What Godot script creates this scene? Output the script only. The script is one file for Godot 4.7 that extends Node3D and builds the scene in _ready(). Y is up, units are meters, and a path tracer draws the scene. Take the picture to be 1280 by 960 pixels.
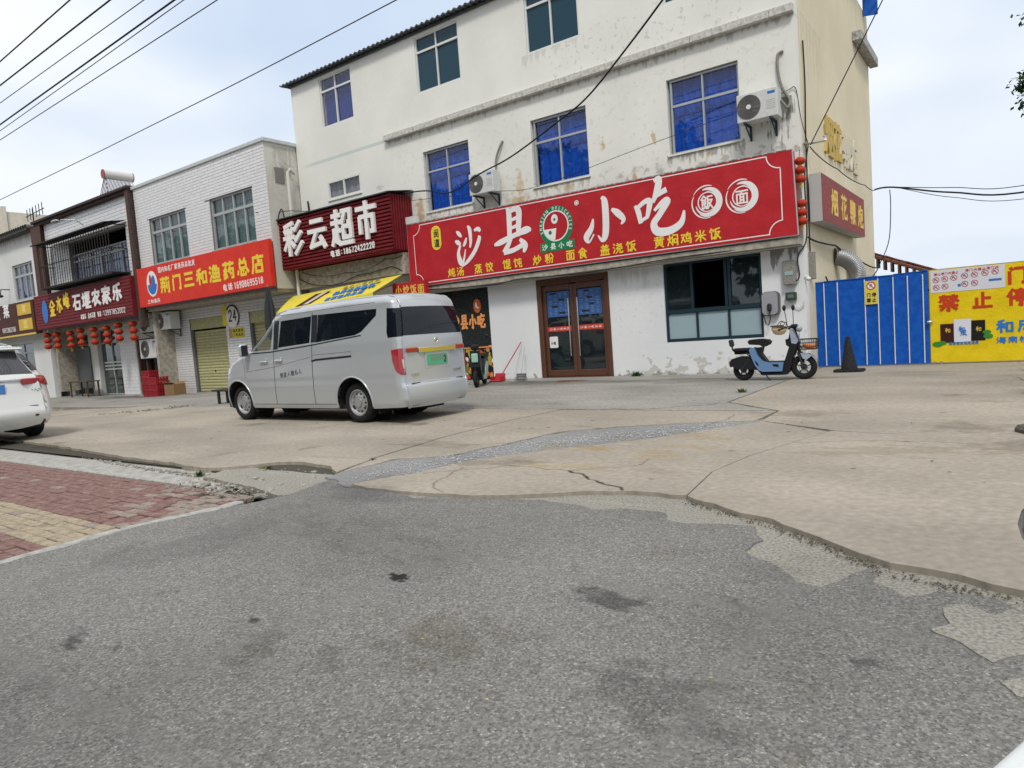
extends Node3D
# A row of small-town shops seen from the street: a three-storey eatery with a long red sign, a white-tiled
# shop, a farmhouse restaurant with lanterns, a silver van, an electric scooter, a blue hoarding.
# Facade of the eatery is the plane z = 0, x runs along the street, the camera stands at x = 0, z = 15.375.

const D := 15.375
var M := {}
var used := {}
var rng := RandomNumberGenerator.new()
var glyphs := {}

class MB:
	var st := SurfaceTool.new()
	var count := 0
	func _init() -> void:
		st.begin(Mesh.PRIMITIVE_TRIANGLES)
	func v(p: Vector3, n: Vector3, uv := Vector2.ZERO) -> void:
		st.set_normal(n)
		st.set_uv(uv)
		st.add_vertex(p)
	func tri(a: Vector3, b: Vector3, c: Vector3) -> void:
		var n := (b - a).cross(c - a)
		if n.length_squared() < 1e-16:
			return
		n = n.normalized()
		v(a, n, Vector2(a.x, a.y)); v(c, n, Vector2(c.x, c.y)); v(b, n, Vector2(b.x, b.y))
		count += 1
	func tris(a: Vector3, b: Vector3, c: Vector3, na: Vector3, nb: Vector3, nc: Vector3, ua := Vector2.ZERO, ub := Vector2.ZERO, uc := Vector2.ZERO) -> void:
		v(a, na, ua); v(c, nc, uc); v(b, nb, ub)
		count += 1
	func quad(a: Vector3, b: Vector3, c: Vector3, d: Vector3) -> void:
		tri(a, b, c); tri(a, c, d)
	func quv(a: Vector3, b: Vector3, c: Vector3, d: Vector3, ua: Vector2, ub: Vector2, uc: Vector2, ud: Vector2) -> void:
		var n := (b - a).cross(c - a).normalized()
		tris(a, b, c, n, n, n, ua, ub, uc); tris(a, c, d, n, n, n, ua, uc, ud)
	func box(c: Vector3, s: Vector3, b := Basis.IDENTITY) -> void:
		var p := []
		for i in 8:
			p.append(c + b * (Vector3(-1 if i & 1 == 0 else 1, -1 if i & 2 == 0 else 1, -1 if i & 4 == 0 else 1) * s * 0.5))
		quad(p[4], p[5], p[7], p[6]); quad(p[1], p[0], p[2], p[3]); quad(p[5], p[1], p[3], p[7])
		quad(p[0], p[4], p[6], p[2]); quad(p[6], p[7], p[3], p[2]); quad(p[0], p[1], p[5], p[4])
	func cbox(c: Vector3, s: Vector3, e := 0.01, b := Basis.IDENTITY) -> void:  # box with chamfered edges
		var h := s * 0.5
		e = minf(e, minf(h.x, minf(h.y, h.z)) * 0.9)
		var f := func(x: float, y: float, z: float) -> Vector3: return c + b * Vector3(x, y, z)
		var i := h - Vector3(e, e, e)
		for q in [-1.0, 1.0]:
			var ord := [[-1, -1], [1, -1], [1, 1], [-1, 1]] if q > 0 else [[-1, -1], [-1, 1], [1, 1], [1, -1]]
			var a := []; var bb := []; var cc := []
			for o in ord:
				a.append(f.call(o[0] * i.x, o[1] * i.y, q * h.z))
				bb.append(f.call(q * h.x, o[0] * i.y, o[1] * i.z))
				cc.append(f.call(o[1] * i.x, q * h.y, o[0] * i.z))
			quad(a[0], a[1], a[2], a[3]); quad(bb[0], bb[1], bb[2], bb[3]); quad(cc[0], cc[1], cc[2], cc[3])
		for sx in [-1.0, 1.0]:
			for sy in [-1.0, 1.0]:
				var k: bool = sx * sy > 0
				var e1 := [f.call(sx * h.x, sy * i.y, -i.z), f.call(sx * i.x, sy * h.y, -i.z), f.call(sx * i.x, sy * h.y, i.z), f.call(sx * h.x, sy * i.y, i.z)]
				var e2 := [f.call(-i.x, sx * h.y, sy * i.z), f.call(-i.x, sx * i.y, sy * h.z), f.call(i.x, sx * i.y, sy * h.z), f.call(i.x, sx * h.y, sy * i.z)]
				var e3 := [f.call(sy * i.x, -i.y, sx * h.z), f.call(sy * h.x, -i.y, sx * i.z), f.call(sy * h.x, i.y, sx * i.z), f.call(sy * i.x, i.y, sx * h.z)]
				for e4 in [e1, e2, e3]:
					if k: quad(e4[0], e4[1], e4[2], e4[3])
					else: quad(e4[3], e4[2], e4[1], e4[0])
				for sz in [-1.0, 1.0]:
					var t := [f.call(sx * h.x, sy * i.y, sz * i.z), f.call(sx * i.x, sy * h.y, sz * i.z), f.call(sx * i.x, sy * i.y, sz * h.z)]
					if sx * sy * sz > 0: tri(t[0], t[1], t[2])
					else: tri(t[2], t[1], t[0])
	func tube(pts: Array, r: float, n := 6, r_end := -1.0, caps := true) -> void:
		var rings := []
		var up := Vector3.UP
		for i in pts.size():
			var d: Vector3 = (pts[mini(i + 1, pts.size() - 1)] - pts[maxi(i - 1, 0)]).normalized()
			if absf(d.dot(up)) > 0.95: up = Vector3.RIGHT if absf(d.x) < 0.9 else Vector3.FORWARD
			var s := d.cross(up).normalized()
			var t := s.cross(d).normalized()
			up = t
			var rr := r if r_end < 0 else lerpf(r, r_end, float(i) / (pts.size() - 1))
			var ring := []
			for k in n:
				var a := TAU * k / n
				var nn := s * cos(a) + t * sin(a)
				ring.append([pts[i] + nn * rr, nn])
			rings.append(ring)
		for i in pts.size() - 1:
			for k in n:
				var k2 := (k + 1) % n
				var a: Array = rings[i][k]; var b: Array = rings[i][k2]; var c: Array = rings[i + 1][k2]; var d2: Array = rings[i + 1][k]
				tris(a[0], c[0], b[0], a[1], c[1], b[1]); tris(a[0], d2[0], c[0], a[1], d2[1], c[1])
		if caps:
			for k in range(1, n - 1):
				tri(rings[0][0][0], rings[0][k][0], rings[0][k + 1][0])
				var L: Array = rings[-1]
				tri(L[0][0], L[k + 1][0], L[k][0])
	func cyl(a: Vector3, b: Vector3, r: float, n := 12, r2 := -1.0) -> void:
		tube([a, b], r, n, r2)
	func lathe(prof: Array, c: Vector3, b := Basis.IDENTITY, n := 16) -> void:  # profile of (radius, height)
		for i in prof.size() - 1:
			var p: Vector2 = prof[i]; var q: Vector2 = prof[i + 1]
			var dn := Vector2(q.y - p.y, -(q.x - p.x)).normalized()
			for k in n:
				var a0 := TAU * k / n; var a1 := TAU * (k + 1) / n
				var d0 := Vector3(cos(a0), 0, -sin(a0)); var d1 := Vector3(cos(a1), 0, -sin(a1))
				var A := c + b * (d0 * p.x + Vector3.UP * p.y); var B := c + b * (d1 * p.x + Vector3.UP * p.y)
				var C := c + b * (d1 * q.x + Vector3.UP * q.y); var E := c + b * (d0 * q.x + Vector3.UP * q.y)
				var n0 := b * (d0 * dn.x + Vector3.UP * dn.y); var n1 := b * (d1 * dn.x + Vector3.UP * dn.y)
				if p.x > 1e-5: tris(A, B, C, n0, n1, n1)
				if q.x > 1e-5: tris(A, C, E, n0, n1, n0)
	func ball(c: Vector3, r: Vector3, n := 14, m := 9, b := Basis.IDENTITY) -> void:
		var f := func(i: int, k: int) -> Array:
			var th := PI * i / m; var ph := TAU * k / n
			var d := Vector3(sin(th) * cos(ph), cos(th), -sin(th) * sin(ph))
			return [c + b * (d * r), (b * (d / r)).normalized()]
		for i in m:
			for k in n:
				var a: Array = f.call(i + 1, k); var b2: Array = f.call(i + 1, k + 1); var c2: Array = f.call(i, k + 1); var d2: Array = f.call(i, k)
				if i < m - 1: tris(a[0], b2[0], c2[0], a[1], b2[1], c2[1])
				if i > 0: tris(a[0], c2[0], d2[0], a[1], c2[1], d2[1])
	func torus(c: Vector3, R: float, r: float, b := Basis.IDENTITY, n := 24, m := 8) -> void:  # axis = b.y
		for i in n:
			for k in m:
				var q := []
				for o in [[0, 0], [1, 0], [1, 1], [0, 1]]:
					var a = TAU * (i + o[0]) / n; var e = TAU * (k + o[1]) / m
					var d := Vector3(cos(a), 0, -sin(a))
					q.append([c + b * (d * (R + r * cos(e)) + Vector3.UP * r * sin(e)), b * (d * cos(e) + Vector3.UP * sin(e))])
				tris(q[0][0], q[1][0], q[2][0], q[0][1], q[1][1], q[2][1]); tris(q[0][0], q[2][0], q[3][0], q[0][1], q[2][1], q[3][1])
	func prism(poly: PackedVector2Array, z0: float, z1: float, t := Transform3D.IDENTITY) -> void:  # polygon in xy, extruded z0 (back) to z1 (front)
		if Geometry2D.is_polygon_clockwise(poly):
			poly = poly.duplicate(); poly.reverse()
		var f := func(p: Vector2, z: float) -> Vector3: return t * Vector3(p.x, p.y, z)
		var idx := Geometry2D.triangulate_polygon(poly)
		for i in range(0, idx.size(), 3):
			var a := poly[idx[i]]; var b := poly[idx[i + 1]]; var c := poly[idx[i + 2]]
			if (b - a).cross(c - a) < 0:
				var s := b; b = c; c = s
			tri(f.call(a, z1), f.call(b, z1), f.call(c, z1))
			tri(f.call(a, z0), f.call(c, z0), f.call(b, z0))
		for i in poly.size():
			var a := poly[i]; var b := poly[(i + 1) % poly.size()]
			quad(f.call(a, z0), f.call(b, z0), f.call(b, z1), f.call(a, z1))
	func flat(poly: PackedVector2Array, z: float, t := Transform3D.IDENTITY) -> void:
		var idx := Geometry2D.triangulate_polygon(poly)
		for i in range(0, idx.size(), 3):
			var a := poly[idx[i]]; var b := poly[idx[i + 1]]; var c := poly[idx[i + 2]]
			if (b - a).cross(c - a) < 0:
				var s := b; b = c; c = s
			tri(t * Vector3(a.x, a.y, z), t * Vector3(b.x, b.y, z), t * Vector3(c.x, c.y, z))

func numbered(s: String) -> String:
	used[s] = used.get(s, -1) + 1
	return s if used[s] == 0 else "%s_%03d" % [s, used[s]]

func thing(nm: String, label: String, category: String, at := Vector3.ZERO, group := "") -> Node3D:
	var o := Node3D.new()
	o.name = numbered(nm)
	add_child(o)
	o.position = at
	tag(o, label, category, group)
	return o

func tag(o: Node, label: String, category: String, group := "") -> void:
	o.set_meta("label", label)
	o.set_meta("category", category)
	if group: o.set_meta("group", group)

# one mesh; the builder's points are in world space when `world` is true, else in the thing's own space
func part(nm: String, mb, mat: Material, parent: Node3D = self, world := true) -> MeshInstance3D:
	var o := MeshInstance3D.new()
	o.name = numbered(nm) if parent == self else nm
	o.mesh = mb.st.commit() if mb is MB else mb
	o.material_override = mat
	parent.add_child(o, true)
	if world and parent != self:
		var off := Vector3.ZERO
		var p: Node = parent
		while p != self:
			off += (p as Node3D).position
			p = p.get_parent()
		o.position = -off
	return o

func structure(nm: String, mb, mat: Material) -> MeshInstance3D:
	var o := part(nm, mb, mat)
	o.set_meta("kind", "structure")
	return o

func copy_of(root: Node3D, nm: String, at: Vector3, turn := 0.0, label := "") -> Node3D:
	var r: Node3D = root.duplicate()
	r.name = numbered(nm)
	add_child(r)
	r.position = at
	r.rotation.y = turn
	if label: r.set_meta("label", label)
	return r

func V2(a: Array) -> PackedVector2Array:
	var p := PackedVector2Array()
	for i in range(0, a.size(), 2):
		p.append(Vector2(a[i], a[i + 1]))
	return p

func rect2(x0: float, y0: float, x1: float, y1: float) -> PackedVector2Array:
	return PackedVector2Array([Vector2(x0, y0), Vector2(x1, y0), Vector2(x1, y1), Vector2(x0, y1)])

func disc(c: Vector2, r: float, n := 28, ry := -1.0) -> PackedVector2Array:
	var p := PackedVector2Array()
	for i in n:
		p.append(c + Vector2(cos(TAU * i / n) * r, sin(TAU * i / n) * (r if ry < 0 else ry)))
	return p

func rounded(x0: float, y0: float, x1: float, y1: float, r: float, n := 4) -> PackedVector2Array:
	var p := PackedVector2Array()
	for k in 4:
		var c := Vector2(x1 - r if k == 0 or k == 3 else x0 + r, y1 - r if k < 2 else y0 + r)
		for i in n + 1:
			var a := PI / 2 * (k + float(i) / n)
			p.append(c + Vector2(cos(a), sin(a)) * r)
	return p

# ---------------------------------------------------------------- materials
func lin(r: float, g: float, b: float) -> Color:
	return Color(r, g, b).linear_to_srgb()

func plain(key: String, c: Color, rough := 0.7, metal := 0.0) -> StandardMaterial3D:
	var m := StandardMaterial3D.new()
	m.resource_name = key
	m.albedo_color = c
	m.roughness = rough
	m.metallic = metal
	if rough > 0.45 and metal == 0.0: m.metallic_specular = 0.3
	M[key] = m
	return m

func noise_tex(seed_: int, freq: float, size := 512, oct := 5, ramp: Gradient = null, kind := FastNoiseLite.TYPE_SIMPLEX_SMOOTH) -> NoiseTexture2D:
	var n := FastNoiseLite.new()
	n.seed = seed_
	n.noise_type = kind
	n.frequency = freq
	n.fractal_octaves = oct
	var t := NoiseTexture2D.new()
	t.width = size
	t.height = size
	t.seamless = true
	t.noise = n
	t.normalize = true
	if ramp: t.color_ramp = ramp
	return t

func relief_tex(i: int) -> NoiseTexture2D:  # shared by all rough surfaces
	if not M.has("relief_%d" % i): M["relief_%d" % i] = noise_tex(77 + i, [0.045, 0.075, 0.05][i], 512, 6)
	return M["relief_%d" % i]

func ramp(list: Array) -> Gradient:  # [offset, colour, offset, colour ...]
	var g := Gradient.new()
	var o := PackedFloat32Array()
	var c := PackedColorArray()
	for i in range(0, list.size(), 2):
		o.append(list[i]); c.append(list[i + 1])
	g.offsets = o
	g.colors = c
	return g

# a mottled, slightly rough surface: colours in a noise ramp, tiled in world space every `metres`
func mottled(key: String, list: Array, metres: float, rough := 0.85, relief := 0.0, freq := 0.012, seed_ := 1) -> StandardMaterial3D:
	var m := plain(key, Color.WHITE, rough)
	m.albedo_texture = noise_tex(seed_, freq, 512, 6, ramp(list))
	m.uv1_triplanar = true
	m.uv1_world_triplanar = true
	m.uv1_scale = Vector3.ONE / metres
	if relief > 0.0:
		m.heightmap_enabled = true
		m.heightmap_scale = relief
		m.heightmap_texture = relief_tex(0 if freq < 0.025 else 1)
	return m

func glass(key: String, c: Color, alpha: float, rough := 0.02) -> StandardMaterial3D:
	var m := plain(key, c, rough)
	m.albedo_color.a = alpha
	m.transparency = BaseMaterial3D.TRANSPARENCY_ALPHA
	m.metallic_specular = 0.6
	return m

# ---------------------------------------------------------------- lettering: every character is a list of pen strokes on a 100 x 100 square, y down
const RADICAL := {
	"cao": "5 14 95 14; 30 3 30 26; 68 3 68 26",
	"shui": "8 10 20 20; 4 38 16 46; 6 92 22 60",
	"huo": "8 30 12 48; 38 26 32 42; 24 6 24 50 4 94; 26 56 42 82",
	"shi": "22 4 6 34; 18 18 42 18 36 32; 22 32 22 90 42 78",
	"mu": "4 28 40 28; 22 4 22 96; 20 32 4 66; 24 36 40 54",
}
const STROKES := {
	"三": "12 15 88 15; 18 48 82 48; 5 85 95 85",
	"门": "18 8 28 20; 14 28 14 95; 38 12 86 12 86 90 72 88",
	"和": "46 8 12 18; 5 36 54 36; 29 14 29 95; 26 40 6 70; 32 42 52 62; 62 28 62 90; 62 28 93 28 93 90; 62 84 93 84",
	"荆": "@cao; 8 36 56 36; 5 60 60 60; 20 38 20 65 8 95; 44 38 44 95; 70 38 70 75; 90 32 90 95 78 92",
	"渔": "@shui; 48 4 34 24; 46 12 70 12 60 26; 36 28 36 72; 36 28 88 28 88 72; 62 28 62 72; 36 50 88 50; 36 72 88 72; 28 92 98 92",
	"药": "@cao; 30 32 14 50 34 50 12 72 36 70; 8 92 40 84; 62 32 50 56; 56 44 90 44 88 90 74 90; 62 58 72 72",
	"总": "28 4 38 18; 70 4 60 18; 26 24 26 54; 26 24 76 24 76 54; 26 54 76 54; 14 66 8 86; 34 62 34 90 70 90 74 78; 48 60 56 74; 82 62 94 80",
	"店": "50 2 50 12; 14 14 94 14; 16 14 14 60 4 96; 54 22 54 52; 54 36 84 36; 34 54 34 94; 34 54 82 54 82 94; 34 90 82 90",
	"电": "20 18 20 70; 20 18 80 18 80 70; 20 44 80 44; 20 70 80 70; 50 4 50 92 92 92 92 80",
	"话": "10 8 22 20; 4 38 22 38 20 88 32 76; 84 6 46 16; 36 36 98 36; 66 14 66 58; 46 60 46 94; 46 60 88 60 88 94; 46 90 88 90",
	"彩": "52 6 10 14; 10 23 18 35; 28 21 32 34; 52 19 43 36; 4 46 58 46; 30 38 30 97; 28 50 5 79; 33 52 56 74; 90 6 62 27; 94 36 64 58; 97 65 60 95",
	"云": "20 12 80 12; 4 42 96 42; 48 44 16 88 84 80; 66 62 90 96",
	"超": "8 18 46 18; 27 4 27 36; 4 36 50 36; 28 36 28 84; 28 58 46 58; 14 52 14 74 4 94; 10 78 40 92 98 92; 54 10 92 10 90 40 80 40; 70 12 52 42; 58 50 58 80; 58 50 92 50 92 80; 58 78 92 78",
	"市": "50 2 50 14; 6 18 94 18; 50 18 50 98; 20 40 20 82; 20 40 80 40 80 80 68 80",
	"石": "6 12 94 12; 42 14 26 50 6 72; 30 50 30 94; 30 50 84 50 84 94; 30 90 84 90",
	"堰": "4 34 34 34; 18 10 18 76; 2 82 36 74; 42 10 96 10; 44 10 44 94 98 94; 56 20 56 48; 56 20 84 20 84 48; 56 34 84 34; 56 48 84 48; 66 54 58 84; 82 64 60 86; 50 66 94 66",
	"农": "14 22 14 34; 14 22 88 22 82 36; 52 4 40 44 6 72; 32 52 32 92 52 80; 46 40 60 70 96 92; 84 40 62 58",
	"家": "50 2 50 12; 10 16 10 30; 10 16 90 16 88 30; 24 34 78 34; 50 34 10 60; 38 46 56 64 54 96 42 92; 46 58 8 78; 52 70 10 96; 84 46 60 58; 58 58 94 90",
	"乐": "84 8 24 20 18 48 90 48; 54 26 54 94 42 88; 28 62 10 88; 74 60 92 86",
	"金": "50 4 6 42; 50 4 94 42; 28 44 72 44; 16 62 84 62; 50 44 50 92; 28 70 36 86; 72 70 64 86; 6 94 94 94",
	"水": "50 4 50 96 38 90; 10 30 40 30 8 82; 86 20 58 44; 56 42 94 84",
	"峰": "18 14 18 70; 4 34 4 72 32 72; 32 34 32 74; 62 4 42 34; 56 14 86 14 40 50; 54 24 94 48; 46 58 90 58; 48 70 88 70; 38 84 98 84; 68 50 68 98",
	"菜": "@cao; 84 28 20 34; 20 40 28 50; 46 38 50 50; 80 38 70 52; 6 60 94 60; 50 50 50 98; 48 62 8 92; 52 62 92 92",
	"沙": "@shui; 64 4 64 60; 46 20 36 50; 78 18 94 44; 88 48 30 96",
	"县": "28 6 28 60; 28 6 74 6 74 60; 28 24 74 24; 28 42 74 42; 4 62 96 62; 46 64 20 92 80 86; 66 74 86 96",
	"小": "50 4 50 94 36 88; 24 34 6 70; 74 34 94 68",
	"吃": "6 24 6 72; 6 24 32 24 32 72; 6 70 32 70; 56 4 40 36; 50 18 94 18; 46 42 84 42 42 78 50 92 90 92 94 74",
	"飯": "26 2 4 28; 26 2 46 22; 14 30 38 30 38 58; 14 44 38 44; 14 58 38 58; 14 30 14 92 34 84; 30 66 44 90; 54 10 94 8; 58 10 56 60 46 94; 60 34 90 34 56 94; 62 48 96 94",
	"面": "5 10 95 10; 50 12 42 28; 12 30 12 94; 12 30 88 30 88 94; 12 90 88 90; 38 30 38 88; 62 30 62 88; 38 50 62 50; 38 70 62 70",
	"炖": "@huo; 46 22 96 16; 52 36 52 60 90 60; 90 34 90 64; 70 6 70 90 98 90 98 76",
	"汤": "@shui; 40 12 84 12 38 48 92 46 86 94 70 90; 58 50 32 76; 76 50 44 94",
	"蒸": "6 12 94 12; 32 3 32 22; 68 3 68 22; 34 28 72 28 52 42; 52 38 52 68 42 66; 10 42 34 42 8 66; 86 36 60 50; 56 46 94 68; 16 76 84 76; 14 84 6 98; 36 84 38 96; 60 84 64 96; 82 84 94 98",
	"饺": "@shi; 70 2 72 16; 46 20 98 20; 60 28 46 48; 82 28 96 46; 88 44 46 96; 54 48 96 96",
	"馄": "@shi; 52 6 52 44; 52 6 90 6 90 44; 52 25 90 25; 52 44 90 44; 52 52 52 94 66 86; 52 70 68 70; 76 52 76 92 98 92 98 80; 94 58 78 70",
	"饨": "@shi; 48 22 98 16; 54 36 54 60 92 60; 92 34 92 64; 72 6 72 90 99 90 99 76",
	"炒": "@huo; 70 4 70 60; 54 22 46 50; 84 22 96 46; 92 50 40 96",
	"粉": "8 16 14 32; 38 12 32 30; 4 40 44 40; 24 6 24 96; 22 44 4 76; 26 44 44 68; 62 6 46 44; 76 6 98 42; 52 50 88 50 84 92 70 90; 66 52 46 96",
	"食": "50 2 6 38; 50 2 94 38; 46 20 54 28; 26 36 74 36 74 64; 26 50 74 50; 26 64 74 64; 26 36 26 94 48 84; 44 66 92 96; 84 70 62 80",
	"盖": "32 2 38 14; 68 2 60 14; 12 18 88 18; 20 32 80 32; 4 48 96 48; 50 18 50 48; 16 60 16 92; 16 60 84 60 84 92; 38 60 38 92; 62 60 62 92; 3 94 97 94",
	"浇": "@shui; 34 24 92 16; 50 6 60 36 94 44; 86 28 40 48; 34 56 96 56; 54 58 50 78 30 96; 72 58 72 92 97 92 97 78",
	"饭": "@shi; 92 6 54 14; 56 14 54 60 44 94; 58 36 90 36 54 94; 60 48 97 94",
	"黄": "8 12 92 12; 34 3 34 28; 66 3 66 28; 4 30 96 30; 20 42 20 74; 20 42 80 42 80 74; 20 58 80 58; 20 74 80 74; 50 30 50 74; 36 80 10 97; 64 80 90 97",
	"焖": "@huo; 54 4 60 12; 50 18 50 96; 64 10 96 10 96 94 88 92; 58 46 54 66; 66 42 66 74 84 74 86 64; 72 38 76 48; 88 42 92 56",
	"鸡": "4 20 36 20 4 84; 10 36 40 82; 66 2 58 16; 50 18 50 58; 50 18 86 18 84 46 74 46; 62 28 70 36; 50 58 92 58 90 92 78 92; 46 76 80 76",
	"米": "16 12 28 34; 84 10 70 34; 4 46 96 46; 50 2 50 98; 46 50 8 88; 54 50 94 88",
	"禁": "4 14 46 14; 26 3 26 50; 24 18 4 44; 28 20 46 38; 54 14 96 14; 74 3 74 50; 72 18 52 44; 76 20 98 44; 24 56 76 56; 4 68 96 68; 50 68 50 96 40 92; 28 76 10 94; 70 76 90 92",
	"止": "52 6 52 90; 52 40 88 40; 22 38 22 90; 4 92 96 92",
	"停": "28 4 4 46; 18 32 18 97; 64 2 64 12; 36 14 98 14; 46 22 46 38; 46 22 86 22 86 38; 46 38 86 38; 34 48 34 60; 34 48 98 48 96 60; 44 66 90 66; 67 66 67 96 56 92",
	"成": "12 24 96 24; 14 24 14 60 4 96; 16 48 42 48 40 80 30 78; 54 4 62 60 94 94 96 76; 86 42 46 90; 74 6 86 16",
	"海": "@shui; 50 4 36 30; 44 16 94 16; 46 30 40 78; 46 30 88 30 84 92 70 92; 30 56 98 56; 40 78 88 78; 62 36 68 48; 60 60 66 72",
	"南": "10 16 90 16; 50 3 50 30; 12 32 12 96; 12 32 88 32 88 92 78 92; 38 38 42 48; 62 38 58 48; 28 52 72 52; 26 68 74 68; 50 52 50 90",
	"植": "@mu; 48 16 96 16; 72 4 70 28; 54 28 54 88; 54 28 88 28 88 88; 54 44 88 44; 54 60 88 60; 54 76 88 76; 42 90 99 90",
	"青": "16 12 84 12; 20 26 80 26; 6 40 94 40; 50 3 50 40; 26 52 26 96; 26 52 76 52 76 92 66 92; 26 66 76 66; 26 80 76 80",
	"烟": "@huo; 48 10 48 96; 48 10 94 10 94 96; 48 92 94 92; 56 38 88 38; 72 20 70 50 54 82; 72 54 88 80",
	"花": "@cao; 32 30 8 64; 22 48 22 98; 84 38 52 66; 54 30 54 90 94 90 94 74",
	"鞭": "6 14 42 14; 14 4 14 26; 34 4 34 26; 14 26 34 26; 8 36 8 56; 8 36 40 36 40 56; 8 56 40 56; 24 26 24 98; 4 74 44 74; 60 4 48 40; 54 28 54 98; 62 12 98 12; 66 24 66 60; 66 24 94 24 94 60; 66 42 94 42; 66 60 94 60; 80 12 76 70 60 96; 66 66 98 96",
	"炮": "@huo; 58 4 44 34; 54 20 92 20 88 60 76 58; 52 40 74 40 74 62; 52 62 74 62; 52 40 52 92 96 92 96 76",
	"国": "10 8 10 96; 10 8 90 8 90 96; 10 92 90 92; 26 26 74 26; 30 48 70 48; 24 74 76 74; 50 26 50 74",
	"内": "14 26 14 96; 14 26 86 26 86 92 74 90; 50 4 50 40 24 76; 52 46 74 72",
	"知": "20 4 6 34; 14 22 50 22; 4 48 54 48; 30 22 28 56 4 92; 32 58 52 84; 62 24 62 86; 62 24 94 24 94 86; 62 82 94 82",
	"名": "48 3 14 40; 42 16 78 16 6 74; 30 32 46 48; 36 60 36 96; 36 58 84 58 84 96; 36 92 84 92",
	"厂": "14 12 94 12; 16 12 14 60 4 96",
	"批": "4 26 36 26; 22 4 22 92 10 88; 4 60 38 50; 46 8 46 92 62 82; 46 42 62 42; 74 8 74 90 97 90 97 76; 94 32 76 44",
	"发": "24 6 18 34 92 34; 44 4 34 48 6 94; 32 52 78 52 22 96; 38 60 92 96; 70 6 84 20",
	"闽": "18 4 26 14; 12 22 12 96; 36 8 88 8 88 92 76 90; 30 34 30 60; 30 34 70 34 70 60; 30 60 70 60; 50 22 50 80; 24 82 72 78",
	"道": "8 10 18 22; 4 40 20 40 20 78; 4 84 24 78 40 92 98 92; 46 2 52 12; 80 2 72 12; 32 18 96 18; 62 18 58 30; 44 30 44 78; 44 30 86 30 86 78; 44 46 86 46; 44 62 86 62; 44 78 86 78",
	"核": "@mu; 70 2 72 14; 46 18 98 18; 66 20 48 46 80 42; 88 38 44 92; 72 66 96 94",
	"定": "50 2 50 12; 10 16 10 32; 10 16 90 16 90 32; 24 38 78 38; 50 38 50 88; 50 60 76 60; 28 54 22 76 6 96; 20 74 46 92 96 92",
	"人": "50 4 44 50 6 94; 48 44 94 94",
	"数": "26 4 26 48; 6 26 46 26; 10 8 16 20; 42 6 36 18; 24 28 6 46; 28 28 46 42; 22 50 14 74 38 94; 40 58 8 94; 4 64 46 64; 64 4 52 44; 60 26 98 26; 84 28 76 64 48 96; 60 34 72 70 98 96",
	"0": "30 8 70 8 84 26 84 74 70 92 30 92 16 74 16 26 30 8",
	"1": "30 22 54 8 54 92",
	"2": "16 26 30 8 70 8 84 24 84 40 16 92 86 92",
	"3": "18 20 32 8 70 8 82 24 78 44 46 48; 78 50 84 76 70 92 30 92 16 80",
	"4": "62 92 62 8 12 66 90 66",
	"5": "80 8 24 8 20 46 66 42 84 60 80 84 64 92 28 92 16 82",
	"6": "76 10 40 8 18 36 18 76 34 92 68 92 84 74 78 50 40 46 20 60",
	"7": "14 8 86 8 44 92",
	"8": "50 8 76 14 76 40 50 48 22 40 22 14 50 8; 50 48 84 58 84 84 50 92 16 84 16 58 50 48",
	"9": "80 40 56 54 24 48 16 26 32 8 68 8 82 24 82 64 62 92 26 92",
	":": "46 28 54 28; 46 72 54 72",
	"-": "20 50 80 50",
	"P": "20 5 20 95; 20 8 70 8 82 28 70 50 20 50",
}
# brush lettering: x, y and the width of the brush at each point
const BRUSH := {
	"沙": [[10, 10, 3, 18, 17, 9, 27, 26, 4], [3, 34, 3, 12, 38, 10, 22, 45, 5], [21, 46, 5, 12, 66, 8, 17, 88, 12, 24, 96, 4, 30, 82, 5, 38, 58, 2], [50, 2, 4, 57, 12, 9, 58, 40, 7, 54, 56, 4], [44, 30, 3, 38, 42, 7, 31, 50, 4], [72, 16, 4, 86, 14, 9, 93, 21, 5], [84, 32, 3, 88, 38, 9, 70, 66, 9, 44, 88, 8, 22, 100, 2]],
	"县": [[40, 0, 4, 46, 10, 10, 44, 60, 9], [44, 9, 7, 62, 4, 9, 72, 10, 11, 69, 40, 10, 66, 60, 6], [46, 26, 5, 66, 22, 6], [46, 42, 5, 66, 38, 6], [2, 70, 4, 20, 66, 10, 60, 56, 8, 88, 50, 12, 100, 52, 4], [48, 62, 6, 36, 78, 9, 26, 88, 8], [26, 88, 9, 52, 86, 8, 84, 76, 8], [70, 66, 5, 82, 80, 11, 78, 94, 4]],
	"小": [[46, 2, 5, 54, 14, 12, 54, 62, 13, 50, 88, 12, 42, 96, 7, 32, 84, 2], [22, 46, 3, 16, 66, 10, 2, 84, 12, 8, 96, 4, 22, 80, 3], [70, 32, 5, 84, 42, 12, 98, 58, 9, 92, 68, 3]],
	"吃": [[4, 42, 4, 10, 52, 8, 14, 74, 6], [10, 46, 6, 24, 38, 7, 34, 40, 9, 28, 64, 6], [14, 70, 5, 30, 64, 5], [44, 6, 5, 54, 4, 9, 50, 22, 10, 40, 42, 5], [40, 36, 4, 56, 28, 7, 68, 24, 8], [42, 56, 4, 60, 44, 8, 68, 44, 10, 52, 64, 9, 40, 78, 10, 46, 92, 12, 70, 94, 11, 92, 84, 9, 99, 64, 3]],
}

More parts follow.
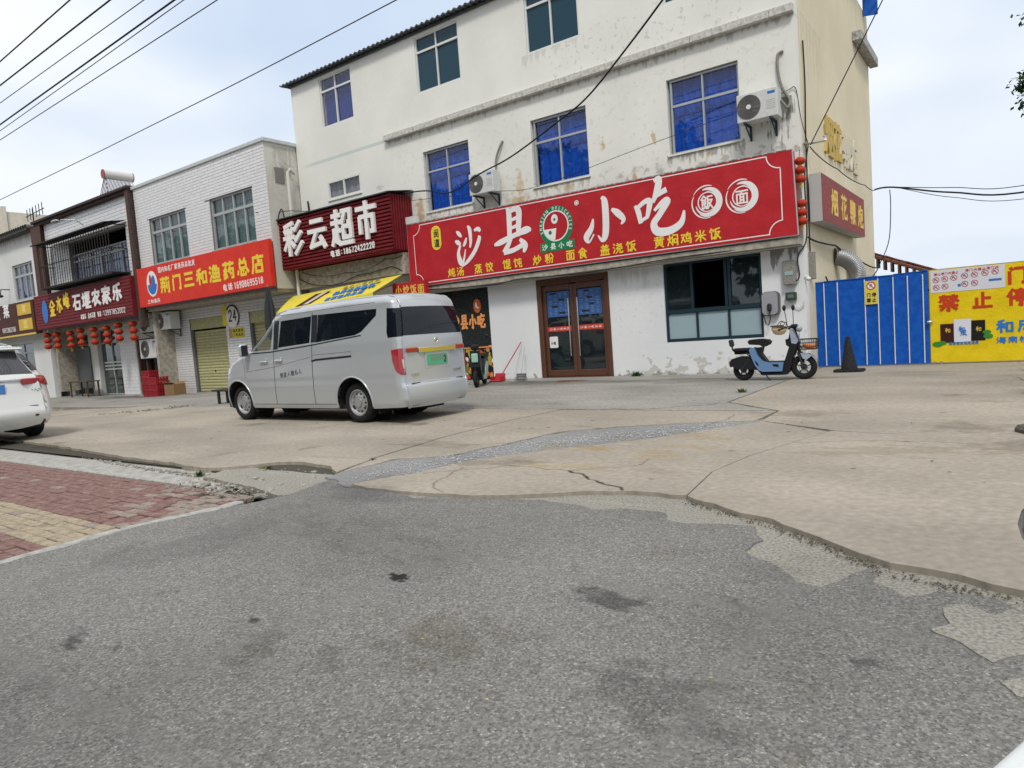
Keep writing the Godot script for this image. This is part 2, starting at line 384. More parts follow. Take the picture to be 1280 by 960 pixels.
func strokes_of(ch: String) -> Array:
	if glyphs.has(ch): return glyphs[ch]
	var list := []
	for s in String(STROKES.get(ch, "10 10 90 10 90 90 10 90 10 10")).split(";"):
		s = s.strip_edges()
		var bits: Array = String(RADICAL[s.substr(1)]).split(";") if s.begins_with("@") else [s]
		for b in bits:
			var n: PackedStringArray = String(b).strip_edges().split(" ", false)
			var line := PackedVector2Array()
			for i in range(0, n.size(), 2):
				line.append(Vector2(float(n[i]) / 100.0, 1.0 - float(n[i + 1]) / 100.0))
			list.append(line)
	glyphs[ch] = list
	return list

# one character as raised strokes: lower left corner, size, pen width, height of its face above z = 0 of t
func letter(mb: MB, ch: String, at: Vector2, size: Vector2, pen: float, t: Transform3D, depth := 0.004) -> void:
	var k := 0
	for line in strokes_of(ch):
		for i in line.size() - 1:
			var a: Vector2 = at + line[i] * size
			var b: Vector2 = at + line[i + 1] * size
			var d := (b - a).normalized()
			a -= d * pen * (0.45 if i > 0 else 0.2)
			b += d * pen * (0.45 if i < line.size() - 2 else 0.2)
			var s := Vector2(-d.y, d.x) * pen * 0.5
			var lift := depth + 0.0004 * (k % 23)
			var q := [a - s, b - s, b + s, a + s]
			var f := []
			var g := []
			for p in q:
				f.append(t * Vector3(p.x, p.y, lift)); g.append(t * Vector3(p.x, p.y, 0.0))
			mb.quad(f[0], f[1], f[2], f[3])
			for j in 4:
				mb.quad(g[j], g[(j + 1) % 4], f[(j + 1) % 4], f[j])
			k += 1

func brush_letter(mb: MB, ch: String, at: Vector2, size: Vector2, t: Transform3D, depth := 0.006) -> void:
	var k := 0
	for s in BRUSH[ch]:
		var pts := []
		for i in range(0, s.size(), 3):
			pts.append(Vector3(s[i] / 100.0, 1.0 - s[i + 1] / 100.0, s[i + 2] / 100.0))
		var fine := []
		for i in pts.size() - 1:
			for j in 7:
				fine.append(pts[i].cubic_interpolate(pts[i + 1], pts[maxi(i - 1, 0)], pts[mini(i + 2, pts.size() - 1)], j / 7.0))
		fine.append(pts[-1])
		var L := []
		var R := []
		for i in fine.size():
			var d3: Vector3 = fine[mini(i + 1, fine.size() - 1)] - fine[maxi(i - 1, 0)]
			var d := Vector2(d3.x, d3.y).normalized()
			var w := maxf(fine[i].z, 0.012) * (size.x + size.y) * 0.5 * 1.25
			var c := at + Vector2(fine[i].x, fine[i].y) * size
			L.append(c + Vector2(-d.y, d.x) * w * 0.5)
			R.append(c - Vector2(-d.y, d.x) * w * 0.5)
		for i in L.size() - 1:
			var z := depth + 0.0005 * k + 0.00002 * i
			var q := [R[i], R[i + 1], L[i + 1], L[i]]
			var f := []
			for p in q: f.append(t * Vector3(p.x, p.y, z))
			mb.quad(f[0], f[1], f[2], f[3])
			mb.quad(t * Vector3(R[i].x, R[i].y, 0), t * Vector3(R[i + 1].x, R[i + 1].y, 0), f[1], f[0])
			mb.quad(f[3], f[2], t * Vector3(L[i + 1].x, L[i + 1].y, 0), t * Vector3(L[i].x, L[i].y, 0))
		k += 1

# a row of characters spread from (x0, y0) to (x1, y1); every character is a part of its sign
func lettering(parent: Node3D, text: String, x0: float, y0: float, x1: float, y1: float, w: float, h: float, pen: float, mat: Material, t: Transform3D, depth := 0.004, nm := "character") -> void:
	var n := text.length()
	for i in n:
		if text[i] == " ": continue
		var mb := MB.new()
		var k := float(i) / maxf(1.0, n - 1.0)
		letter(mb, text[i], Vector2(lerpf(x0, x1 - w, k), lerpf(y0, y1, k)), Vector2(w, h), pen, t, depth)
		part(nm, mb, mat, parent)

# small print too fine to pick apart: the whole line is one part
func fine_print(parent: Node3D, nm: String, text: String, x0: float, y0: float, x1: float, h: float, mat: Material, t: Transform3D, rise := 0.0) -> void:
	var mb := MB.new()
	var n := text.length()
	var w := (x1 - x0) / n
	for i in n:
		if text[i] != " ":
			letter(mb, text[i], Vector2(x0 + w * i, y0 + rise * i), Vector2(w * 0.86, h), h * 0.12, t, 0.003)
	part(nm, mb, mat, parent)

func sky_picture() -> ImageTexture:
	var w := 768; var h := 384
	var im := Image.create(w, h, false, Image.FORMAT_RGBF)
	var n := FastNoiseLite.new(); n.seed = 11; n.frequency = 0.55; n.fractal_octaves = 5
	var n2 := FastNoiseLite.new(); n2.seed = 4; n2.frequency = 0.22; n2.fractal_octaves = 3
	for j in h:
		var el := PI / 2 - PI * (j + 0.5) / h
		for i in w:
			var az := TAU * (i + 0.5) / w
			var d := Vector3(cos(el) * sin(az), sin(el), -cos(el) * cos(az))
			if d.y < -0.02:
				im.set_pixel(i, j, Color(0.24, 0.23, 0.21))
				continue
			var q := d / (maxf(d.y, 0.0) + 0.22)
			var c := n.get_noise_3d(q.x, q.y * 0.4, q.z) * 0.5 + 0.5
			var b := n2.get_noise_3d(q.x, q.y * 0.4, q.z) * 0.5 + 0.5
			var cover := smoothstep(0.36, 0.60, c * 0.6 + b * 0.4 + 0.05) * lerpf(0.5, 1.0, smoothstep(0.02, 0.4, d.y))
			var blue := Color(0.55, 0.67, 0.85).lerp(Color(0.64, 0.73, 0.84), clampf(1.0 - d.y * 2.0, 0, 1))
			var white := Color(0.98, 1.0, 1.03).lerp(Color(0.82, 0.87, 0.93), smoothstep(0.5, 0.75, b) * 0.6)
			im.set_pixel(i, j, blue.lerp(white, cover * 0.92))
	return ImageTexture.create_from_image(im)

func setup_view() -> void:
	var cam := Camera3D.new()
	cam.name = "camera"
	add_child(cam)
	cam.position = Vector3(0, 1.25, D)
	cam.rotation_degrees = Vector3(-4.206, 36.258, -4.205)
	cam.fov = 58.33
	cam.near = 0.05
	cam.far = 2000
	cam.current = true
	var env := Environment.new()
	env.background_mode = Environment.BG_SKY
	var sky := Sky.new()
	var sm := PanoramaSkyMaterial.new()
	sm.panorama = sky_picture()
	sky.sky_material = sm
	env.sky = sky
	env.tonemap_mode = Environment.TONE_MAPPER_LINEAR
	env.tonemap_exposure = 1.17
	env.background_energy_multiplier = 0.93
	env.sdfgi_enabled = true
	env.ssao_enabled = true
	env.ssil_enabled = true
	var we := WorldEnvironment.new()
	we.name = "world"
	we.environment = env
	add_child(we)
	var sun := DirectionalLight3D.new()
	sun.name = "sun"
	sun.light_energy = 0.62
	sun.light_angular_distance = 10.0
	sun.light_color = Color(1.0, 0.98, 0.945)
	sun.shadow_enabled = true
	sun.rotation_degrees = Vector3(-54, 32, 0)
	add_child(sun)

# ---------------------------------------------------------------- ground
const GX0 := -18.0
const GZ0 := -2.0
const GW := 22.0
const GH := 18.0
var stain: Image

func blotch(x: float, z: float, rx: float, rz: float, c: Color, k: float, turn := 0.0, soft := 0.5) -> void:  # a stain with a ragged outline
	var n := FastNoiseLite.new(); n.seed = int(absf(x * 91 + z * 37)); n.frequency = 1.6; n.fractal_octaves = 4
	var R := maxf(rx, rz) * 1.4
	var W := stain.get_width(); var H := stain.get_height()
	var cs := cos(turn); var sn := sin(turn)
	for j in range(maxi(0, int((z - R - GZ0) / GH * H)), mini(H, int((z + R - GZ0) / GH * H) + 1)):
		for i in range(maxi(0, int((x - R - GX0) / GW * W)), mini(W, int((x + R - GX0) / GW * W) + 1)):
			var dx := GX0 + GW * (i + 0.5) / W - x; var dz := GZ0 + GH * (j + 0.5) / H - z
			var u := Vector2((dx * cs + dz * sn) / rx, (-dx * sn + dz * cs) / rz).length()
			u += n.get_noise_2d(dx / rx * 0.8 + x, dz / rz * 0.8 + z) * 0.9
			var a := k * (1.0 - smoothstep(1.0 - soft, 1.0, u))
			if a > 0.003:
				var o := stain.get_pixel(i, j)
				stain.set_pixel(i, j, o.lerp(o * c, a))

func crackline(pts: Array, width: float, c: Color, wander := 0.05) -> void:  # a hairline crack filled with dirt
	var n := FastNoiseLite.new(); n.seed = int(absf(pts[0].x * 77 + pts[0].y * 13)); n.frequency = 1.3; n.fractal_octaves = 4
	var W := stain.get_width(); var H := stain.get_height()
	var len_ := 0.0
	for s in pts.size() - 1:
		var L: float = pts[s].distance_to(pts[s + 1])
		var steps := int(L / 0.006) + 1
		for i in steps:
			var p: Vector2 = pts[s].lerp(pts[s + 1], float(i) / steps)
			var t: Vector2 = (pts[s + 1] - pts[s]).normalized().orthogonal()
			p += t * n.get_noise_1d(len_ + L * i / steps) * wander * 2.0
			var px := (p.x - GX0) / GW * W; var pz := (p.y - GZ0) / GH * H
			var r := maxf(0.0, width * W / GW * 0.5 * (0.5 + 0.9 * n.get_noise_1d(40 + (len_ + L * i / steps) * 4.0)))
			for jj in range(int(pz - r), int(pz + r) + 1):
				for ii in range(int(px - r), int(px + r) + 1):
					if ii >= 0 and jj >= 0 and ii < W and jj < H:
						stain.set_pixel(ii, jj, stain.get_pixel(ii, jj).lerp(c, 0.4 if width > 0.015 else 0.16))
		len_ += L

func make_stains() -> ImageTexture:
	stain = Image.create(1760, 1440, false, Image.FORMAT_RGB8)
	var base := Image.create(440, 360, false, Image.FORMAT_RGB8)
	var bn := FastNoiseLite.new(); bn.seed = 99; bn.frequency = 0.016; bn.fractal_octaves = 5
	for j in 360:
		for i in 440:
			var k := clampf(0.5 + bn.get_noise_2d(i, j * 1.6) * 1.1, 0, 1)
			base.set_pixel(i, j, Color(0.88, 0.877, 0.868).lerp(Color(0.99, 0.985, 0.975), k))
	base.resize(1760, 1440, Image.INTERPOLATE_CUBIC)
	stain.copy_from(base)
	for i in 130:
		blotch(rng.randf_range(-14, 3), rng.randf_range(2, 11.4), rng.randf_range(0.1, 0.6), rng.randf_range(0.02, 0.07), Color(1.09, 1.08, 1.06), rng.randf_range(0.4, 0.9), rng.randf_range(-0.15, 0.15), 0.6)
	var dark := Color(0.62, 0.62, 0.63)
	var tar := Color(0.34, 0.34, 0.35)
	# asphalt: oil spots, worn and patched places
	blotch(-2.72, 12.84, 0.075, 0.05, tar, 0.95, 0.4, 0.25)
	blotch(-2.95, 13.57, 0.05, 0.032, tar, 0.6, 0.4, 0.6)
	blotch(-3.55, 14.12, 0.19, 0.05, dark, 0.8, 0.6, 0.8)
	blotch(-3.25, 14.06, 0.05, 0.02, dark, 0.6, 0.5, 0.6)
	blotch(-1.52, 12.62, 0.26, 0.12, dark, 0.75, 0.3, 0.8)
	blotch(-0.45, 12.75, 0.07, 0.05, dark, 0.6, 0.1, 0.7)
	blotch(-2.0, 13.3, 0.5, 0.3, Color(0.86, 0.84, 0.8), 0.7, 0.3, 0.9)
	blotch(-3.6, 12.3, 0.9, 0.4, Color(0.87, 0.86, 0.84), 0.6, 0.2, 0.9)
	blotch(-4.6, 12.9, 0.5, 0.9, dark, 0.2, 0.2, 0.9)
	blotch(-1.0, 13.3, 0.35, 0.25, Color(0.8, 0.8, 0.8), 0.7, 0.0, 0.8)
	blotch(-4.3, 11.5, 1.0, 0.25, Color(0.82, 0.82, 0.84), 0.5, 0.1, 0.8)
	for i in 26:
		blotch(rng.randf_range(-4.9, 0), rng.randf_range(11.6, 14.6), rng.randf_range(0.05, 0.35), rng.randf_range(0.03, 0.2), Color(0.75, 0.75, 0.75).lerp(Color(0.9, 0.87, 0.82), rng.randf()), rng.randf_range(0.2, 0.5), rng.randf() * 3, 0.8)
	# concrete: damp patches, tyre dirt, pale scuffs
	for i in 80:
		var g := rng.randf_range(0.78, 0.95)
		blotch(rng.randf_range(-16, 3), rng.randf_range(0, 11), rng.randf_range(0.1, 0.9), rng.randf_range(0.05, 0.4), Color(g, g * 0.985, g * 0.96), rng.randf_range(0.3, 0.8), rng.randf_range(-0.3, 0.3), 0.7)
	for i in 60:
		blotch(rng.randf_range(-16, 3), rng.randf_range(2, 11.4), rng.randf_range(0.012, 0.05), rng.randf_range(0.01, 0.03), tar, 0.7, 0, 0.5)
	blotch(-10, 1.4, 4.5, 0.7, Color(0.78, 0.78, 0.78), 0.8, 0, 0.7)
	blotch(-5, 1.5, 2.6, 0.5, Color(0.8, 0.8, 0.79), 0.7, 0, 0.7)
	blotch(-8.75, 1.1, 0.55, 0.35, Color(0.85, 0.55, 0.5), 0.8, 0, 0.4)
	for i in 12:
		blotch(rng.randf_range(-4.5, -2.4), rng.randf_range(8, 11), 0.35, 0.15, Color(0.99, 0.95, 0.86), 0.8, 0.2, 0.7)
	var soil := Color(0.34, 0.32, 0.29)
	crackline([Vector2(-3.22, 10.24), Vector2(-2.9, 10.4), Vector2(-2.41, 10.75)], 0.02, soil)
	crackline([Vector2(-3.22, 10.24), Vector2(-3.9, 10.25), Vector2(-4.5, 10.75)], 0.008, soil)
	crackline([Vector2(-3.22, 10.24), Vector2(-2.75, 9.85), Vector2(-2.72, 9.55)], 0.008, soil)
	crackline([Vector2(-4.3, 10.4), Vector2(-4.1, 11.0), Vector2(-3.8, 11.3)], 0.008, soil)
	crackline([Vector2(-1.7, 8.5), Vector2(-0.9, 8.2), Vector2(-0.2, 8.25)], 0.006, soil)
	crackline([Vector2(-5.2, 9.3), Vector2(-4.7, 9.15)], 0.008, soil)
	crackline([Vector2(-2.95, 7.6), Vector2(-2.9, 6.6)], 0.01, soil)
	crackline([Vector2(-9.3, 6.25), Vector2(-4.2, 6.15), Vector2(-3.5, 5.4)], 0.02, soil, 0.12)
	crackline([Vector2(-15, 4.2), Vector2(-9, 4.0), Vector2(-4, 4.4)], 0.008, soil, 0.1)
	crackline([Vector2(-12.6, 10.9), Vector2(-12.2, 9.6), Vector2(-12.4, 8.9)], 0.008, soil)
	return ImageTexture.create_from_image(stain)

func ground_mat(key: String, list: Array, metres: float, rough: float, relief: float, freq: float, seed_: int, tex: Texture2D, kind := FastNoiseLite.TYPE_SIMPLEX_SMOOTH, size := 1024) -> StandardMaterial3D:
	var m := plain(key, Color.WHITE, rough)
	var t := noise_tex(seed_, freq, size, 6 if kind != FastNoiseLite.TYPE_CELLULAR else 2, ramp(list), kind)
	if kind == FastNoiseLite.TYPE_CELLULAR:
		(t.noise as FastNoiseLite).cellular_return_type = FastNoiseLite.RETURN_CELL_VALUE
		(t.noise as FastNoiseLite).cellular_jitter = 1.0
	m.albedo_texture = t
	m.uv1_scale = Vector3.ONE / metres
	m.detail_enabled = true
	m.detail_albedo = tex
	m.detail_blend_mode = BaseMaterial3D.BLEND_MODE_MUL
	m.detail_uv_layer = BaseMaterial3D.DETAIL_UV_2
	m.heightmap_enabled = true
	m.heightmap_scale = relief
	m.heightmap_texture = noise_tex(seed_ + 3, freq, size, 4, null, kind)
	return m

func fall(x: float) -> float:  # the forecourt drops towards the far shops
	return -clampf((-19.0 - x) * 0.027, 0.0, 0.27)

func ragged(p: PackedVector2Array, amp: float, seed_: int, step := 0.12, only: Array = []) -> PackedVector2Array:
	var n := FastNoiseLite.new(); n.seed = seed_; n.frequency = 0.9; n.fractal_octaves = 4
	var o := PackedVector2Array()
	for i in p.size():
		var a := p[i]; var b := p[(i + 1) % p.size()]
		var rough: bool = only.is_empty() or i in only
		var k := maxi(1, int(a.distance_to(b) / step)) if rough else 1
		for j in k:
			var q := a.lerp(b, float(j) / k)
			if rough:
				q += Vector2(n.get_noise_2d(q.x * 3, q.y * 3), n.get_noise_2d(q.x * 3 + 50, q.y * 3)) * amp
			o.append(q)
	return o

# a slab of ground: polygon in (x, z), top at y, with sides down to y - thick
func slab(poly: PackedVector2Array, y: float, thick: float, cell := 1.0, wave := 0.0) -> MB:
	var mb := MB.new()
	var lo := poly[0]; var hi := poly[0]
	for p in poly:
		lo = lo.min(p); hi = hi.max(p)
	var n := FastNoiseLite.new(); n.seed = 5; n.frequency = 0.5
	var f := func(p: Vector2, dy: float) -> Vector3: return Vector3(p.x, y + fall(p.x) + dy + wave * n.get_noise_2d(p.x, p.y), p.y)
	var put := func(p: Vector3, nn: Vector3) -> void:
		mb.st.set_normal(nn); mb.st.set_uv(Vector2(p.x, p.z)); mb.st.set_uv2(Vector2((p.x - GX0) / GW, (p.z - GZ0) / GH)); mb.st.add_vertex(p)
	for i in range(int(floor(lo.x / cell)), int(ceil(hi.x / cell))):
		for j in range(int(floor(lo.y / cell)), int(ceil(hi.y / cell))):
			var c := rect2(i * cell, j * cell, (i + 1) * cell, (j + 1) * cell)
			for g in Geometry2D.intersect_polygons(c, poly):
				var idx := Geometry2D.triangulate_polygon(g)
				for k in range(0, idx.size(), 3):
					var a: Vector3 = f.call(g[idx[k]], 0.0); var b: Vector3 = f.call(g[idx[k + 1]], 0.0); var e: Vector3 = f.call(g[idx[k + 2]], 0.0)
					var nn := (b - a).cross(e - a)
					if nn.y < 0:
						var s := b; b = e; e = s
						nn = -nn
					nn = nn.normalized()
					put.call(a, nn); put.call(e, nn); put.call(b, nn)
	if Geometry2D.is_polygon_clockwise(poly):
		poly = poly.duplicate(); poly.reverse()
	for i in poly.size():
		var a: Vector3 = f.call(poly[i], 0.0); var b: Vector3 = f.call(poly[(i + 1) % poly.size()], 0.0)
		var dn := Vector3(0, -thick, 0)
		var nn := (b - a).cross(Vector3.UP).normalized()
		for p in [a, b, b + dn, a, b + dn, a + dn]: put.call(p, nn)
	return mb

func build_ground() -> void:
	var tex := make_stains()
	var far := MB.new()
	far.quad(Vector3(-900, -0.45, 300), Vector3(700, -0.45, 300), Vector3(700, -0.45, -900), Vector3(-900, -0.45, -900))
	structure("ground", far, mottled("soil", [0.0, lin(0.13, 0.12, 0.10), 0.5, lin(0.2, 0.19, 0.165), 1.0, lin(0.26, 0.245, 0.21)], 7.0, 0.95, 0.0, 0.02, 3))
	var g := func(a: float) -> Color: return lin(a, a * 0.985, a * 0.95)
	var asphalt := ground_mat("asphalt", [0.0, g.call(0.085), 0.18, g.call(0.145), 0.4, g.call(0.185), 0.6, g.call(0.222), 0.8, g.call(0.27), 0.91, lin(0.35, 0.34, 0.31), 1.0, lin(0.60, 0.59, 0.55)], 1.9, 0.9, 0.5, 0.2, 21, tex, FastNoiseLite.TYPE_CELLULAR)
	var conc := [0.0, lin(0.28, 0.25, 0.208), 0.3, lin(0.34, 0.306, 0.258), 0.5, lin(0.362, 0.326, 0.276), 0.7, lin(0.385, 0.348, 0.296), 1.0, lin(0.45, 0.412, 0.358)]
	var tan := ground_mat("concrete_tan", conc, 2.6, 0.9, 0.05, 0.03, 31, tex)
	var grey := ground_mat("concrete_grey", [0.0, lin(0.23, 0.224, 0.21), 0.4, lin(0.30, 0.292, 0.272), 0.7, lin(0.335, 0.326, 0.304), 1.0, lin(0.41, 0.40, 0.37)], 2.9, 0.92, 0.08, 0.03, 41, tex)
	var patch := ground_mat("mortar_patch", [0.0, lin(0.15, 0.145, 0.13), 0.3, lin(0.28, 0.27, 0.24), 0.6, lin(0.37, 0.355, 0.32), 1.0, lin(0.46, 0.445, 0.41)], 1.3, 0.95, 0.9, 0.05, 51, tex)
	var gravel := ground_mat("gravel", [0.0, lin(0.23, 0.23, 0.233), 0.4, lin(0.33, 0.332, 0.338), 0.75, lin(0.40, 0.403, 0.408), 1.0, lin(0.52, 0.52, 0.52)], 1.0, 0.95, 1.2, 0.14, 61, tex, FastNoiseLite.TYPE_CELLULAR)
	var dirt := ground_mat("joint_dirt", [0.0, lin(0.05, 0.048, 0.04), 0.5, lin(0.085, 0.08, 0.066), 1.0, lin(0.15, 0.14, 0.11)], 0.8, 0.98, 0.8, 0.05, 71, tex)
	M["conc_grey"] = grey; M["conc_tan"] = tan; M["dirt"] = dirt; M["patch"] = patch
	# what lies under the joints
	structure("forecourt_bed", slab(V2([-60, -1, -60, 11.0, -7.2, 11.25, -5.3, 11.05, -4.8, 11.25, -1.9, 10.7, 0.0, 11.8, 14, 12.4, 14, -1]), -0.035, 0.2, 2.0), dirt)
	# asphalt drive and the mortar band between it and the concrete
	structure("mortar_band", slab(ragged(V2([-5.9, 11.0, -4.9, 10.9, -1.9, 10.5, 0.2, 11.4, 9, 11.8, 9, 12.6, 0.2, 12.3, -1.0, 12.3, -2.6, 11.4, -5.3, 11.78, -5.9, 11.64, -7.0, 11.5, -7.2, 11.0]), 0.05, 8), -0.030, 0.1, 0.7), patch)
	var edge := V2([-5.45, 14.6, -5.44, 13.47, -5.47, 12.85, -5.27, 12.17, -5.190, 11.834, -5.301, 11.221, -4.850, 11.183, -4.346, 11.307, -3.948, 11.433, -3.738, 11.249, -3.231, 11.184, -2.927, 11.156, -2.690, 11.172, -2.412, 11.236, -2.222, 11.166, -1.914, 11.139, -1.818, 11.309, -1.675, 11.331, -1.467, 11.268, -1.269, 11.263, -1.170, 11.461, -1.203, 11.706, -1.017, 11.874, -0.870, 12.029, -0.727, 12.097, -0.684, 11.967, -0.665, 11.841, -0.591, 11.735, -0.533, 11.919, -0.408, 12.050, -0.320, 11.988, -0.262, 11.890, -0.164, 11.895, -0.078, 11.903, 0.042, 12.037, 9, 12.5])
	edge = ragged(edge, 0.045, 17, 0.03, range(edge.size() - 1))
	edge.append_array(V2([9, 24, -30, 24, -30, 14.6]))
	structure("asphalt_road", slab(edge, -0.021, 0.12, 0.6, 0.006), asphalt)
	var isle := structure("mortar_patch", slab(ragged(V2([-0.276, 12.349, -0.201, 12.271, -0.252, 12.122, -0.172, 12.038, -0.088, 12.105, -0.023, 12.012, 0.065, 12.098, 0.25, 12.1, 0.25, 12.4, 0.058, 12.403, -0.046, 12.490, -0.079, 12.547, -0.166, 12.454]), 0.035, 23, 0.025), -0.016, 0.02, 0.6, 0.006), patch)
	part("mortar_island", slab(ragged(V2([-0.066, 12.690, 0.031, 12.615, 0.2, 12.6, 0.2, 12.8, 0.028, 12.781, -0.016, 12.767]), 0.03, 29, 0.025), -0.016, 0.02, 0.6, 0.006), patch, isle)
	# concrete slabs
	var court := structure("concrete_forecourt", slab(ragged(V2([-60, 6.24, -60, 10.7, -15.27, 10.76, -13.52, 10.84, -10.95, 11.01, -9.52, 11.16, -8.48, 11.19, -7.3, 11.28, -6.96, 11.09, -6.77, 10.81, -6.39, 10.67, -5.81, 10.77, -5.47, 10.98, -5.71, 10.25, -5.90, 8.83, -5.91, 7.41, -5.78, 6.24]), 0.05, 3, 0.12, range(2, 13)), 0.0, 0.1), tan)
	var s2 := ragged(V2([-5.45, 10.95, -5.69, 10.2, -5.885, 8.83, -5.895, 7.41, -5.76, 6.255, -2.5, 6.24, -2.52, 7.08, -3.0, 7.25, -3.40, 7.42, -3.85, 7.68, -4.55, 8.22, -4.72, 9.0, -4.88, 9.95, -5.40, 10.25]), 0.05, 4, 0.1, range(7, 14))
	part("slab", slab(s2, -0.004, 0.1), tan, court)
	var s3 := ragged(V2([-4.85, 11.32, -4.2, 11.40, -3.52, 11.30, -3.18, 11.14, -2.41, 10.75, -1.92, 10.74, -2.02, 9.95, -1.94, 9.23, -1.57, 7.78, -2.42, 7.14, -2.84, 7.93, -3.35, 8.70, -3.90, 9.32, -4.43, 10.0, -4.60, 10.75]), 0.06, 6, 0.09, [0, 1, 2, 3, 4, 9, 10, 11, 12, 13, 14])
	part("slab", slab(s3, 0.0, 0.1), tan, court)
	var s4 := ragged(V2([-1.905, 10.76, -1.59, 10.97, -1.23, 11.15, -0.8, 11.47, -0.51, 11.70, -0.21, 11.74, 0.02, 11.85, 9, 12.3, 9, 7.97, 0.0, 7.95, -0.67, 7.925, -1.545, 7.745, -1.922, 9.23, -2.005, 9.95]), 0.045, 9, 0.09, [0, 1, 2, 3, 4, 5, 6])
	part("slab", slab(s4, 0.003, 0.1), tan, court)
	part("slab", slab(V2([-2.44, 7.09, -1.50, 7.70, -0.67, 7.90, 0.0, 7.92, 9, 7.94, 9, -1.6, -3.42, -1.6, -3.42, 5.3, -2.47, 6.2]), -0.002, 0.1), tan, court)
	part("slab", slab(ragged(V2([-60, 6.20, -60, 0.02, -3.46, 0.02, -3.46, 5.3, -2.53, 6.18, -5.76, 6.20, -18, 6.21]), 0.04, 12, 0.2, [3]), -0.006, 0.1), grey, court)
	# grey gravel washed into the broken channel
	structure("gravel_channel", slab(ragged(V2([-5.5, 11.1, -5.40, 10.2, -4.85, 9.9, -4.68, 8.95, -4.5, 8.15, -3.8, 7.6, -3.1, 7.2, -2.4, 6.95, -2.3, 7.2, -2.8, 8.0, -3.3, 8.75, -3.85, 9.4, -4.4, 10.05, -4.55, 10.8, -4.8, 11.4]), 0.10, 14, 0.05), -0.012, 0.03, 0.6, 0.008), gravel)
	var stones := MB.new()
	var line := [Vector2(-5.0, 10.9), Vector2(-4.75, 9.9), Vector2(-4.3, 9.1), Vector2(-3.8, 8.5), Vector2(-3.1, 7.9), Vector2(-2.6, 7.2)]
	for i in 1700:
		var s := rng.randi_range(0, 4)
		var p: Vector2 = line[s].lerp(line[s + 1], rng.randf()) + Vector2(rng.randfn(), rng.randfn()) * Vector2(0.24, 0.17)
		var r := rng.randf_range(0.004, 0.014)
		stones.ball(Vector3(p.x, -0.010 + r * 0.2, p.y), Vector3(r * rng.randf_range(0.8, 1.5), r * 0.7, r), 5, 3, Basis(Vector3.UP, rng.randf() * TAU))
	var so := part("gravel_stones", stones, mottled("stone_grey", [0.0, lin(0.24, 0.24, 0.243), 0.5, lin(0.35, 0.352, 0.356), 1.0, lin(0.50, 0.50, 0.50)], 0.5, 0.9, 0, 0.03, 9))
	so.set_meta("kind", "stuff")
	tag(so, "loose blue-grey gravel stones in the broken channel across the concrete", "gravel")
	build_pavement()

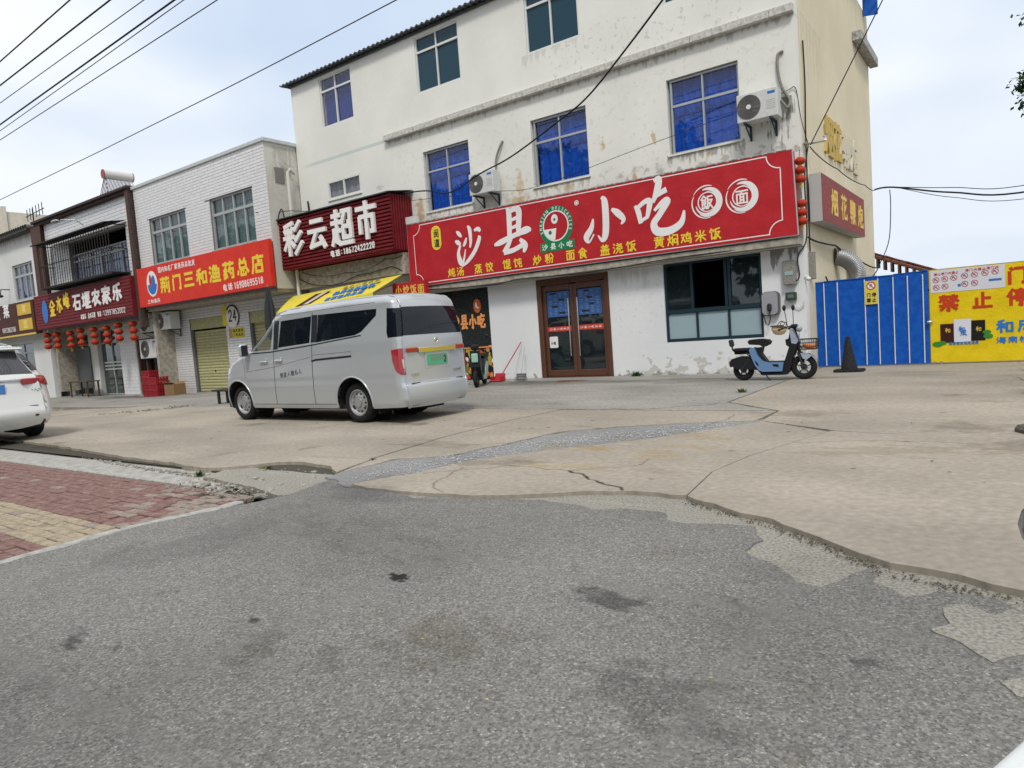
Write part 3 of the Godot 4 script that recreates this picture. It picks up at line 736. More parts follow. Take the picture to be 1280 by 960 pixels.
func build_pavement() -> void:
	var kmat := mottled("kerb_stone", [0.0, lin(0.22, 0.215, 0.20), 0.4, lin(0.34, 0.335, 0.31), 0.7, lin(0.41, 0.40, 0.38), 1.0, lin(0.48, 0.47, 0.45)], 1.6, 0.92, 0.4, 0.03, 81)
	# sloping concrete skirt under the forecourt lip
	var skirt := MB.new()
	var lip := [-60.0, 10.72, -15.27, 10.80, -13.52, 10.88, -10.95, 11.05, -9.52, 11.2, -8.48, 11.23, -7.3, 11.3, -6.9, 11.2, -6.2, 11.2]
	var low := [-60.0, 11.75, -15.27, 11.75, -13.52, 11.72, -10.95, 11.66, -9.52, 11.64, -8.48, 11.66, -7.3, 11.69, -6.9, 11.71, -6.2, 11.75]
	for i in range(0, lip.size() - 2, 2):
		var a := Vector3(lip[i], -0.052, lip[i + 1] - 0.12); var b := Vector3(lip[i + 2], -0.052, lip[i + 3] - 0.12)
		skirt.quad(Vector3(low[i], -0.075, low[i + 1]), Vector3(low[i + 2], -0.075, low[i + 3]), b, a)
	structure("concrete_skirt", skirt, mottled("skirt", [0.0, lin(0.25, 0.245, 0.225), 0.45, lin(0.33, 0.32, 0.295), 0.75, lin(0.38, 0.37, 0.34), 1.0, lin(0.44, 0.43, 0.40)], 2.3, 0.93, 0.5, 0.02, 83))
	# kerb stones along the pavement: back row and the row against the asphalt
	var kerb: MeshInstance3D
	var x := -6.25
	while x > -16.0:
		var mb := MB.new()
		var L := rng.randf_range(0.7, 0.85)
		mb.cbox(Vector3(x - L / 2, -0.10, 11.72 + rng.randf_range(-0.008, 0.008)), Vector3(L - 0.012, 0.11, 0.1), 0.012, Basis(Vector3.UP, rng.randf_range(-0.01, 0.01)))
		if kerb == null: kerb = structure("kerb", mb, kmat)
		else: part("kerb_stone", mb, kmat, kerb)
		x -= L
	var run := [Vector2(-5.52, 14.7), Vector2(-5.57, 13.78), Vector2(-5.62, 12.95), Vector2(-5.47, 12.2), Vector2(-5.50, 11.98)]
	var k0 := Vector2(-5.53, 14.7)
	for s in run.size() - 1:
		var a: Vector2 = run[s]; var b: Vector2 = run[s + 1]
		var n := maxi(1, int(a.distance_to(b) / 0.62 + 0.5))
		for i in n:
			var p := a.lerp(b, (i + 0.5) / n); var d := b - a
			var mb := MB.new()
			mb.cbox(Vector3(p.x - 0.06, -0.105, p.y), Vector3(0.105, 0.11, d.length() / n - 0.012), 0.01, Basis(Vector3.UP, atan2(d.x, d.y) + PI))
			part("kerb_stone", mb, kmat, kerb)
	# brick paving
	var bed := structure("brick_pavement", slab(V2([-40, 11.6, -6.0, 11.6, -5.55, 11.95, -5.5, 12.2, -5.65, 12.95, -5.6, 13.8, -5.55, 14.8, -40, 14.8]), -0.085, 0.1, 2.0), M["dirt"])
	var mats := []
	for i in 4:
		mats.append(mottled("brick_red_%d" % i, [0.0, lin(0.11, 0.07, 0.06), 0.35, lin(0.19, 0.11, 0.096), 0.65, lin(0.23, 0.142, 0.125), 1.0, lin(0.30, 0.23, 0.205)], 0.9 + 0.2 * i, 0.9, 0.3, 0.02, 91 + i))
	for i in 2:
		mats.append(mottled("brick_yellow_%d" % i, [0.0, lin(0.19, 0.16, 0.12), 0.45, lin(0.32, 0.265, 0.19), 1.0, lin(0.42, 0.36, 0.275)], 0.9 + 0.2 * i, 0.9, 0.3, 0.02, 101 + i))
	for i in 2:
		mats.append(mottled("brick_grey_%d" % i, [0.0, lin(0.16, 0.125, 0.105), 0.45, lin(0.255, 0.205, 0.175), 1.0, lin(0.33, 0.28, 0.245)], 0.9 + 0.2 * i, 0.9, 0.4, 0.02, 111 + i))
	var whole := MB.new()
	whole.cbox(Vector3.ZERO, Vector3(0.193, 0.05, 0.094), 0.006)
	var wm := whole.st.commit()
	var spots := []
	for r in 29:
		var z := 11.83 + r * 0.103
		var kx := lerpf(-5.60, -5.73, clampf((z - 12.1) / 0.7, 0, 1))
		if z < 12.0: kx = -5.66
		var off := 0.1 if r % 2 else 0.0
		for i in 60:
			var xx := kx - 0.1 - off - i * 0.202
			if z < 11.78 + (xx + 12.4) * 0.304 + 0.35:
				spots.append([Vector3(xx, 0, z), Vector2(xx, z - D).length(), r])
			if i == 0 and off > 0: spots.append([Vector3(kx - 0.049, 0, z), 0.1, r, 0.48])
	spots.sort_custom(func(a, b): return a[1] < b[1])
	var rest := []
	for k in 3: rest.append(MB.new())
	for i in spots.size():
		var s: Array = spots[i]
		var z: float = s[0].z
		var tact: bool = z > 12.86 and z < 13.38
		var worn: float = clampf(1.0 - Vector2(s[0].x + 5.8, z - 11.9).length() / 1.3, 0, 1)
		var m: int = rng.randi_range(0, 3)
		if tact: m = 4 + rng.randi_range(0, 1)
		if rng.randf() < worn * 1.1 or (tact and rng.randf() < 0.03) or rng.randf() < 0.015: m = 6 + rng.randi_range(0, 1)
		var sink := -absf(rng.randfn()) * 0.004 * (1.0 + 3.0 * worn)
		var b := Basis(Vector3.UP, rng.randfn() * 0.012 * (1.0 + 4.0 * worn)) * Basis(Vector3.RIGHT, rng.randfn() * 0.01) * Basis(Vector3.BACK, rng.randfn() * 0.006)
		var p := Vector3(s[0].x, -0.083 + sink, z)
		if i < 300:
			var o := part("brick", wm, mats[m], bed, false)
			o.transform = Transform3D(b.scaled_local(Vector3(s[3] if s.size() > 3 else 1.0, 1, 1)), p)
		else:
			rest[0 if m < 4 else 1 if m < 6 else 2].cbox(p, Vector3(0.193, 0.05, 0.094), 0.006, b)
	for k in 3:
		if rest[k].count:
			part("brick", rest[k], mats[[1, 4, 6][k]], bed, false).set_meta("kind", "stuff")
	# broken concrete and grit at the corner, weeds in the lip
	var bits := MB.new()
	for i in 420:
		var p := Vector2(-6.3, 11.45) + Vector2(rng.randf_range(-0.7, 0.9), rng.randf_range(-0.6, 0.5))
		if p.x > -5.5 and p.y < 11.2: p.y += 0.3
		var s := rng.randf_range(0.006, 0.022) if rng.randf() < 0.93 else rng.randf_range(0.03, 0.06)
		bits.cbox(Vector3(p.x, -0.046 + s * 0.2, p.y), Vector3(s * rng.randf_range(0.8, 1.8), s * 0.7, s), s * 0.15, Basis(Vector3(rng.randfn(), 3, rng.randfn()).normalized(), rng.randf() * TAU))
	for i in 500:  # crumbs along the forecourt lip
		var k := rng.randf_range(0.0, 1.0)
		var p := Vector2(lerpf(-12.5, -5.7, k), 0)
		p.y = 11.0 + 0.34 * smoothstep(-12.5, -7.4, p.x) - 0.55 * smoothstep(-7.3, -6.4, p.x) + rng.randf_range(0.02, 0.12)
		var s := rng.randf_range(0.006, 0.022)
		bits.cbox(Vector3(p.x, -0.052, p.y), Vector3(s * 1.4, s, s), s * 0.2, Basis(Vector3(rng.randfn(), 2, rng.randfn()).normalized(), rng.randf() * TAU))
	var grit := MB.new()
	for i in 420:  # dirt and grit in the step along the drive
		var k := rng.randf()
		var q := [Vector2(-1.9, 10.82), Vector2(-1.23, 11.2), Vector2(-0.8, 11.52), Vector2(-0.51, 11.77), Vector2(0.1, 11.93)]
		var s := int(k * 4); var p: Vector2 = q[s].lerp(q[s + 1], k * 4 - s) + Vector2(rng.randfn(), rng.randfn()) * 0.025
		var r := rng.randf_range(0.003, 0.009)
		grit.cbox(Vector3(p.x, -0.019, p.y), Vector3(r * 1.4, r, r), r * 0.2, Basis(Vector3(rng.randfn(), 2, rng.randfn()).normalized(), rng.randf() * TAU))
	var go := part("grit", grit, mottled("grit", [0.0, lin(0.05, 0.046, 0.034), 0.5, lin(0.13, 0.12, 0.09), 1.0, lin(0.30, 0.28, 0.23)], 0.25, 0.97, 0, 0.04, 123))
	go.set_meta("kind", "stuff")
	tag(go, "dark grit and dirt gathered along the slab edge above the asphalt", "grit")
	var bo := part("rubble", bits, mottled("rubble", [0.0, lin(0.16, 0.15, 0.125), 0.5, lin(0.31, 0.295, 0.26), 1.0, lin(0.45, 0.43, 0.39)], 0.6, 0.95, 0.3, 0.03, 121))
	bo.set_meta("kind", "stuff")
	tag(bo, "broken grey concrete crumbs and grit along the slab edges", "rubble")

# ---------------------------------------------------------------- buildings
# front wall at z with rectangular openings [x0, y0, x1, y1]; faces, reveals and back; uv runs 0..1 over the whole wall
func wall(mb: MB, x0: float, x1: float, y0: float, y1: float, z: float, holes: Array, deep := 0.24) -> void:
	var xs := [x0, x1]; var ys := [y0, y1]
	for h in holes:
		xs.append_array([h[0], h[2]]); ys.append_array([h[1], h[3]])
	xs.sort(); ys.sort()
	var uv := func(x: float, y: float) -> Vector2: return Vector2((x - x0) / (x1 - x0), 1.0 - (y - y0) / (y1 - y0))
	for i in xs.size() - 1:
		for j in ys.size() - 1:
			var a: float = maxf(xs[i], x0); var b: float = minf(xs[i + 1], x1); var c: float = maxf(ys[j], y0); var d: float = minf(ys[j + 1], y1)
			if b - a < 1e-5 or d - c < 1e-5: continue
			var open := false
			for h in holes:
				if (a + b) / 2 > h[0] and (a + b) / 2 < h[2] and (c + d) / 2 > h[1] and (c + d) / 2 < h[3]: open = true
			if open: continue
			mb.quv(Vector3(a, c, z), Vector3(b, c, z), Vector3(b, d, z), Vector3(a, d, z), uv.call(a, c), uv.call(b, c), uv.call(b, d), uv.call(a, d))
			mb.quv(Vector3(b, c, z - deep), Vector3(a, c, z - deep), Vector3(a, d, z - deep), Vector3(b, d, z - deep), uv.call(b, c), uv.call(a, c), uv.call(a, d), uv.call(b, d))
	for h in holes + [[x0, y0, x1, y1, 1]]:
		var p := [Vector2(h[0], h[1]), Vector2(h[2], h[1]), Vector2(h[2], h[3]), Vector2(h[0], h[3])]
		for k in 4:
			var q: Vector2 = p[k]; var r: Vector2 = p[(k + 1) % 4]
			if h.size() > 4:
				var s := q; q = r; r = s
			var u0: Vector2 = uv.call(q.x, q.y); var u1: Vector2 = uv.call(r.x, r.y)
			mb.quv(Vector3(q.x, q.y, z - deep), Vector3(q.x, q.y, z), Vector3(r.x, r.y, z), Vector3(r.x, r.y, z - deep), u0, u0, u1, u1)

func curtain_mesh(x0: float, x1: float, y0: float, y1: float, z: float, seed_: int, folds := 9.0) -> MB:
	var mb := MB.new()
	var n := int((x1 - x0) / 0.025)
	var f := func(i: int) -> float:
		var x := lerpf(x0, x1, float(i) / n)
		return z + 0.022 * sin(x * folds * 2.3 + seed_) + 0.012 * sin(x * folds * 5.1 + seed_ * 2.0)
	for i in n:
		var xa := lerpf(x0, x1, float(i) / n); var xb := lerpf(x0, x1, float(i + 1) / n)
		mb.quad(Vector3(xa, y0, f.call(i)), Vector3(xb, y0, f.call(i + 1)), Vector3(xb, y1, f.call(i + 1)), Vector3(xa, y1, f.call(i)))
	return mb

# a framed window set in an opening: frame > panes, curtain
func window(b: Node3D, x0: float, y0: float, x1: float, y1: float, z: float, cols: Array, rows: Array, fm: Material, gm: Material, cm: Material = null, fw := 0.05, inset := 0.0) -> MeshInstance3D:
	var mb := MB.new()
	var xs := [x0] + cols + [x1]
	var ys := [y0] + rows + [y1]
	for i in xs.size():
		var w := fw if i == 0 or i == xs.size() - 1 else fw * 0.9
		var cx: float = xs[i] + (w / 2 if i == 0 else -w / 2 if i == xs.size() - 1 else 0.0)
		mb.box(Vector3(cx, (y0 + y1) / 2, z), Vector3(w, y1 - y0, 0.06))
	for j in ys.size():
		var w := fw if j == 0 or j == ys.size() - 1 else fw * 1.3
		var cy: float = ys[j] + (w / 2 if j == 0 else -w / 2 if j == ys.size() - 1 else 0.0)
		mb.box(Vector3((x0 + x1) / 2, cy, z + 0.004), Vector3(x1 - x0 - 0.004, w, 0.062))
	var o := part("window", mb, fm, b)
	for i in xs.size() - 1:
		for j in ys.size() - 1:
			var p := MB.new()
			var pz := z - 0.01 - 0.012 * ((i + j) % 2)
			p.box(Vector3((xs[i] + xs[i + 1]) / 2, (ys[j] + ys[j + 1]) / 2, pz), Vector3(xs[i + 1] - xs[i] - 0.02, ys[j + 1] - ys[j] - 0.02, 0.005))
			part("pane", p, gm, o)
	if cm:
		part("curtain", curtain_mesh(x0 + 0.02, x1 - 0.02, y0 + 0.02, y1 - 0.02, z - 0.13 - inset, int(absf(x0 * 10))), cm, o)
	return o

func plaster(key: String, x0: float, x1: float, y0: float, y1: float, base: Color, alt: Color, ppm: float, marks: Array, seed_: int, rough := 0.9) -> StandardMaterial3D:
	# painted render with faded patches; marks: [kind, x0, y0, x1, y1, colour, strength]
	var w := int((x1 - x0) * ppm); var h := int((y1 - y0) * ppm)
	var im := Image.create(w, h, false, Image.FORMAT_RGB8)
	var n := FastNoiseLite.new(); n.seed = seed_; n.frequency = 0.35; n.fractal_octaves = 5
	var f := FastNoiseLite.new(); f.seed = seed_ + 1; f.frequency = 5.0; f.fractal_octaves = 3
	for j in h:
		var y := y1 - (j + 0.5) / ppm
		for i in w:
			var x := x0 + (i + 0.5) / ppm
			var k := clampf(0.5 + n.get_noise_2d(x, y * 0.8) * 1.3 + f.get_noise_2d(x, y) * 0.22, 0, 1)
			im.set_pixel(i, j, base.lerp(alt, k))
	var g := FastNoiseLite.new(); g.seed = seed_ + 2; g.frequency = 2.2; g.fractal_octaves = 5
	var s := FastNoiseLite.new(); s.seed = seed_ + 3; s.frequency = 3.0; s.fractal_octaves = 3
	for m in marks:
		for j in range(maxi(0, int((y1 - m[4]) * ppm)), mini(h, int((y1 - m[2]) * ppm))):
			var y := y1 - (j + 0.5) / ppm
			for i in range(maxi(0, int((m[1] - x0) * ppm)), mini(w, int((m[3] - x0) * ppm))):
				var x := x0 + (i + 0.5) / ppm
				var u: float = (x - m[1]) / (m[3] - m[1]); var v: float = (y - m[2]) / (m[4] - m[2])
				var a := 0.0
				match m[0]:
					"drip":  # runs down from the top edge, ragged
						a = smoothstep(0.25, 0.6, v + s.get_noise_2d(x * 2.0, y * 0.12) * 0.8 + g.get_noise_2d(x * 2, y) * 0.5 - 0.35)
					"mould":  # speckled growth along the lower edge
						a = smoothstep(0.12, 0.4, g.get_noise_2d(x * 1.6, y * 1.6) + 0.32 - v * 0.65)
					"spots":
						a = smoothstep(0.32, 0.42, g.get_noise_2d(x * 2.2, y * 2.2))
					"band":
						a = smoothstep(0.0, 0.12, v) * smoothstep(1.0, 0.88, v)
						a *= smoothstep(0.0, 0.25, u)
					"peel":  # paint fallen off in flakes
						a = smoothstep(0.10, 0.16, g.get_noise_2d(x * 1.3, y * 1.7) + 0.20 - v * 0.5)
					"blot":
						a = smoothstep(1.0, 0.3, Vector2(u * 2 - 1, v * 2 - 1).length() + g.get_noise_2d(x * 2, y * 2) * 0.9)
				if a > 0.01:
					im.set_pixel(i, j, im.get_pixel(i, j).lerp(m[5], a * float(m[6])))
	var mat := plain(key, Color.WHITE, rough)
	mat.albedo_texture = ImageTexture.create_from_image(im)
	mat.heightmap_enabled = true
	mat.heightmap_scale = 0.15
	mat.heightmap_texture = relief_tex(2)
	return mat

func shared_materials() -> void:
	var m := plain("alu", lin(0.40, 0.42, 0.42), 0.45, 0.2)
	plain("white_frame", lin(0.66, 0.67, 0.66), 0.5)
	plain("black_metal", lin(0.025, 0.027, 0.03), 0.5, 0.3)
	plain("rubber", lin(0.018, 0.018, 0.019), 0.85)
	plain("cable", lin(0.016, 0.017, 0.02), 0.6)
	plain("white_letter", lin(0.78, 0.77, 0.76), 0.5)
	plain("yellow_letter", lin(0.78, 0.60, 0.05), 0.5)
	plain("gold_letter", lin(0.70, 0.50, 0.08), 0.5)
	plain("red_letter", lin(0.50, 0.035, 0.02), 0.55)
	plain("blue_letter", lin(0.03, 0.17, 0.5), 0.5)
	plain("steel", lin(0.5, 0.5, 0.5), 0.35, 0.9)
	plain("chrome", lin(0.75, 0.76, 0.77), 0.12, 1.0)
	plain("teal_frame", lin(0.012, 0.035, 0.05), 0.4, 0.2)
	var bc := mottled("blue_curtain", [0.0, lin(0.004, 0.06, 0.44), 0.5, lin(0.006, 0.105, 0.68), 1.0, lin(0.010, 0.16, 0.80)], 0.9, 0.9, 0, 0.01, 5)
	bc.backlight_enabled = true
	bc.backlight = lin(0.006, 0.03, 0.2)
	mottled("net_curtain", [0.0, lin(0.22, 0.23, 0.27), 0.5, lin(0.33, 0.35, 0.38), 1.0, lin(0.45, 0.46, 0.49)], 0.7, 0.95, 0, 0.02, 6)
	mottled("teal_curtain", [0.0, lin(0.10, 0.19, 0.20), 0.5, lin(0.15, 0.26, 0.265), 1.0, lin(0.20, 0.33, 0.33)], 1.4, 0.9, 0, 0.01, 7)
	mottled("old_blue_curtain", [0.0, lin(0.02, 0.045, 0.16), 0.5, lin(0.05, 0.10, 0.28), 1.0, lin(0.12, 0.19, 0.40)], 1.2, 0.9, 0, 0.012, 8)
	mottled("indigo_curtain", [0.0, lin(0.008, 0.03, 0.22), 0.5, lin(0.012, 0.045, 0.32), 1.0, lin(0.018, 0.06, 0.40)], 1.2, 0.9, 0, 0.012, 18)
	glass("clear_glass", lin(0.02, 0.03, 0.03), 0.12).metallic_specular = 0.4
	glass("dark_glass", lin(0.012, 0.055, 0.085), 0.86).metallic_specular = 0.35
	glass("shop_glass", lin(0.02, 0.03, 0.035), 0.5)
	plain("frosted", lin(0.30, 0.40, 0.44), 0.25)
	mottled("old_concrete", [0.0, lin(0.13, 0.13, 0.12), 0.35, lin(0.30, 0.30, 0.28), 0.65, lin(0.42, 0.42, 0.40), 1.0, lin(0.52, 0.52, 0.49)], 1.5, 0.95, 0.4, 0.02, 10)
	mottled("soffit", [0.0, lin(0.22, 0.20, 0.165), 0.5, lin(0.36, 0.33, 0.275), 1.0, lin(0.46, 0.43, 0.37)], 2.2, 0.95, 0.2, 0.02, 12)
	mottled("interior", [0.0, lin(0.10, 0.10, 0.10), 1.0, lin(0.18, 0.175, 0.17)], 2.0, 0.9, 0, 0.02, 13)
	mottled("rust", [0.0, lin(0.06, 0.03, 0.018), 0.5, lin(0.17, 0.075, 0.035), 1.0, lin(0.30, 0.15, 0.075)], 0.4, 0.9, 0.2, 0.03, 14)
	mottled("copper", [0.0, lin(0.02, 0.010, 0.008), 0.4, lin(0.07, 0.028, 0.017), 0.65, lin(0.16, 0.062, 0.035), 0.85, lin(0.26, 0.12, 0.07), 1.0, lin(0.40, 0.25, 0.18)], 0.35, 0.35, 0.25, 0.03, 15)

func build_eatery() -> void:
	var b := thing("eatery_building", "cream three-storey building with blue-curtained windows behind the long red sign", "building", Vector3(-11.5, 0, -4.6))
	var mould := lin(0.10, 0.105, 0.095)
	var rust := lin(0.50, 0.33, 0.17)
	var marks := [
		["band", -19.65, 7.30, -15.3, 7.42, lin(0.42, 0.50, 0.50), 0.55],
		["drip", -15.3, 7.1, -3.5, 7.33, lin(0.25, 0.25, 0.23), 0.4],
		["mould", -14.4, 4.55, -3.5, 5.2, lin(0.45, 0.45, 0.42), 0.4], ["mould", -8.2, 4.55, -3.5, 4.95, lin(0.3, 0.3, 0.28), 0.45],
		["drip", -4.25, 4.55, -3.55, 5.7, mould, 0.7], ["spots", -15, 5, -3.6, 7.2, lin(0.5, 0.48, 0.44), 0.25],
		["spots", -9.5, 7.5, -4.5, 8.5, lin(0.4, 0.39, 0.36), 0.35], ["drip", -10.2, 8.0, -8.3, 8.36, lin(0.44, 0.43, 0.4), 0.35],
		["blot", -14.35, 4.7, -14.0, 5.6, rust, 0.7], ["blot", -10.7, 4.6, -10.4, 5.6, rust, 0.55], ["blot", -11.0, 4.6, -10.2, 4.9, rust, 0.6],
		["blot", -8.1, 5.5, -7.95, 5.85, rust, 0.8], ["blot", -6.75, 5.35, -6.62, 5.7, rust, 0.7], ["blot", -9.3, 4.7, -8.8, 4.98, rust, 0.6],
		["blot", -7.3, 4.6, -7.15, 4.9, rust, 0.8], ["blot", -5.5, 4.75, -5.35, 5.0, rust, 0.7], ["spots", -14.4, 4.6, -9, 5.3, rust, 0.35],
		["drip", -13.9, 4.6, -12.1, 4.98, lin(0.3, 0.28, 0.24), 0.5], ["drip", -10.1, 4.6, -8.4, 5.0, lin(0.3, 0.28, 0.24), 0.5], ["drip", -6.4, 4.6, -4.6, 5.05, lin(0.25, 0.24, 0.21), 0.6],
		["blot", -16.0, 5.95, -15.6, 6.15, lin(0.35, 0.34, 0.32), 0.4]]
	var up := plaster("upper_plaster", -19.65, -3.5, 2.62, 10.1, lin(0.70, 0.695, 0.65), lin(0.76, 0.755, 0.71), 90.0, marks, 201)
	var W3 := [[-18.2, 8.38, -16.67, 9.95], [-13.9, 8.38, -12.25, 9.95], [-10.03, 8.37, -8.46, 9.95], [-6.29, 8.37, -4.72, 9.95]]
	var W2 := [[-13.9, 4.98, -12.18, 6.71], [-10.08, 5.01, -8.42, 6.71], [-6.31, 5.05, -4.68, 6.72]]
	var ws := [[-18.2, 6.06, -16.62, 6.65]]
	var mb := MB.new()
	wall(mb, -19.65, -3.5, 2.62, 10.1, 0.0, W3 + W2 + ws)
	part("wall", mb, up, b)
	# white-painted shop front below
	var low := plaster("shop_plaster", -19.65, -3.5, -0.3, 2.62, lin(0.68, 0.70, 0.71), lin(0.74, 0.755, 0.76), 100.0, [
		["peel", -7.3, 0.0, -4.0, 0.5, lin(0.45, 0.43, 0.385), 0.7], ["mould", -11.9, -0.05, -3.5, 0.16, lin(0.22, 0.21, 0.18), 0.7], ["spots", -8, 1.0, -6.7, 2.2, lin(0.5, 0.5, 0.5), 0.25],
		["drip", -7.9, 1.6, -7.0, 2.62, lin(0.45, 0.45, 0.44), 0.35], ["drip", -4.2, 1.9, -3.6, 2.62, lin(0.16, 0.15, 0.14), 0.75], ["blot", -3.75, 0.0, -3.5, 0.9, lin(0.35, 0.33, 0.29), 0.6]], 211)
	mb = MB.new()
	wall(mb, -19.65, -3.5, -0.3, 2.61, -0.012, [[-10.26, -0.02, -8.1, 2.6], [-6.65, 0.76, -4.39, 2.6], [-19.0, 0.02, -15.2, 2.5], [-14.45, -0.02, -11.89, 2.6]], 0.26)
	part("shopfront_wall", mb, low, b)
	# yellow side wall, back wall, left wall, floors
	var sidem := plaster("side_plaster", 0.25, 9.2, -0.3, 10.1, lin(0.64, 0.57, 0.41), lin(0.70, 0.63, 0.47), 60.0, [["mould", 0.25, -0.3, 9.2, 0.6, mould, 0.6], ["drip", 0.3, 5.4, 2.4, 7.5, lin(0.5, 0.45, 0.33), 0.4], ["spots", 0.3, 1, 9, 5, lin(0.45, 0.4, 0.3), 0.25], ["drip", 6, 7.5, 7.5, 10, lin(0.48, 0.44, 0.35), 0.35]], 221)
	mb = MB.new()
	var s := MB.new()
	wall(s, 0.25, 9.2, -0.3, 10.1, 0.0, [])
	var si := part("side_wall", s, sidem, b, false)
	si.transform = Transform3D(Basis(Vector3.UP, PI / 2), Vector3(-3.502, 0, 0) - b.position)
	mb.box(Vector3(-11.58, 4.9, -9.1), Vector3(15.7, 10.4, 0.2))
	mb.box(Vector3(-19.55, 4.9, -4.6), Vector3(0.18, 10.4, 8.7))
	mb.box(Vector3(-11.6, 7.2, -4.7), Vector3(15.5, 0.16, 8.3))
	mb.box(Vector3(-11.6, 3.0, -4.7), Vector3(15.5, 0.2, 8.3))
	mb.box(Vector3(-14.55, 1.4, -4.6), Vector3(0.16, 2.9, 8.2))
	mb.box(Vector3(-9.2, 1.4, -6.2), Vector3(10.4, 2.9, 0.14))
	part("inner_walls", mb, M["interior"], b)
	mb = MB.new()
	mb.box(Vector3(-11.6, -0.1, -4.72), Vector3(15.6, 0.16, 8.4))
	part("floor", mb, M["interior"], b)
	# furniture hints in the dining room
	for i in 3:
		var t := thing("dining_table", "dim dining table inside the eatery behind the dark shop window", "table", Vector3(-5.0 - i * 1.5, -0.02, -2.2), "tables in the dim dining room")
		var q := MB.new()
		q.cbox(Vector3(0, 0.73, 0), Vector3(1.1, 0.04, 0.65), 0.01)
		part("table_top", q, M["copper"], t, false)
		for sx in [-0.45, 0.45]:
			for sz in [-0.25, 0.25]:
				q = MB.new()
				q.box(Vector3(sx, 0.355, sz), Vector3(0.05, 0.71, 0.05))
				part("leg", q, M["black_metal"], t, false)
	# ledge, canopy slab
	mb = MB.new()
	var xx := -15.35
	while xx < -3.52:
		var L := minf(rng.randf_range(1.6, 2.4), -3.5 - xx)
		mb.cbox(Vector3(xx + L / 2, 7.405, 0.07), Vector3(L - 0.006, 0.17, 0.14), 0.012)
		xx += L
	part("ledge", mb, mottled("ledge_paint", [0.0, lin(0.26, 0.26, 0.24), 0.3, lin(0.46, 0.455, 0.42), 0.6, lin(0.56, 0.55, 0.51), 1.0, lin(0.66, 0.65, 0.60)], 1.3, 0.95, 0.3, 0.02, 71), b)
	mb = MB.new()
	mb.box(Vector3(-8.97, 2.71, 0.17), Vector3(10.9, 0.13, 0.36))
	mb.box(Vector3(-17.05, 3.55, 0.27), Vector3(5.15, 0.62, 0.53))
	part("canopy_slab", mb, M["soffit"], b)
	# corrugated roof
	mb = MB.new()
	var n := 330
	for i in n:
		var xa := -19.95 + 16.75 * i / n; var xb := -19.95 + 16.75 * (i + 1) / n
		var ya := 10.15 + 0.028 * sin(TAU * xa / 0.2); var yb := 10.15 + 0.028 * sin(TAU * xb / 0.2)
		mb.quad(Vector3(xa, ya, 0.22), Vector3(xb, yb, 0.22), Vector3(xb, yb + 0.9, -9.4), Vector3(xa, ya + 0.9, -9.4))
		mb.quad(Vector3(xb, yb - 0.045, 0.22), Vector3(xa, ya - 0.045, 0.22), Vector3(xa, ya + 0.85, -9.4), Vector3(xb, yb + 0.85, -9.4))
		mb.quad(Vector3(xa, ya - 0.045, 0.22), Vector3(xb, yb - 0.045, 0.22), Vector3(xb, yb, 0.22), Vector3(xa, ya, 0.22))
	mb.box(Vector3(-11.6, 10.06, 0.02), Vector3(16.2, 0.05, 0.1))
	part("roof", mb, mottled("roof_sheet", [0.0, lin(0.04, 0.045, 0.05), 0.5, lin(0.08, 0.088, 0.098), 1.0, lin(0.15, 0.155, 0.165)], 1.5, 0.8, 0.1, 0.02, 16), b)
	# windows
	for k in 4:
		var h: Array = W3[k]
		var cx: float = (h[0] + h[2]) / 2 - 0.03
		window(b, h[0] + 0.005, h[1], h[2] - 0.005, h[3], -0.06, [cx], [9.52], M["white_frame"], M["clear_glass"] if k == 0 else M["dark_glass"], M["indigo_curtain"] if k == 0 else M["teal_curtain"], 0.045)
	for h in W2:
		var cx: float = (h[0] + h[2]) / 2
		window(b, h[0] + 0.06, h[1], h[2] - 0.005, h[3] - 0.02, -0.09, [cx], [6.12], M["alu"], M["clear_glass"], M["blue_curtain"], 0.04)
	window(b, -18.2, 6.06, -16.62, 6.65, -0.03, [-17.42], [], M["white_frame"], M["clear_glass"], M["net_curtain"], 0.06)
	for h in W2 + ws:
		mb = MB.new()
		mb.box(Vector3((h[0] + h[2]) / 2, h[1] - 0.02, 0.01), Vector3(h[2] - h[0] + 0.06, 0.04, 0.05))
		part("sill", mb, up, b)
	build_doors(b)

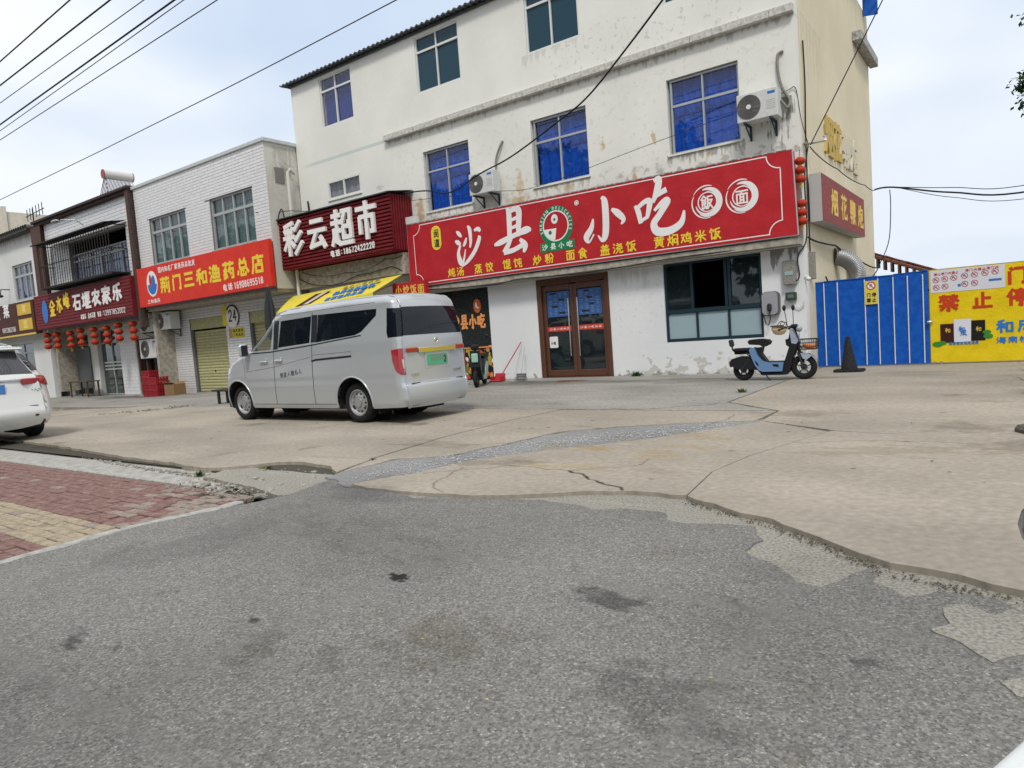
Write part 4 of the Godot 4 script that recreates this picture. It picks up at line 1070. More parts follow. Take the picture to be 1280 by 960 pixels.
func build_doors(b: Node3D) -> void:
	# double glass doors in a coppery frame
	var f := MB.new()
	f.cbox(Vector3(-10.185, 1.29, -0.06), Vector3(0.14, 2.62, 0.14), 0.012)
	f.cbox(Vector3(-8.165, 1.29, -0.06), Vector3(0.13, 2.62, 0.14), 0.012)
	f.cbox(Vector3(-9.175, 2.52, -0.06), Vector3(1.88, 0.16, 0.13), 0.012)
	f.box(Vector3(-9.175, -0.005, -0.06), Vector3(1.88, 0.04, 0.13))
	part("door_frame", f, M["copper"], b)
	for sx in [0, 1]:
		var x0 = -10.11 + sx * 0.94; var x1 = x0 + 0.93
		var m := MB.new()
		for x in [x0 + 0.05, x1 - 0.05]: m.cbox(Vector3(x, 1.22, -0.09), Vector3(0.1, 2.4, 0.06), 0.01)
		for y in [0.10, 2.36]: m.cbox(Vector3((x0 + x1) / 2, y, -0.09), Vector3(x1 - x0 - 0.2, 0.17, 0.055), 0.01)
		var d := part("door", m, M["copper"], b)
		m = MB.new()
		m.box(Vector3((x0 + x1) / 2, 1.23, -0.095), Vector3(x1 - x0 - 0.19, 2.1, 0.01))
		part("pane", m, M["shop_glass"], d)
		m = MB.new()
		m.box(Vector3((x0 + x1) / 2, 1.27, -0.075), Vector3(x1 - x0 - 0.2, 0.13, 0.006))
		part("safety_strip", m, plain("strip_red", lin(0.55, 0.06, 0.035), 0.6), d)
		fine_print(d, "strip_print", "沙县小吃米饭", x0 + 0.16, 1.24, x1 - 0.14, 0.06, M["white_letter"], Transform3D(Basis.IDENTITY, Vector3(0, 0, -0.071)))
		# blue menu sheet stuck on the upper half of the glass
		m = MB.new()
		m.box(Vector3((x0 + x1) / 2, 1.92, -0.086), Vector3(x1 - x0 - 0.24, 0.66, 0.004))
		var sheet := part("menu_sheet", m, plain("menu_blue", lin(0.045, 0.11, 0.30), 0.3), d)
		m = MB.new()
		for r in 14:
			for c in 4:
				var px: float = x0 + 0.17 + c * 0.16; var py := 2.19 - r * 0.042
				if rng.randf() < 0.7: m.box(Vector3(px + 0.05, py, -0.083), Vector3(rng.randf_range(0.05, 0.11), 0.014, 0.004))
		part("menu_print", m, plain("menu_pale", lin(0.16, 0.28, 0.5), 0.5), sheet).set_meta("kind", "stuff")
		m = MB.new()
		for k in 4: m.box(Vector3(x0 + rng.randf_range(0.25, 0.7), 2.2 - k * 0.17, -0.081), Vector3(rng.randf_range(0.1, 0.24), 0.05, 0.004))
		part("menu_heading", m, M["black_metal"], sheet).set_meta("kind", "stuff")
		m = MB.new()
		var hx = x1 - 0.13 if sx == 0 else x0 + 0.13
		m.tube([Vector3(hx, 0.55, -0.02), Vector3(hx, 2.05, -0.02)], 0.018, 8)
		for y in [0.7, 1.9]: m.tube([Vector3(hx, y, -0.02), Vector3(hx, y, -0.07)], 0.012, 6)
		part("handle", m, M["chrome"], d)
	var np := MB.new()
	np.prism(rounded(-9.99, 0.78, -9.73, 1.08, 0.03), -0.088, -0.083)
	var note := part("notice_sheet", np, M["white_letter"], b)
	fine_print(note, "notice_print", "小吃", -9.95, 0.86, -9.78, 0.09, M["black_metal"], Transform3D(Basis.IDENTITY, Vector3(0, 0, -0.083)))
	# shop window: three sliding lights above, three frosted lights below
	var w := window(b, -6.65, 0.77, -4.39, 2.6, -0.08, [], [], M["teal_frame"], M["clear_glass"], null, 0.06)
	for c in w.get_children(): w.remove_child(c); c.free()
	var fr := MB.new()
	fr.box(Vector3(-5.52, 1.47, -0.076), Vector3(2.14, 0.09, 0.07))
	for x in [-5.89, -5.15]: fr.box(Vector3(x, 1.10, -0.076), Vector3(0.045, 0.60, 0.066))
	for x in [-5.98, -5.19, -5.11]: fr.box(Vector3(x, 2.03, -0.076), Vector3(0.06, 1.02, 0.066))
	part("mullion", fr, M["teal_frame"], w)
	for q in [[-6.59, -6.01], [-5.08, -4.45]]:
		var p := MB.new()
		p.box(Vector3((q[0] + q[1]) / 2, 2.03, -0.09), Vector3(q[1] - q[0], 1.02, 0.006))
		part("pane", p, M["shop_glass"], w)
	for q in [[-6.59, -5.915], [-5.865, -5.175], [-5.125, -4.45]]:
		var p := MB.new()
		p.box(Vector3((q[0] + q[1]) / 2, 1.125, -0.085), Vector3(q[1] - q[0], 0.58, 0.006))
		part("frosted_pane", p, M["frosted"], w)
	# film-covered window left of the white pier, half behind the van
	var bp := MB.new()
	bp.box(Vector3(-13.17, 1.79, -0.05), Vector3(2.54, 1.62, 0.03))
	var film := part("window_film", bp, mottled("film_black", [0.0, lin(0.006, 0.008, 0.009), 0.6, lin(0.014, 0.02, 0.02), 1.0, lin(0.035, 0.045, 0.042)], 0.7, 0.25, 0, 0.02, 19), b)
	var t := Transform3D(Basis.IDENTITY, Vector3(0, 0, -0.034))
	lettering(film, "沙县小吃", -13.3, 1.46, -12.08, 1.46, 0.27, 0.42, 0.06, plain("film_orange", lin(0.75, 0.30, 0.10), 0.5), t)
	bp = MB.new()
	bp.flat(disc(Vector2(-12.33, 2.1), 0.14, 24, 0.2), 0.004, t)
	part("film_badge", bp, plain("badge_orange", lin(0.50, 0.12, 0.03), 0.5), film)
	bp = MB.new()
	bp.flat(disc(Vector2(-12.36, 2.12), 0.035, 14, 0.08), 0.008, t)
	bp.flat(disc(Vector2(-12.30, 2.05), 0.03, 12), 0.008, t)
	part("badge_mark", bp, M["white_letter"], film)
	bp = MB.new()
	bp.box(Vector3(-13.17, 0.93, -0.045), Vector3(2.54, 0.06, 0.035))
	part("film_stripe", bp, M["film_orange"], film)
	# printed food picture under it: bowls, leaves, rice as flat print
	bp = MB.new()
	bp.quv(Vector3(-14.44, 0.02, -0.045), Vector3(-11.9, 0.02, -0.045), Vector3(-11.9, 0.9, -0.045), Vector3(-14.44, 0.9, -0.045), Vector2(0, 1), Vector2(1, 1), Vector2(1, 0), Vector2(0, 0))
	part("food_print", bp, food_print(), b)

func food_print() -> StandardMaterial3D:
	var w := 508; var h := 176
	var im := Image.create(w, h, false, Image.FORMAT_RGB8)
	im.fill(Color(0.06, 0.05, 0.04))
	var col := [Color(0.62, 0.68, 0.2), Color(0.85, 0.55, 0.3), Color(0.93, 0.9, 0.82), Color(0.35, 0.5, 0.2), Color(0.8, 0.3, 0.14), Color(0.9, 0.75, 0.4), Color(0.3, 0.2, 0.12)]
	for k in 210:
		var c := Vector2(rng.randf() * w, rng.randf() * h); var r := rng.randf_range(5, 22); var q: Color = col[rng.randi() % col.size()]
		var e := rng.randf_range(0.45, 1.0); var a := rng.randf() * PI
		for j in range(maxi(0, int(c.y - r)), mini(h, int(c.y + r))):
			for i in range(maxi(0, int(c.x - r)), mini(w, int(c.x + r))):
				var d := (Vector2(i, j) - c).rotated(a)
				if Vector2(d.x, d.y / e).length() < r: im.set_pixel(i, j, q.lerp(q * 0.7, rng.randf() * 0.4))
	var m := plain("food_print", Color.WHITE, 0.4)
	m.albedo_texture = ImageTexture.create_from_image(im)
	return m

# thin glazed tiles set on a wall, running bond; cut round openings
func tile_rects(x0: float, x1: float, y0: float, y1: float, tw: float, th: float, holes: Array, gap := 0.012) -> Array:
	var out := []
	var r := 0
	var y := y0
	while y < y1 - 0.02:
		var x := x0 - (tw / 2 if r % 2 else 0.0)
		while x < x1:
			var a := maxf(x + gap / 2, x0); var b := minf(x + tw - gap / 2, x1); var c := y + gap / 2; var d := minf(y + th - gap / 2, y1)
			for h in holes:
				if d > h[1] and c < h[3] and b > h[0] and a < h[2]:
					if c < h[1] - 0.02: d = h[1]
					elif d > h[3] + 0.02: c = h[3]
					elif a < h[0]: b = minf(b, h[0])
					elif b > h[2]: a = maxf(a, h[2])
					else: b = a
			if b - a > 0.02 and d - c > 0.01: out.append([a, c, b, d])
			x += tw
		y += th
		r += 1
	return out

func lay_tiles(parent: Node3D, rects: Array, z: float, mats: Array, singles: int) -> void:
	rects.sort_custom(func(p, q): return p[0] > q[0])
	var unit := BoxMesh.new()
	unit.size = Vector3.ONE
	var rest := MB.new()
	for i in rects.size():
		var r: Array = rects[i]
		var c := Vector3((r[0] + r[2]) / 2, (r[1] + r[3]) / 2, z + rng.randf_range(-0.0015, 0.0015)); var s := Vector3(r[2] - r[0], r[3] - r[1], 0.014)
		if i < singles:
			var o := part("tile", unit, mats[rng.randi() % mats.size()], parent, true)
			o.transform = Transform3D(Basis.from_scale(s) , c + o.position)
		else:
			rest.box(c, s, Basis(Vector3.RIGHT, rng.randfn() * 0.004))
	if rest.count:
		part("tile", rest, mats[0], parent).set_meta("kind", "stuff")

func shutter(b: Node3D, x0: float, x1: float, y0: float, y1: float, z: float) -> void:
	var fm: Material = M["alu"]
	var g := MB.new()
	var bx := MB.new()
	bx.box(Vector3((x0 + x1) / 2, y1 + 0.22, z + 0.06), Vector3(x1 - x0 + 0.1, 0.44, 0.16))
	var s := part("roller_shutter", bx, M["shutter_1"], b)
	for x in [x0 - 0.03, x1 + 0.03]:
		g = MB.new(); g.box(Vector3(x, (y0 + y1) / 2, z + 0.03), Vector3(0.06, y1 - y0, 0.1))
		part("guide_rail", g, plain("guide", lin(0.10, 0.105, 0.11), 0.6) if not M.has("guide") else M["guide"], s)
	var h := 0.118
	var sl := MB.new()
	var pr := V2([0, 0, 0.012, 0.008, 0.024, h * 0.3, 0.024, h * 0.7, 0.012, h - 0.012, 0, h - 0.004])
	var t := Transform3D(Basis(Vector3(0, 0, 1), Vector3.UP, Vector3(-1, 0, 0)), Vector3.ZERO)
	sl.prism(pr, -(x1 - x0) / 2, (x1 - x0) / 2, t)
	var mesh := sl.st.commit()
	var y := y0 + 0.01
	while y < y1 - h * 0.6:
		var o := part("slat", mesh, M["shutter_%d" % (rng.randi() % 2)], s, true)
		o.position += Vector3((x0 + x1) / 2, y, z)
		y += h
	bx = MB.new()
	bx.cyl(Vector3((x0 + x1) / 2, 0.62, z + 0.02), Vector3((x0 + x1) / 2, 0.62, z + 0.04), 0.04, 10)
	part("lock", bx, M["black_metal"], s)

func build_tiled_shop() -> void:
	var b := thing("tiled_shop_building", "white-tiled two-storey shop with grey-green windows and roller shutters", "building", Vector3(-24.1, -0.25, -3.4))
	var joint := mottled("tile_joint", [0.0, lin(0.16, 0.16, 0.17), 1.0, lin(0.28, 0.28, 0.29)], 1.2, 0.95, 0, 0.02, 22)
	var tm := []
	for i in 3:
		tm.append(mottled("white_tile_%d" % i, [0.0, lin(0.62, 0.62, 0.63), 0.5, lin(0.68 + 0.015 * i, 0.68 + 0.015 * i, 0.69 + 0.015 * i), 1.0, lin(0.74, 0.74, 0.75)], 2.5 + i, 0.28, 0, 0.02, 23 + i))
	M["tile_mats"] = tm; M["joint"] = joint
	mottled("shutter_0", [0.0, lin(0.34, 0.33, 0.17), 0.5, lin(0.42, 0.405, 0.215), 1.0, lin(0.48, 0.465, 0.27)], 1.7, 0.55, 0, 0.015, 26)
	mottled("shutter_1", [0.0, lin(0.31, 0.30, 0.155), 0.5, lin(0.39, 0.375, 0.20), 1.0, lin(0.46, 0.445, 0.26)], 1.3, 0.6, 0, 0.015, 27)
	var win := [[-27.5, 4.97, -24.8, 6.78], [-23.16, 4.98, -20.55, 6.8]]
	var mb := MB.new()
	wall(mb, -28.5, -19.7, 3.3, 8.1, 1.25, win)
	part("wall", mb, joint, b)
	lay_tiles(b, tile_rects(-28.5, -19.7, 4.85, 8.1, 0.42, 0.105, win), 1.256, tm, 300)
	mb = MB.new()
	mb.cbox(Vector3(-24.1, 8.15, 1.2), Vector3(8.95, 0.13, 0.24), 0.015)
	mb.cbox(Vector3(-19.72, 8.152, -3.4), Vector3(0.2, 0.126, 9.0), 0.015)
	part("coping", mb, mottled("coping", [0.0, lin(0.42, 0.46, 0.47), 1.0, lin(0.60, 0.63, 0.64)], 2.0, 0.8, 0, 0.02, 28), b)
	mb = MB.new()
	wall(mb, -1.247, 8.0, 3.3, 8.09, 0.0, [], 0.2)
	var sm := plaster("tile_side", -1.247, 8.0, 3.3, 8.09, lin(0.50, 0.485, 0.43), lin(0.60, 0.585, 0.53), 60.0, [["blot", -0.9, 6.9, -0.1, 7.5, lin(0.2, 0.19, 0.17), 0.6], ["drip", -1.0, 6.2, 0.5, 8.0, lin(0.36, 0.35, 0.31), 0.5], ["spots", -1, 3.4, 1, 8, lin(0.35, 0.34, 0.3), 0.4]], 231)
	var so := part("side_wall", mb, sm, b, false)
	so.transform = Transform3D(Basis(Vector3.UP, PI / 2), Vector3(-19.695, 0, 0) - b.position)
	mb = MB.new()
	mb.box(Vector3(-24.1, 3.30, -3.3), Vector3(8.7, 0.2, 9.0))
	mb.box(Vector3(-24.1, 8.0, -3.4), Vector3(8.5, 0.15, 9.0))
	mb.box(Vector3(-24.1, 4.0, -7.9), Vector3(8.7, 8.0, 0.2))
	mb.box(Vector3(-28.4, 4.0, -3.4), Vector3(0.18, 8.0, 8.9))
	part("slab", mb, M["soffit"], b)
	for h in win:
		var w: float = h[2] - h[0]
		window(b, h[0], h[1], h[2], h[3], 1.16, [h[0] + w * 0.27, h[0] + w * 0.52, h[0] + w * 0.76], [6.22], M["alu"], M["clear_glass"], M["teal_curtain"], 0.07)
	for h in win:
		mb = MB.new(); mb.box(Vector3((h[0] + h[2]) / 2, h[1] - 0.03, 1.28), Vector3(h[2] - h[0] + 0.1, 0.06, 0.1))
		part("sill", mb, M["old_concrete"], b)
	# ground floor: tiled piers and two shutters
	mb = MB.new()
	var lowh := [[-27.05, -0.3, -24.47, 2.75], [-22.9, -0.3, -20.4, 2.75]]
	wall(mb, -28.5, -19.7, -0.4, 3.2, 0.3, lowh, 0.3)
	part("shopfront_wall", mb, joint, b)
	lay_tiles(b, tile_rects(-28.5, -19.7, -0.25, 3.18, 0.3, 0.1, lowh), 0.306, tm, 0)
	shutter(b, -27.0, -24.52, -0.22, 2.33, 0.12)
	shutter(b, -22.85, -20.45, -0.12, 2.33, 0.12)
	# drain pipe in the corner by the eatery
	var p := MB.new()
	p.tube([Vector3(-19.55, 7.15, 0.25), Vector3(-19.5, 7.25, 0.45), Vector3(-19.45, 7.15, 0.6), Vector3(-19.45, 3.9, 0.6)], 0.055, 10)
	p.tube([Vector3(-19.45, 3.9, 0.6), Vector3(-19.45, 2.9, 0.6)], 0.056, 10)
	part("drain_pipe", p, plain("pvc", lin(0.60, 0.59, 0.55), 0.5), b)
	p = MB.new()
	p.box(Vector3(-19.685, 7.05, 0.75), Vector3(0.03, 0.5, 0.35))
	part("drain_shade_panel", p, plain("hole_shade_grey", lin(0.2, 0.195, 0.18), 0.95), b)  # flat panel on the wall, coloured like the shaded inside of a drain hole

func build_farmhouse() -> void:
	var b := thing("restaurant_building", "white-tiled restaurant with a caged balcony window above a maroon sign", "building", Vector3(-33.7, -0.27, -3.4))
	var tm: Array = M["tile_mats"]
	var win := [[-35.1, 4.9, -29.55, 6.85]]
	var mb := MB.new()
	wall(mb, -37.5, -28.8, 3.0, 8.15, 1.2, win)
	part("wall", mb, M["joint"], b)
	lay_tiles(b, tile_rects(-37.5, -28.9, 4.7, 8.05, 0.6, 0.14, win, 0.014), 1.206, tm, 0)
	mb = MB.new()
	mb.box(Vector3(-28.72, 5.4, 1.28), Vector3(0.2, 5.6, 0.3))
	part("pilaster", mb, mottled("post_brown", [0.0, lin(0.035, 0.028, 0.026), 0.5, lin(0.075, 0.055, 0.048), 1.0, lin(0.12, 0.09, 0.08)], 1.0, 0.8, 0, 0.02, 32), b)
	mb = MB.new()
	mb.box(Vector3(-28.87, 6.35, 1.30), Vector3(0.09, 3.5, 0.22))
	part("pilaster_stripe", mb, plain("post_red", lin(0.22, 0.035, 0.03), 0.6), b)
	mb = MB.new()
	var pr := MB.new()
	pr.box(Vector3(-38.1, 6.4, 1.22), Vector3(1.15, 3.4, 0.3))
	part("pilaster", pr, plain("post_base", lin(0.03, 0.016, 0.012), 0.8), b)
	for t in tile_rects(-38.67, -37.53, 4.75, 8.05, 0.24, 0.075, [], 0.012):
		mb.box(Vector3((t[0] + t[2]) / 2, (t[1] + t[3]) / 2, 1.375), Vector3(t[2] - t[0], t[3] - t[1], 0.016))
	part("tile", mb, mottled("brown_tile", [0.0, lin(0.06, 0.024, 0.016), 0.5, lin(0.10, 0.042, 0.028), 1.0, lin(0.15, 0.07, 0.05)], 1.0, 0.5, 0, 0.05, 33), b).set_meta("kind", "stuff")
	# eaves: dark sheet edge
	mb = MB.new()
	mb.cbox(Vector3(-33.4, 8.22, 1.15), Vector3(9.7, 0.12, 0.7), 0.02)
	mb.cbox(Vector3(-33.4, 8.10, 1.3), Vector3(9.5, 0.12, 0.2), 0.02)
	part("eaves", mb, mottled("eaves", [0.0, lin(0.03, 0.026, 0.026), 0.5, lin(0.07, 0.05, 0.05), 1.0, lin(0.13, 0.09, 0.085)], 0.9, 0.85, 0.1, 0.03, 34), b)
	mb = MB.new()
	mb.box(Vector3(-33.4, 8.0, -3.4), Vector3(9.6, 0.2, 8.8))
	mb.box(Vector3(-33.4, 4.0, -7.8), Vector3(9.6, 8.1, 0.2))
	mb.box(Vector3(-33.4, 3.05, -3.3), Vector3(9.6, 0.2, 8.9))
	mb.box(Vector3(-38.2, 4.0, -3.4), Vector3(0.2, 8.0, 8.9))
	part("slab", mb, M["soffit"], b)
	# windows with blue curtains behind a cage
	window(b, -35.1, 4.9, -29.55, 6.3, 1.05, [-34.2, -33.3, -32.3, -31.4, -30.4], [5.98], M["alu"], M["clear_glass"], M["old_blue_curtain"], 0.06)
	mb = MB.new()
	for i in 30:
		var x := lerpf(-36.6, -29.5, i / 29.0)
		mb.box(Vector3(x, 5.9, 1.95), Vector3(0.022, 2.0, 0.022))
	for i in 5: mb.box(Vector3(-36.6, 5.9, 1.35 + 0.14 * i), Vector3(0.022, 2.0, 0.022))
	for y in [4.92, 5.9, 6.86]:
		mb.box(Vector3(-33.05, y, 1.95), Vector3(7.1, 0.035, 0.035))
		for x in [-36.6, -29.5]: mb.box(Vector3(x, y, 1.6), Vector3(0.035, 0.035, 0.7))
	part("window_cage", mb, mottled("cage_rust", [0.0, lin(0.02, 0.019, 0.019), 1.0, lin(0.07, 0.06, 0.055)], 0.5, 0.8, 0, 0.03, 36), b)
	mb = MB.new()
	mb.quad(Vector3(-36.9, 6.92, 2.1), Vector3(-29.4, 6.92, 2.1), Vector3(-29.4, 7.05, 1.25), Vector3(-36.9, 7.05, 1.25))
	mb.quad(Vector3(-36.9, 7.03, 1.25), Vector3(-29.4, 7.03, 1.25), Vector3(-29.4, 6.90, 2.1), Vector3(-36.9, 6.90, 2.1))
	mb.box(Vector3(-33.15, 6.9, 2.1), Vector3(7.5, 0.05, 0.03))
	mb.box(Vector3(-33.1, 4.88, 1.6), Vector3(7.2, 0.05, 0.75))
	part("window_canopy", mb, plain("canopy_black", lin(0.018, 0.019, 0.021), 0.6), b)
	# ground floor: white piers, two glass doors, a panel, one dark doorway
	var holes := [[-39.0, -0.3, -36.4, 2.75], [-35.5, -0.3, -33.25, 2.85], [-31.7, -0.3, -28.75, 2.2]]
	mb = MB.new()
	wall(mb, -41.5, -28.55, -0.4, 3.0, 0.3, holes, 0.3)
	part("shopfront_wall", mb, plaster("pier_paint", -41.5, -28.55, -0.4, 3.0, lin(0.52, 0.52, 0.50), lin(0.62, 0.62, 0.60), 40.0, [["mould", -41.5, -0.4, -28.5, 0.4, lin(0.3, 0.29, 0.27), 0.6]], 241), b)
	lay_tiles(b, tile_rects(-33.2, -31.75, -0.26, 2.7, 0.55, 0.16, [], 0.014), 0.306, tm, 0)
	var gg := glass("green_glass", lin(0.05, 0.075, 0.065), 0.55)
	for h in [holes[0], holes[1]]:
		var w: float = h[2] - h[0]
		window(b, h[0], -0.26, h[2], h[3], 0.12, [h[0] + w * 0.5], [2.2], M["alu"], gg, null, 0.05)
	var st := MB.new()
	for k in 3: st.box(Vector3(-34.4, 0.95 + 0.16 * k, 0.16), Vector3(1.7, 0.07, 0.006))
	st.box(Vector3(-34.35, 1.1, 0.163), Vector3(0.05, 0.9, 0.02))
	part("door_decal", st, M["white_frame"], b)
	mb = MB.new()
	for x in [-31.6, -30.95, -30.2]: mb.box(Vector3(x, 0.95, 0.2), Vector3(0.14, 2.5, 0.14))
	mb.box(Vector3(-30.9, 2.12, 0.2), Vector3(1.5, 0.12, 0.14))
	part("door_frame", mb, mottled("wood_brown", [0.0, lin(0.05, 0.03, 0.02), 1.0, lin(0.16, 0.10, 0.065)], 0.6, 0.7, 0.1, 0.03, 37), b)
	mb = MB.new()
	mb.box(Vector3(-37.0, 1.1, 0.34), Vector3(1.5, 2.0, 0.05))
	part("side_panel", mb, plain("panel_grey", lin(0.10, 0.11, 0.115), 0.5), b)
	mb = MB.new()
	for z in [0.30, 0.42]: mb.box(Vector3(-28.6, 1.2, z), Vector3(0.12, 3.0, 0.05))
	part("red_post", mb, M["rust"], b)

	# far-left white building
	var f := thing("noodle_shop_building", "white rendered building with one blue window at the row's far end", "building", Vector3(-46, -0.27, -3.4))
	mb = MB.new()
	wall(mb, -56, -38.75, -0.4, 8.05, 1.1, [[-42.35, 4.8, -39.72, 6.65], [-44, -0.3, -40.8, 2.6]])
	part("wall", mb, plaster("far_render", -56, -38.75, -0.4, 8.05, lin(0.62, 0.63, 0.62), lin(0.68, 0.69, 0.68), 30.0, [["drip", -56, 7.2, -38.7, 8.05, lin(0.4, 0.4, 0.38), 0.5]], 251), f)
	window(f, -42.33, 4.82, -39.74, 6.63, 1.0, [-41.6, -40.9, -40.3], [6.05], M["alu"], M["clear_glass"], M["old_blue_curtain"], 0.08)
	window(f, -44, -0.28, -40.8, 2.6, 0.95, [-42.4], [2.1], M["alu"], gg, null, 0.06)
	mb = MB.new()
	for i in 60:
		var x := -56.0 + i * 0.29
		mb.lathe([Vector2(0.15, -0.5), Vector2(0.15, 0.5)], Vector3(x, 8.14, 1.0), Basis(Vector3.RIGHT, PI / 2), 8)
	mb.box(Vector3(-47.4, 8.06, 0.95), Vector3(17.3, 0.12, 0.7))
	part("tiled_eaves", mb, mottled("eave_tile", [0.0, lin(0.06, 0.058, 0.055), 1.0, lin(0.17, 0.165, 0.155)], 0.7, 0.9, 0, 0.03, 38), f)
	mb = MB.new()
	mb.box(Vector3(-47.4, 4.0, -6.0), Vector3(17.0, 8.0, 0.2))
	mb.box(Vector3(-47.4, 7.9, -2.6), Vector3(17.0, 0.2, 6.8))
	mb.box(Vector3(-47.4, 3.0, -2.6), Vector3(17.0, 0.2, 6.8))
	part("slab", mb, M["soffit"], f)
	var g := thing("beige_rear_building", "plain beige building rising behind the roofs at the row's far end", "building", Vector3(-60, -0.4, -6))
	mb = MB.new()
	wall(mb, -90, -50.5, -0.4, 11.4, -1.5, [[-64, 7.5, -62, 9.3], [-58, 7.5, -56, 9.3]])
	mb.box(Vector3(-70.2, 5.4, -6.0), Vector3(39.2, 11.4, 8.4))
	part("wall", mb, mottled("beige_render", [0.0, lin(0.52, 0.48, 0.40), 1.0, lin(0.62, 0.58, 0.50)], 4.0, 0.92, 0, 0.02, 39), g)
	for x in [-64.0, -58.0]: window(g, x, 7.5, x + 2.0, 9.3, -1.6, [x + 1.0], [8.8], M["alu"], M["dark_glass"], null, 0.08)

# ---------------------------------------------------------------- signs
func ribbon(mb: MB, pts: Array, w: float, z: float, closed := false) -> void:  # flat line of constant width in the xy plane
	var n := pts.size()
	for i in (n if closed else n - 1):
		var a: Vector2 = pts[i]; var b: Vector2 = pts[(i + 1) % n]
		var d := (b - a).normalized()
		var s := Vector2(-d.y, d.x) * w / 2
		a -= d * w * 0.3; b += d * w * 0.3
		var zz := z + 0.0003 * (i % 2)
		mb.quad(Vector3(a.x - s.x, a.y - s.y, zz), Vector3(b.x - s.x, b.y - s.y, zz), Vector3(b.x + s.x, b.y + s.y, zz), Vector3(a.x + s.x, a.y + s.y, zz))

func arc(c: Vector2, r: float, a0: float, a1: float, n := 16, ry := -1.0) -> Array:
	var o := []
	for i in n + 1:
		var a := lerpf(a0, a1, float(i) / n)
		o.append(c + Vector2(cos(a) * r, sin(a) * (r if ry < 0 else ry)))
	return o

func swoosh(mb: MB, c: Vector2, r: float, a0: float, a1: float, wmax: float, z: float) -> void:  # brush ring that swells and tapers
	var n := 30
	for i in n:
		var q := []
		for k in [i, i + 1]:
			var u := float(k) / n; var a := lerpf(a0, a1, u); var w := wmax * sin(PI * pow(u, 0.8)) * 0.5 + 0.006
			q.append([c + Vector2(cos(a), sin(a)) * (r - w), c + Vector2(cos(a), sin(a)) * (r + w)])
		mb.quad(Vector3(q[0][0].x, q[0][0].y, z), Vector3(q[0][1].x, q[0][1].y, z), Vector3(q[1][1].x, q[1][1].y, z), Vector3(q[1][0].x, q[1][0].y, z))

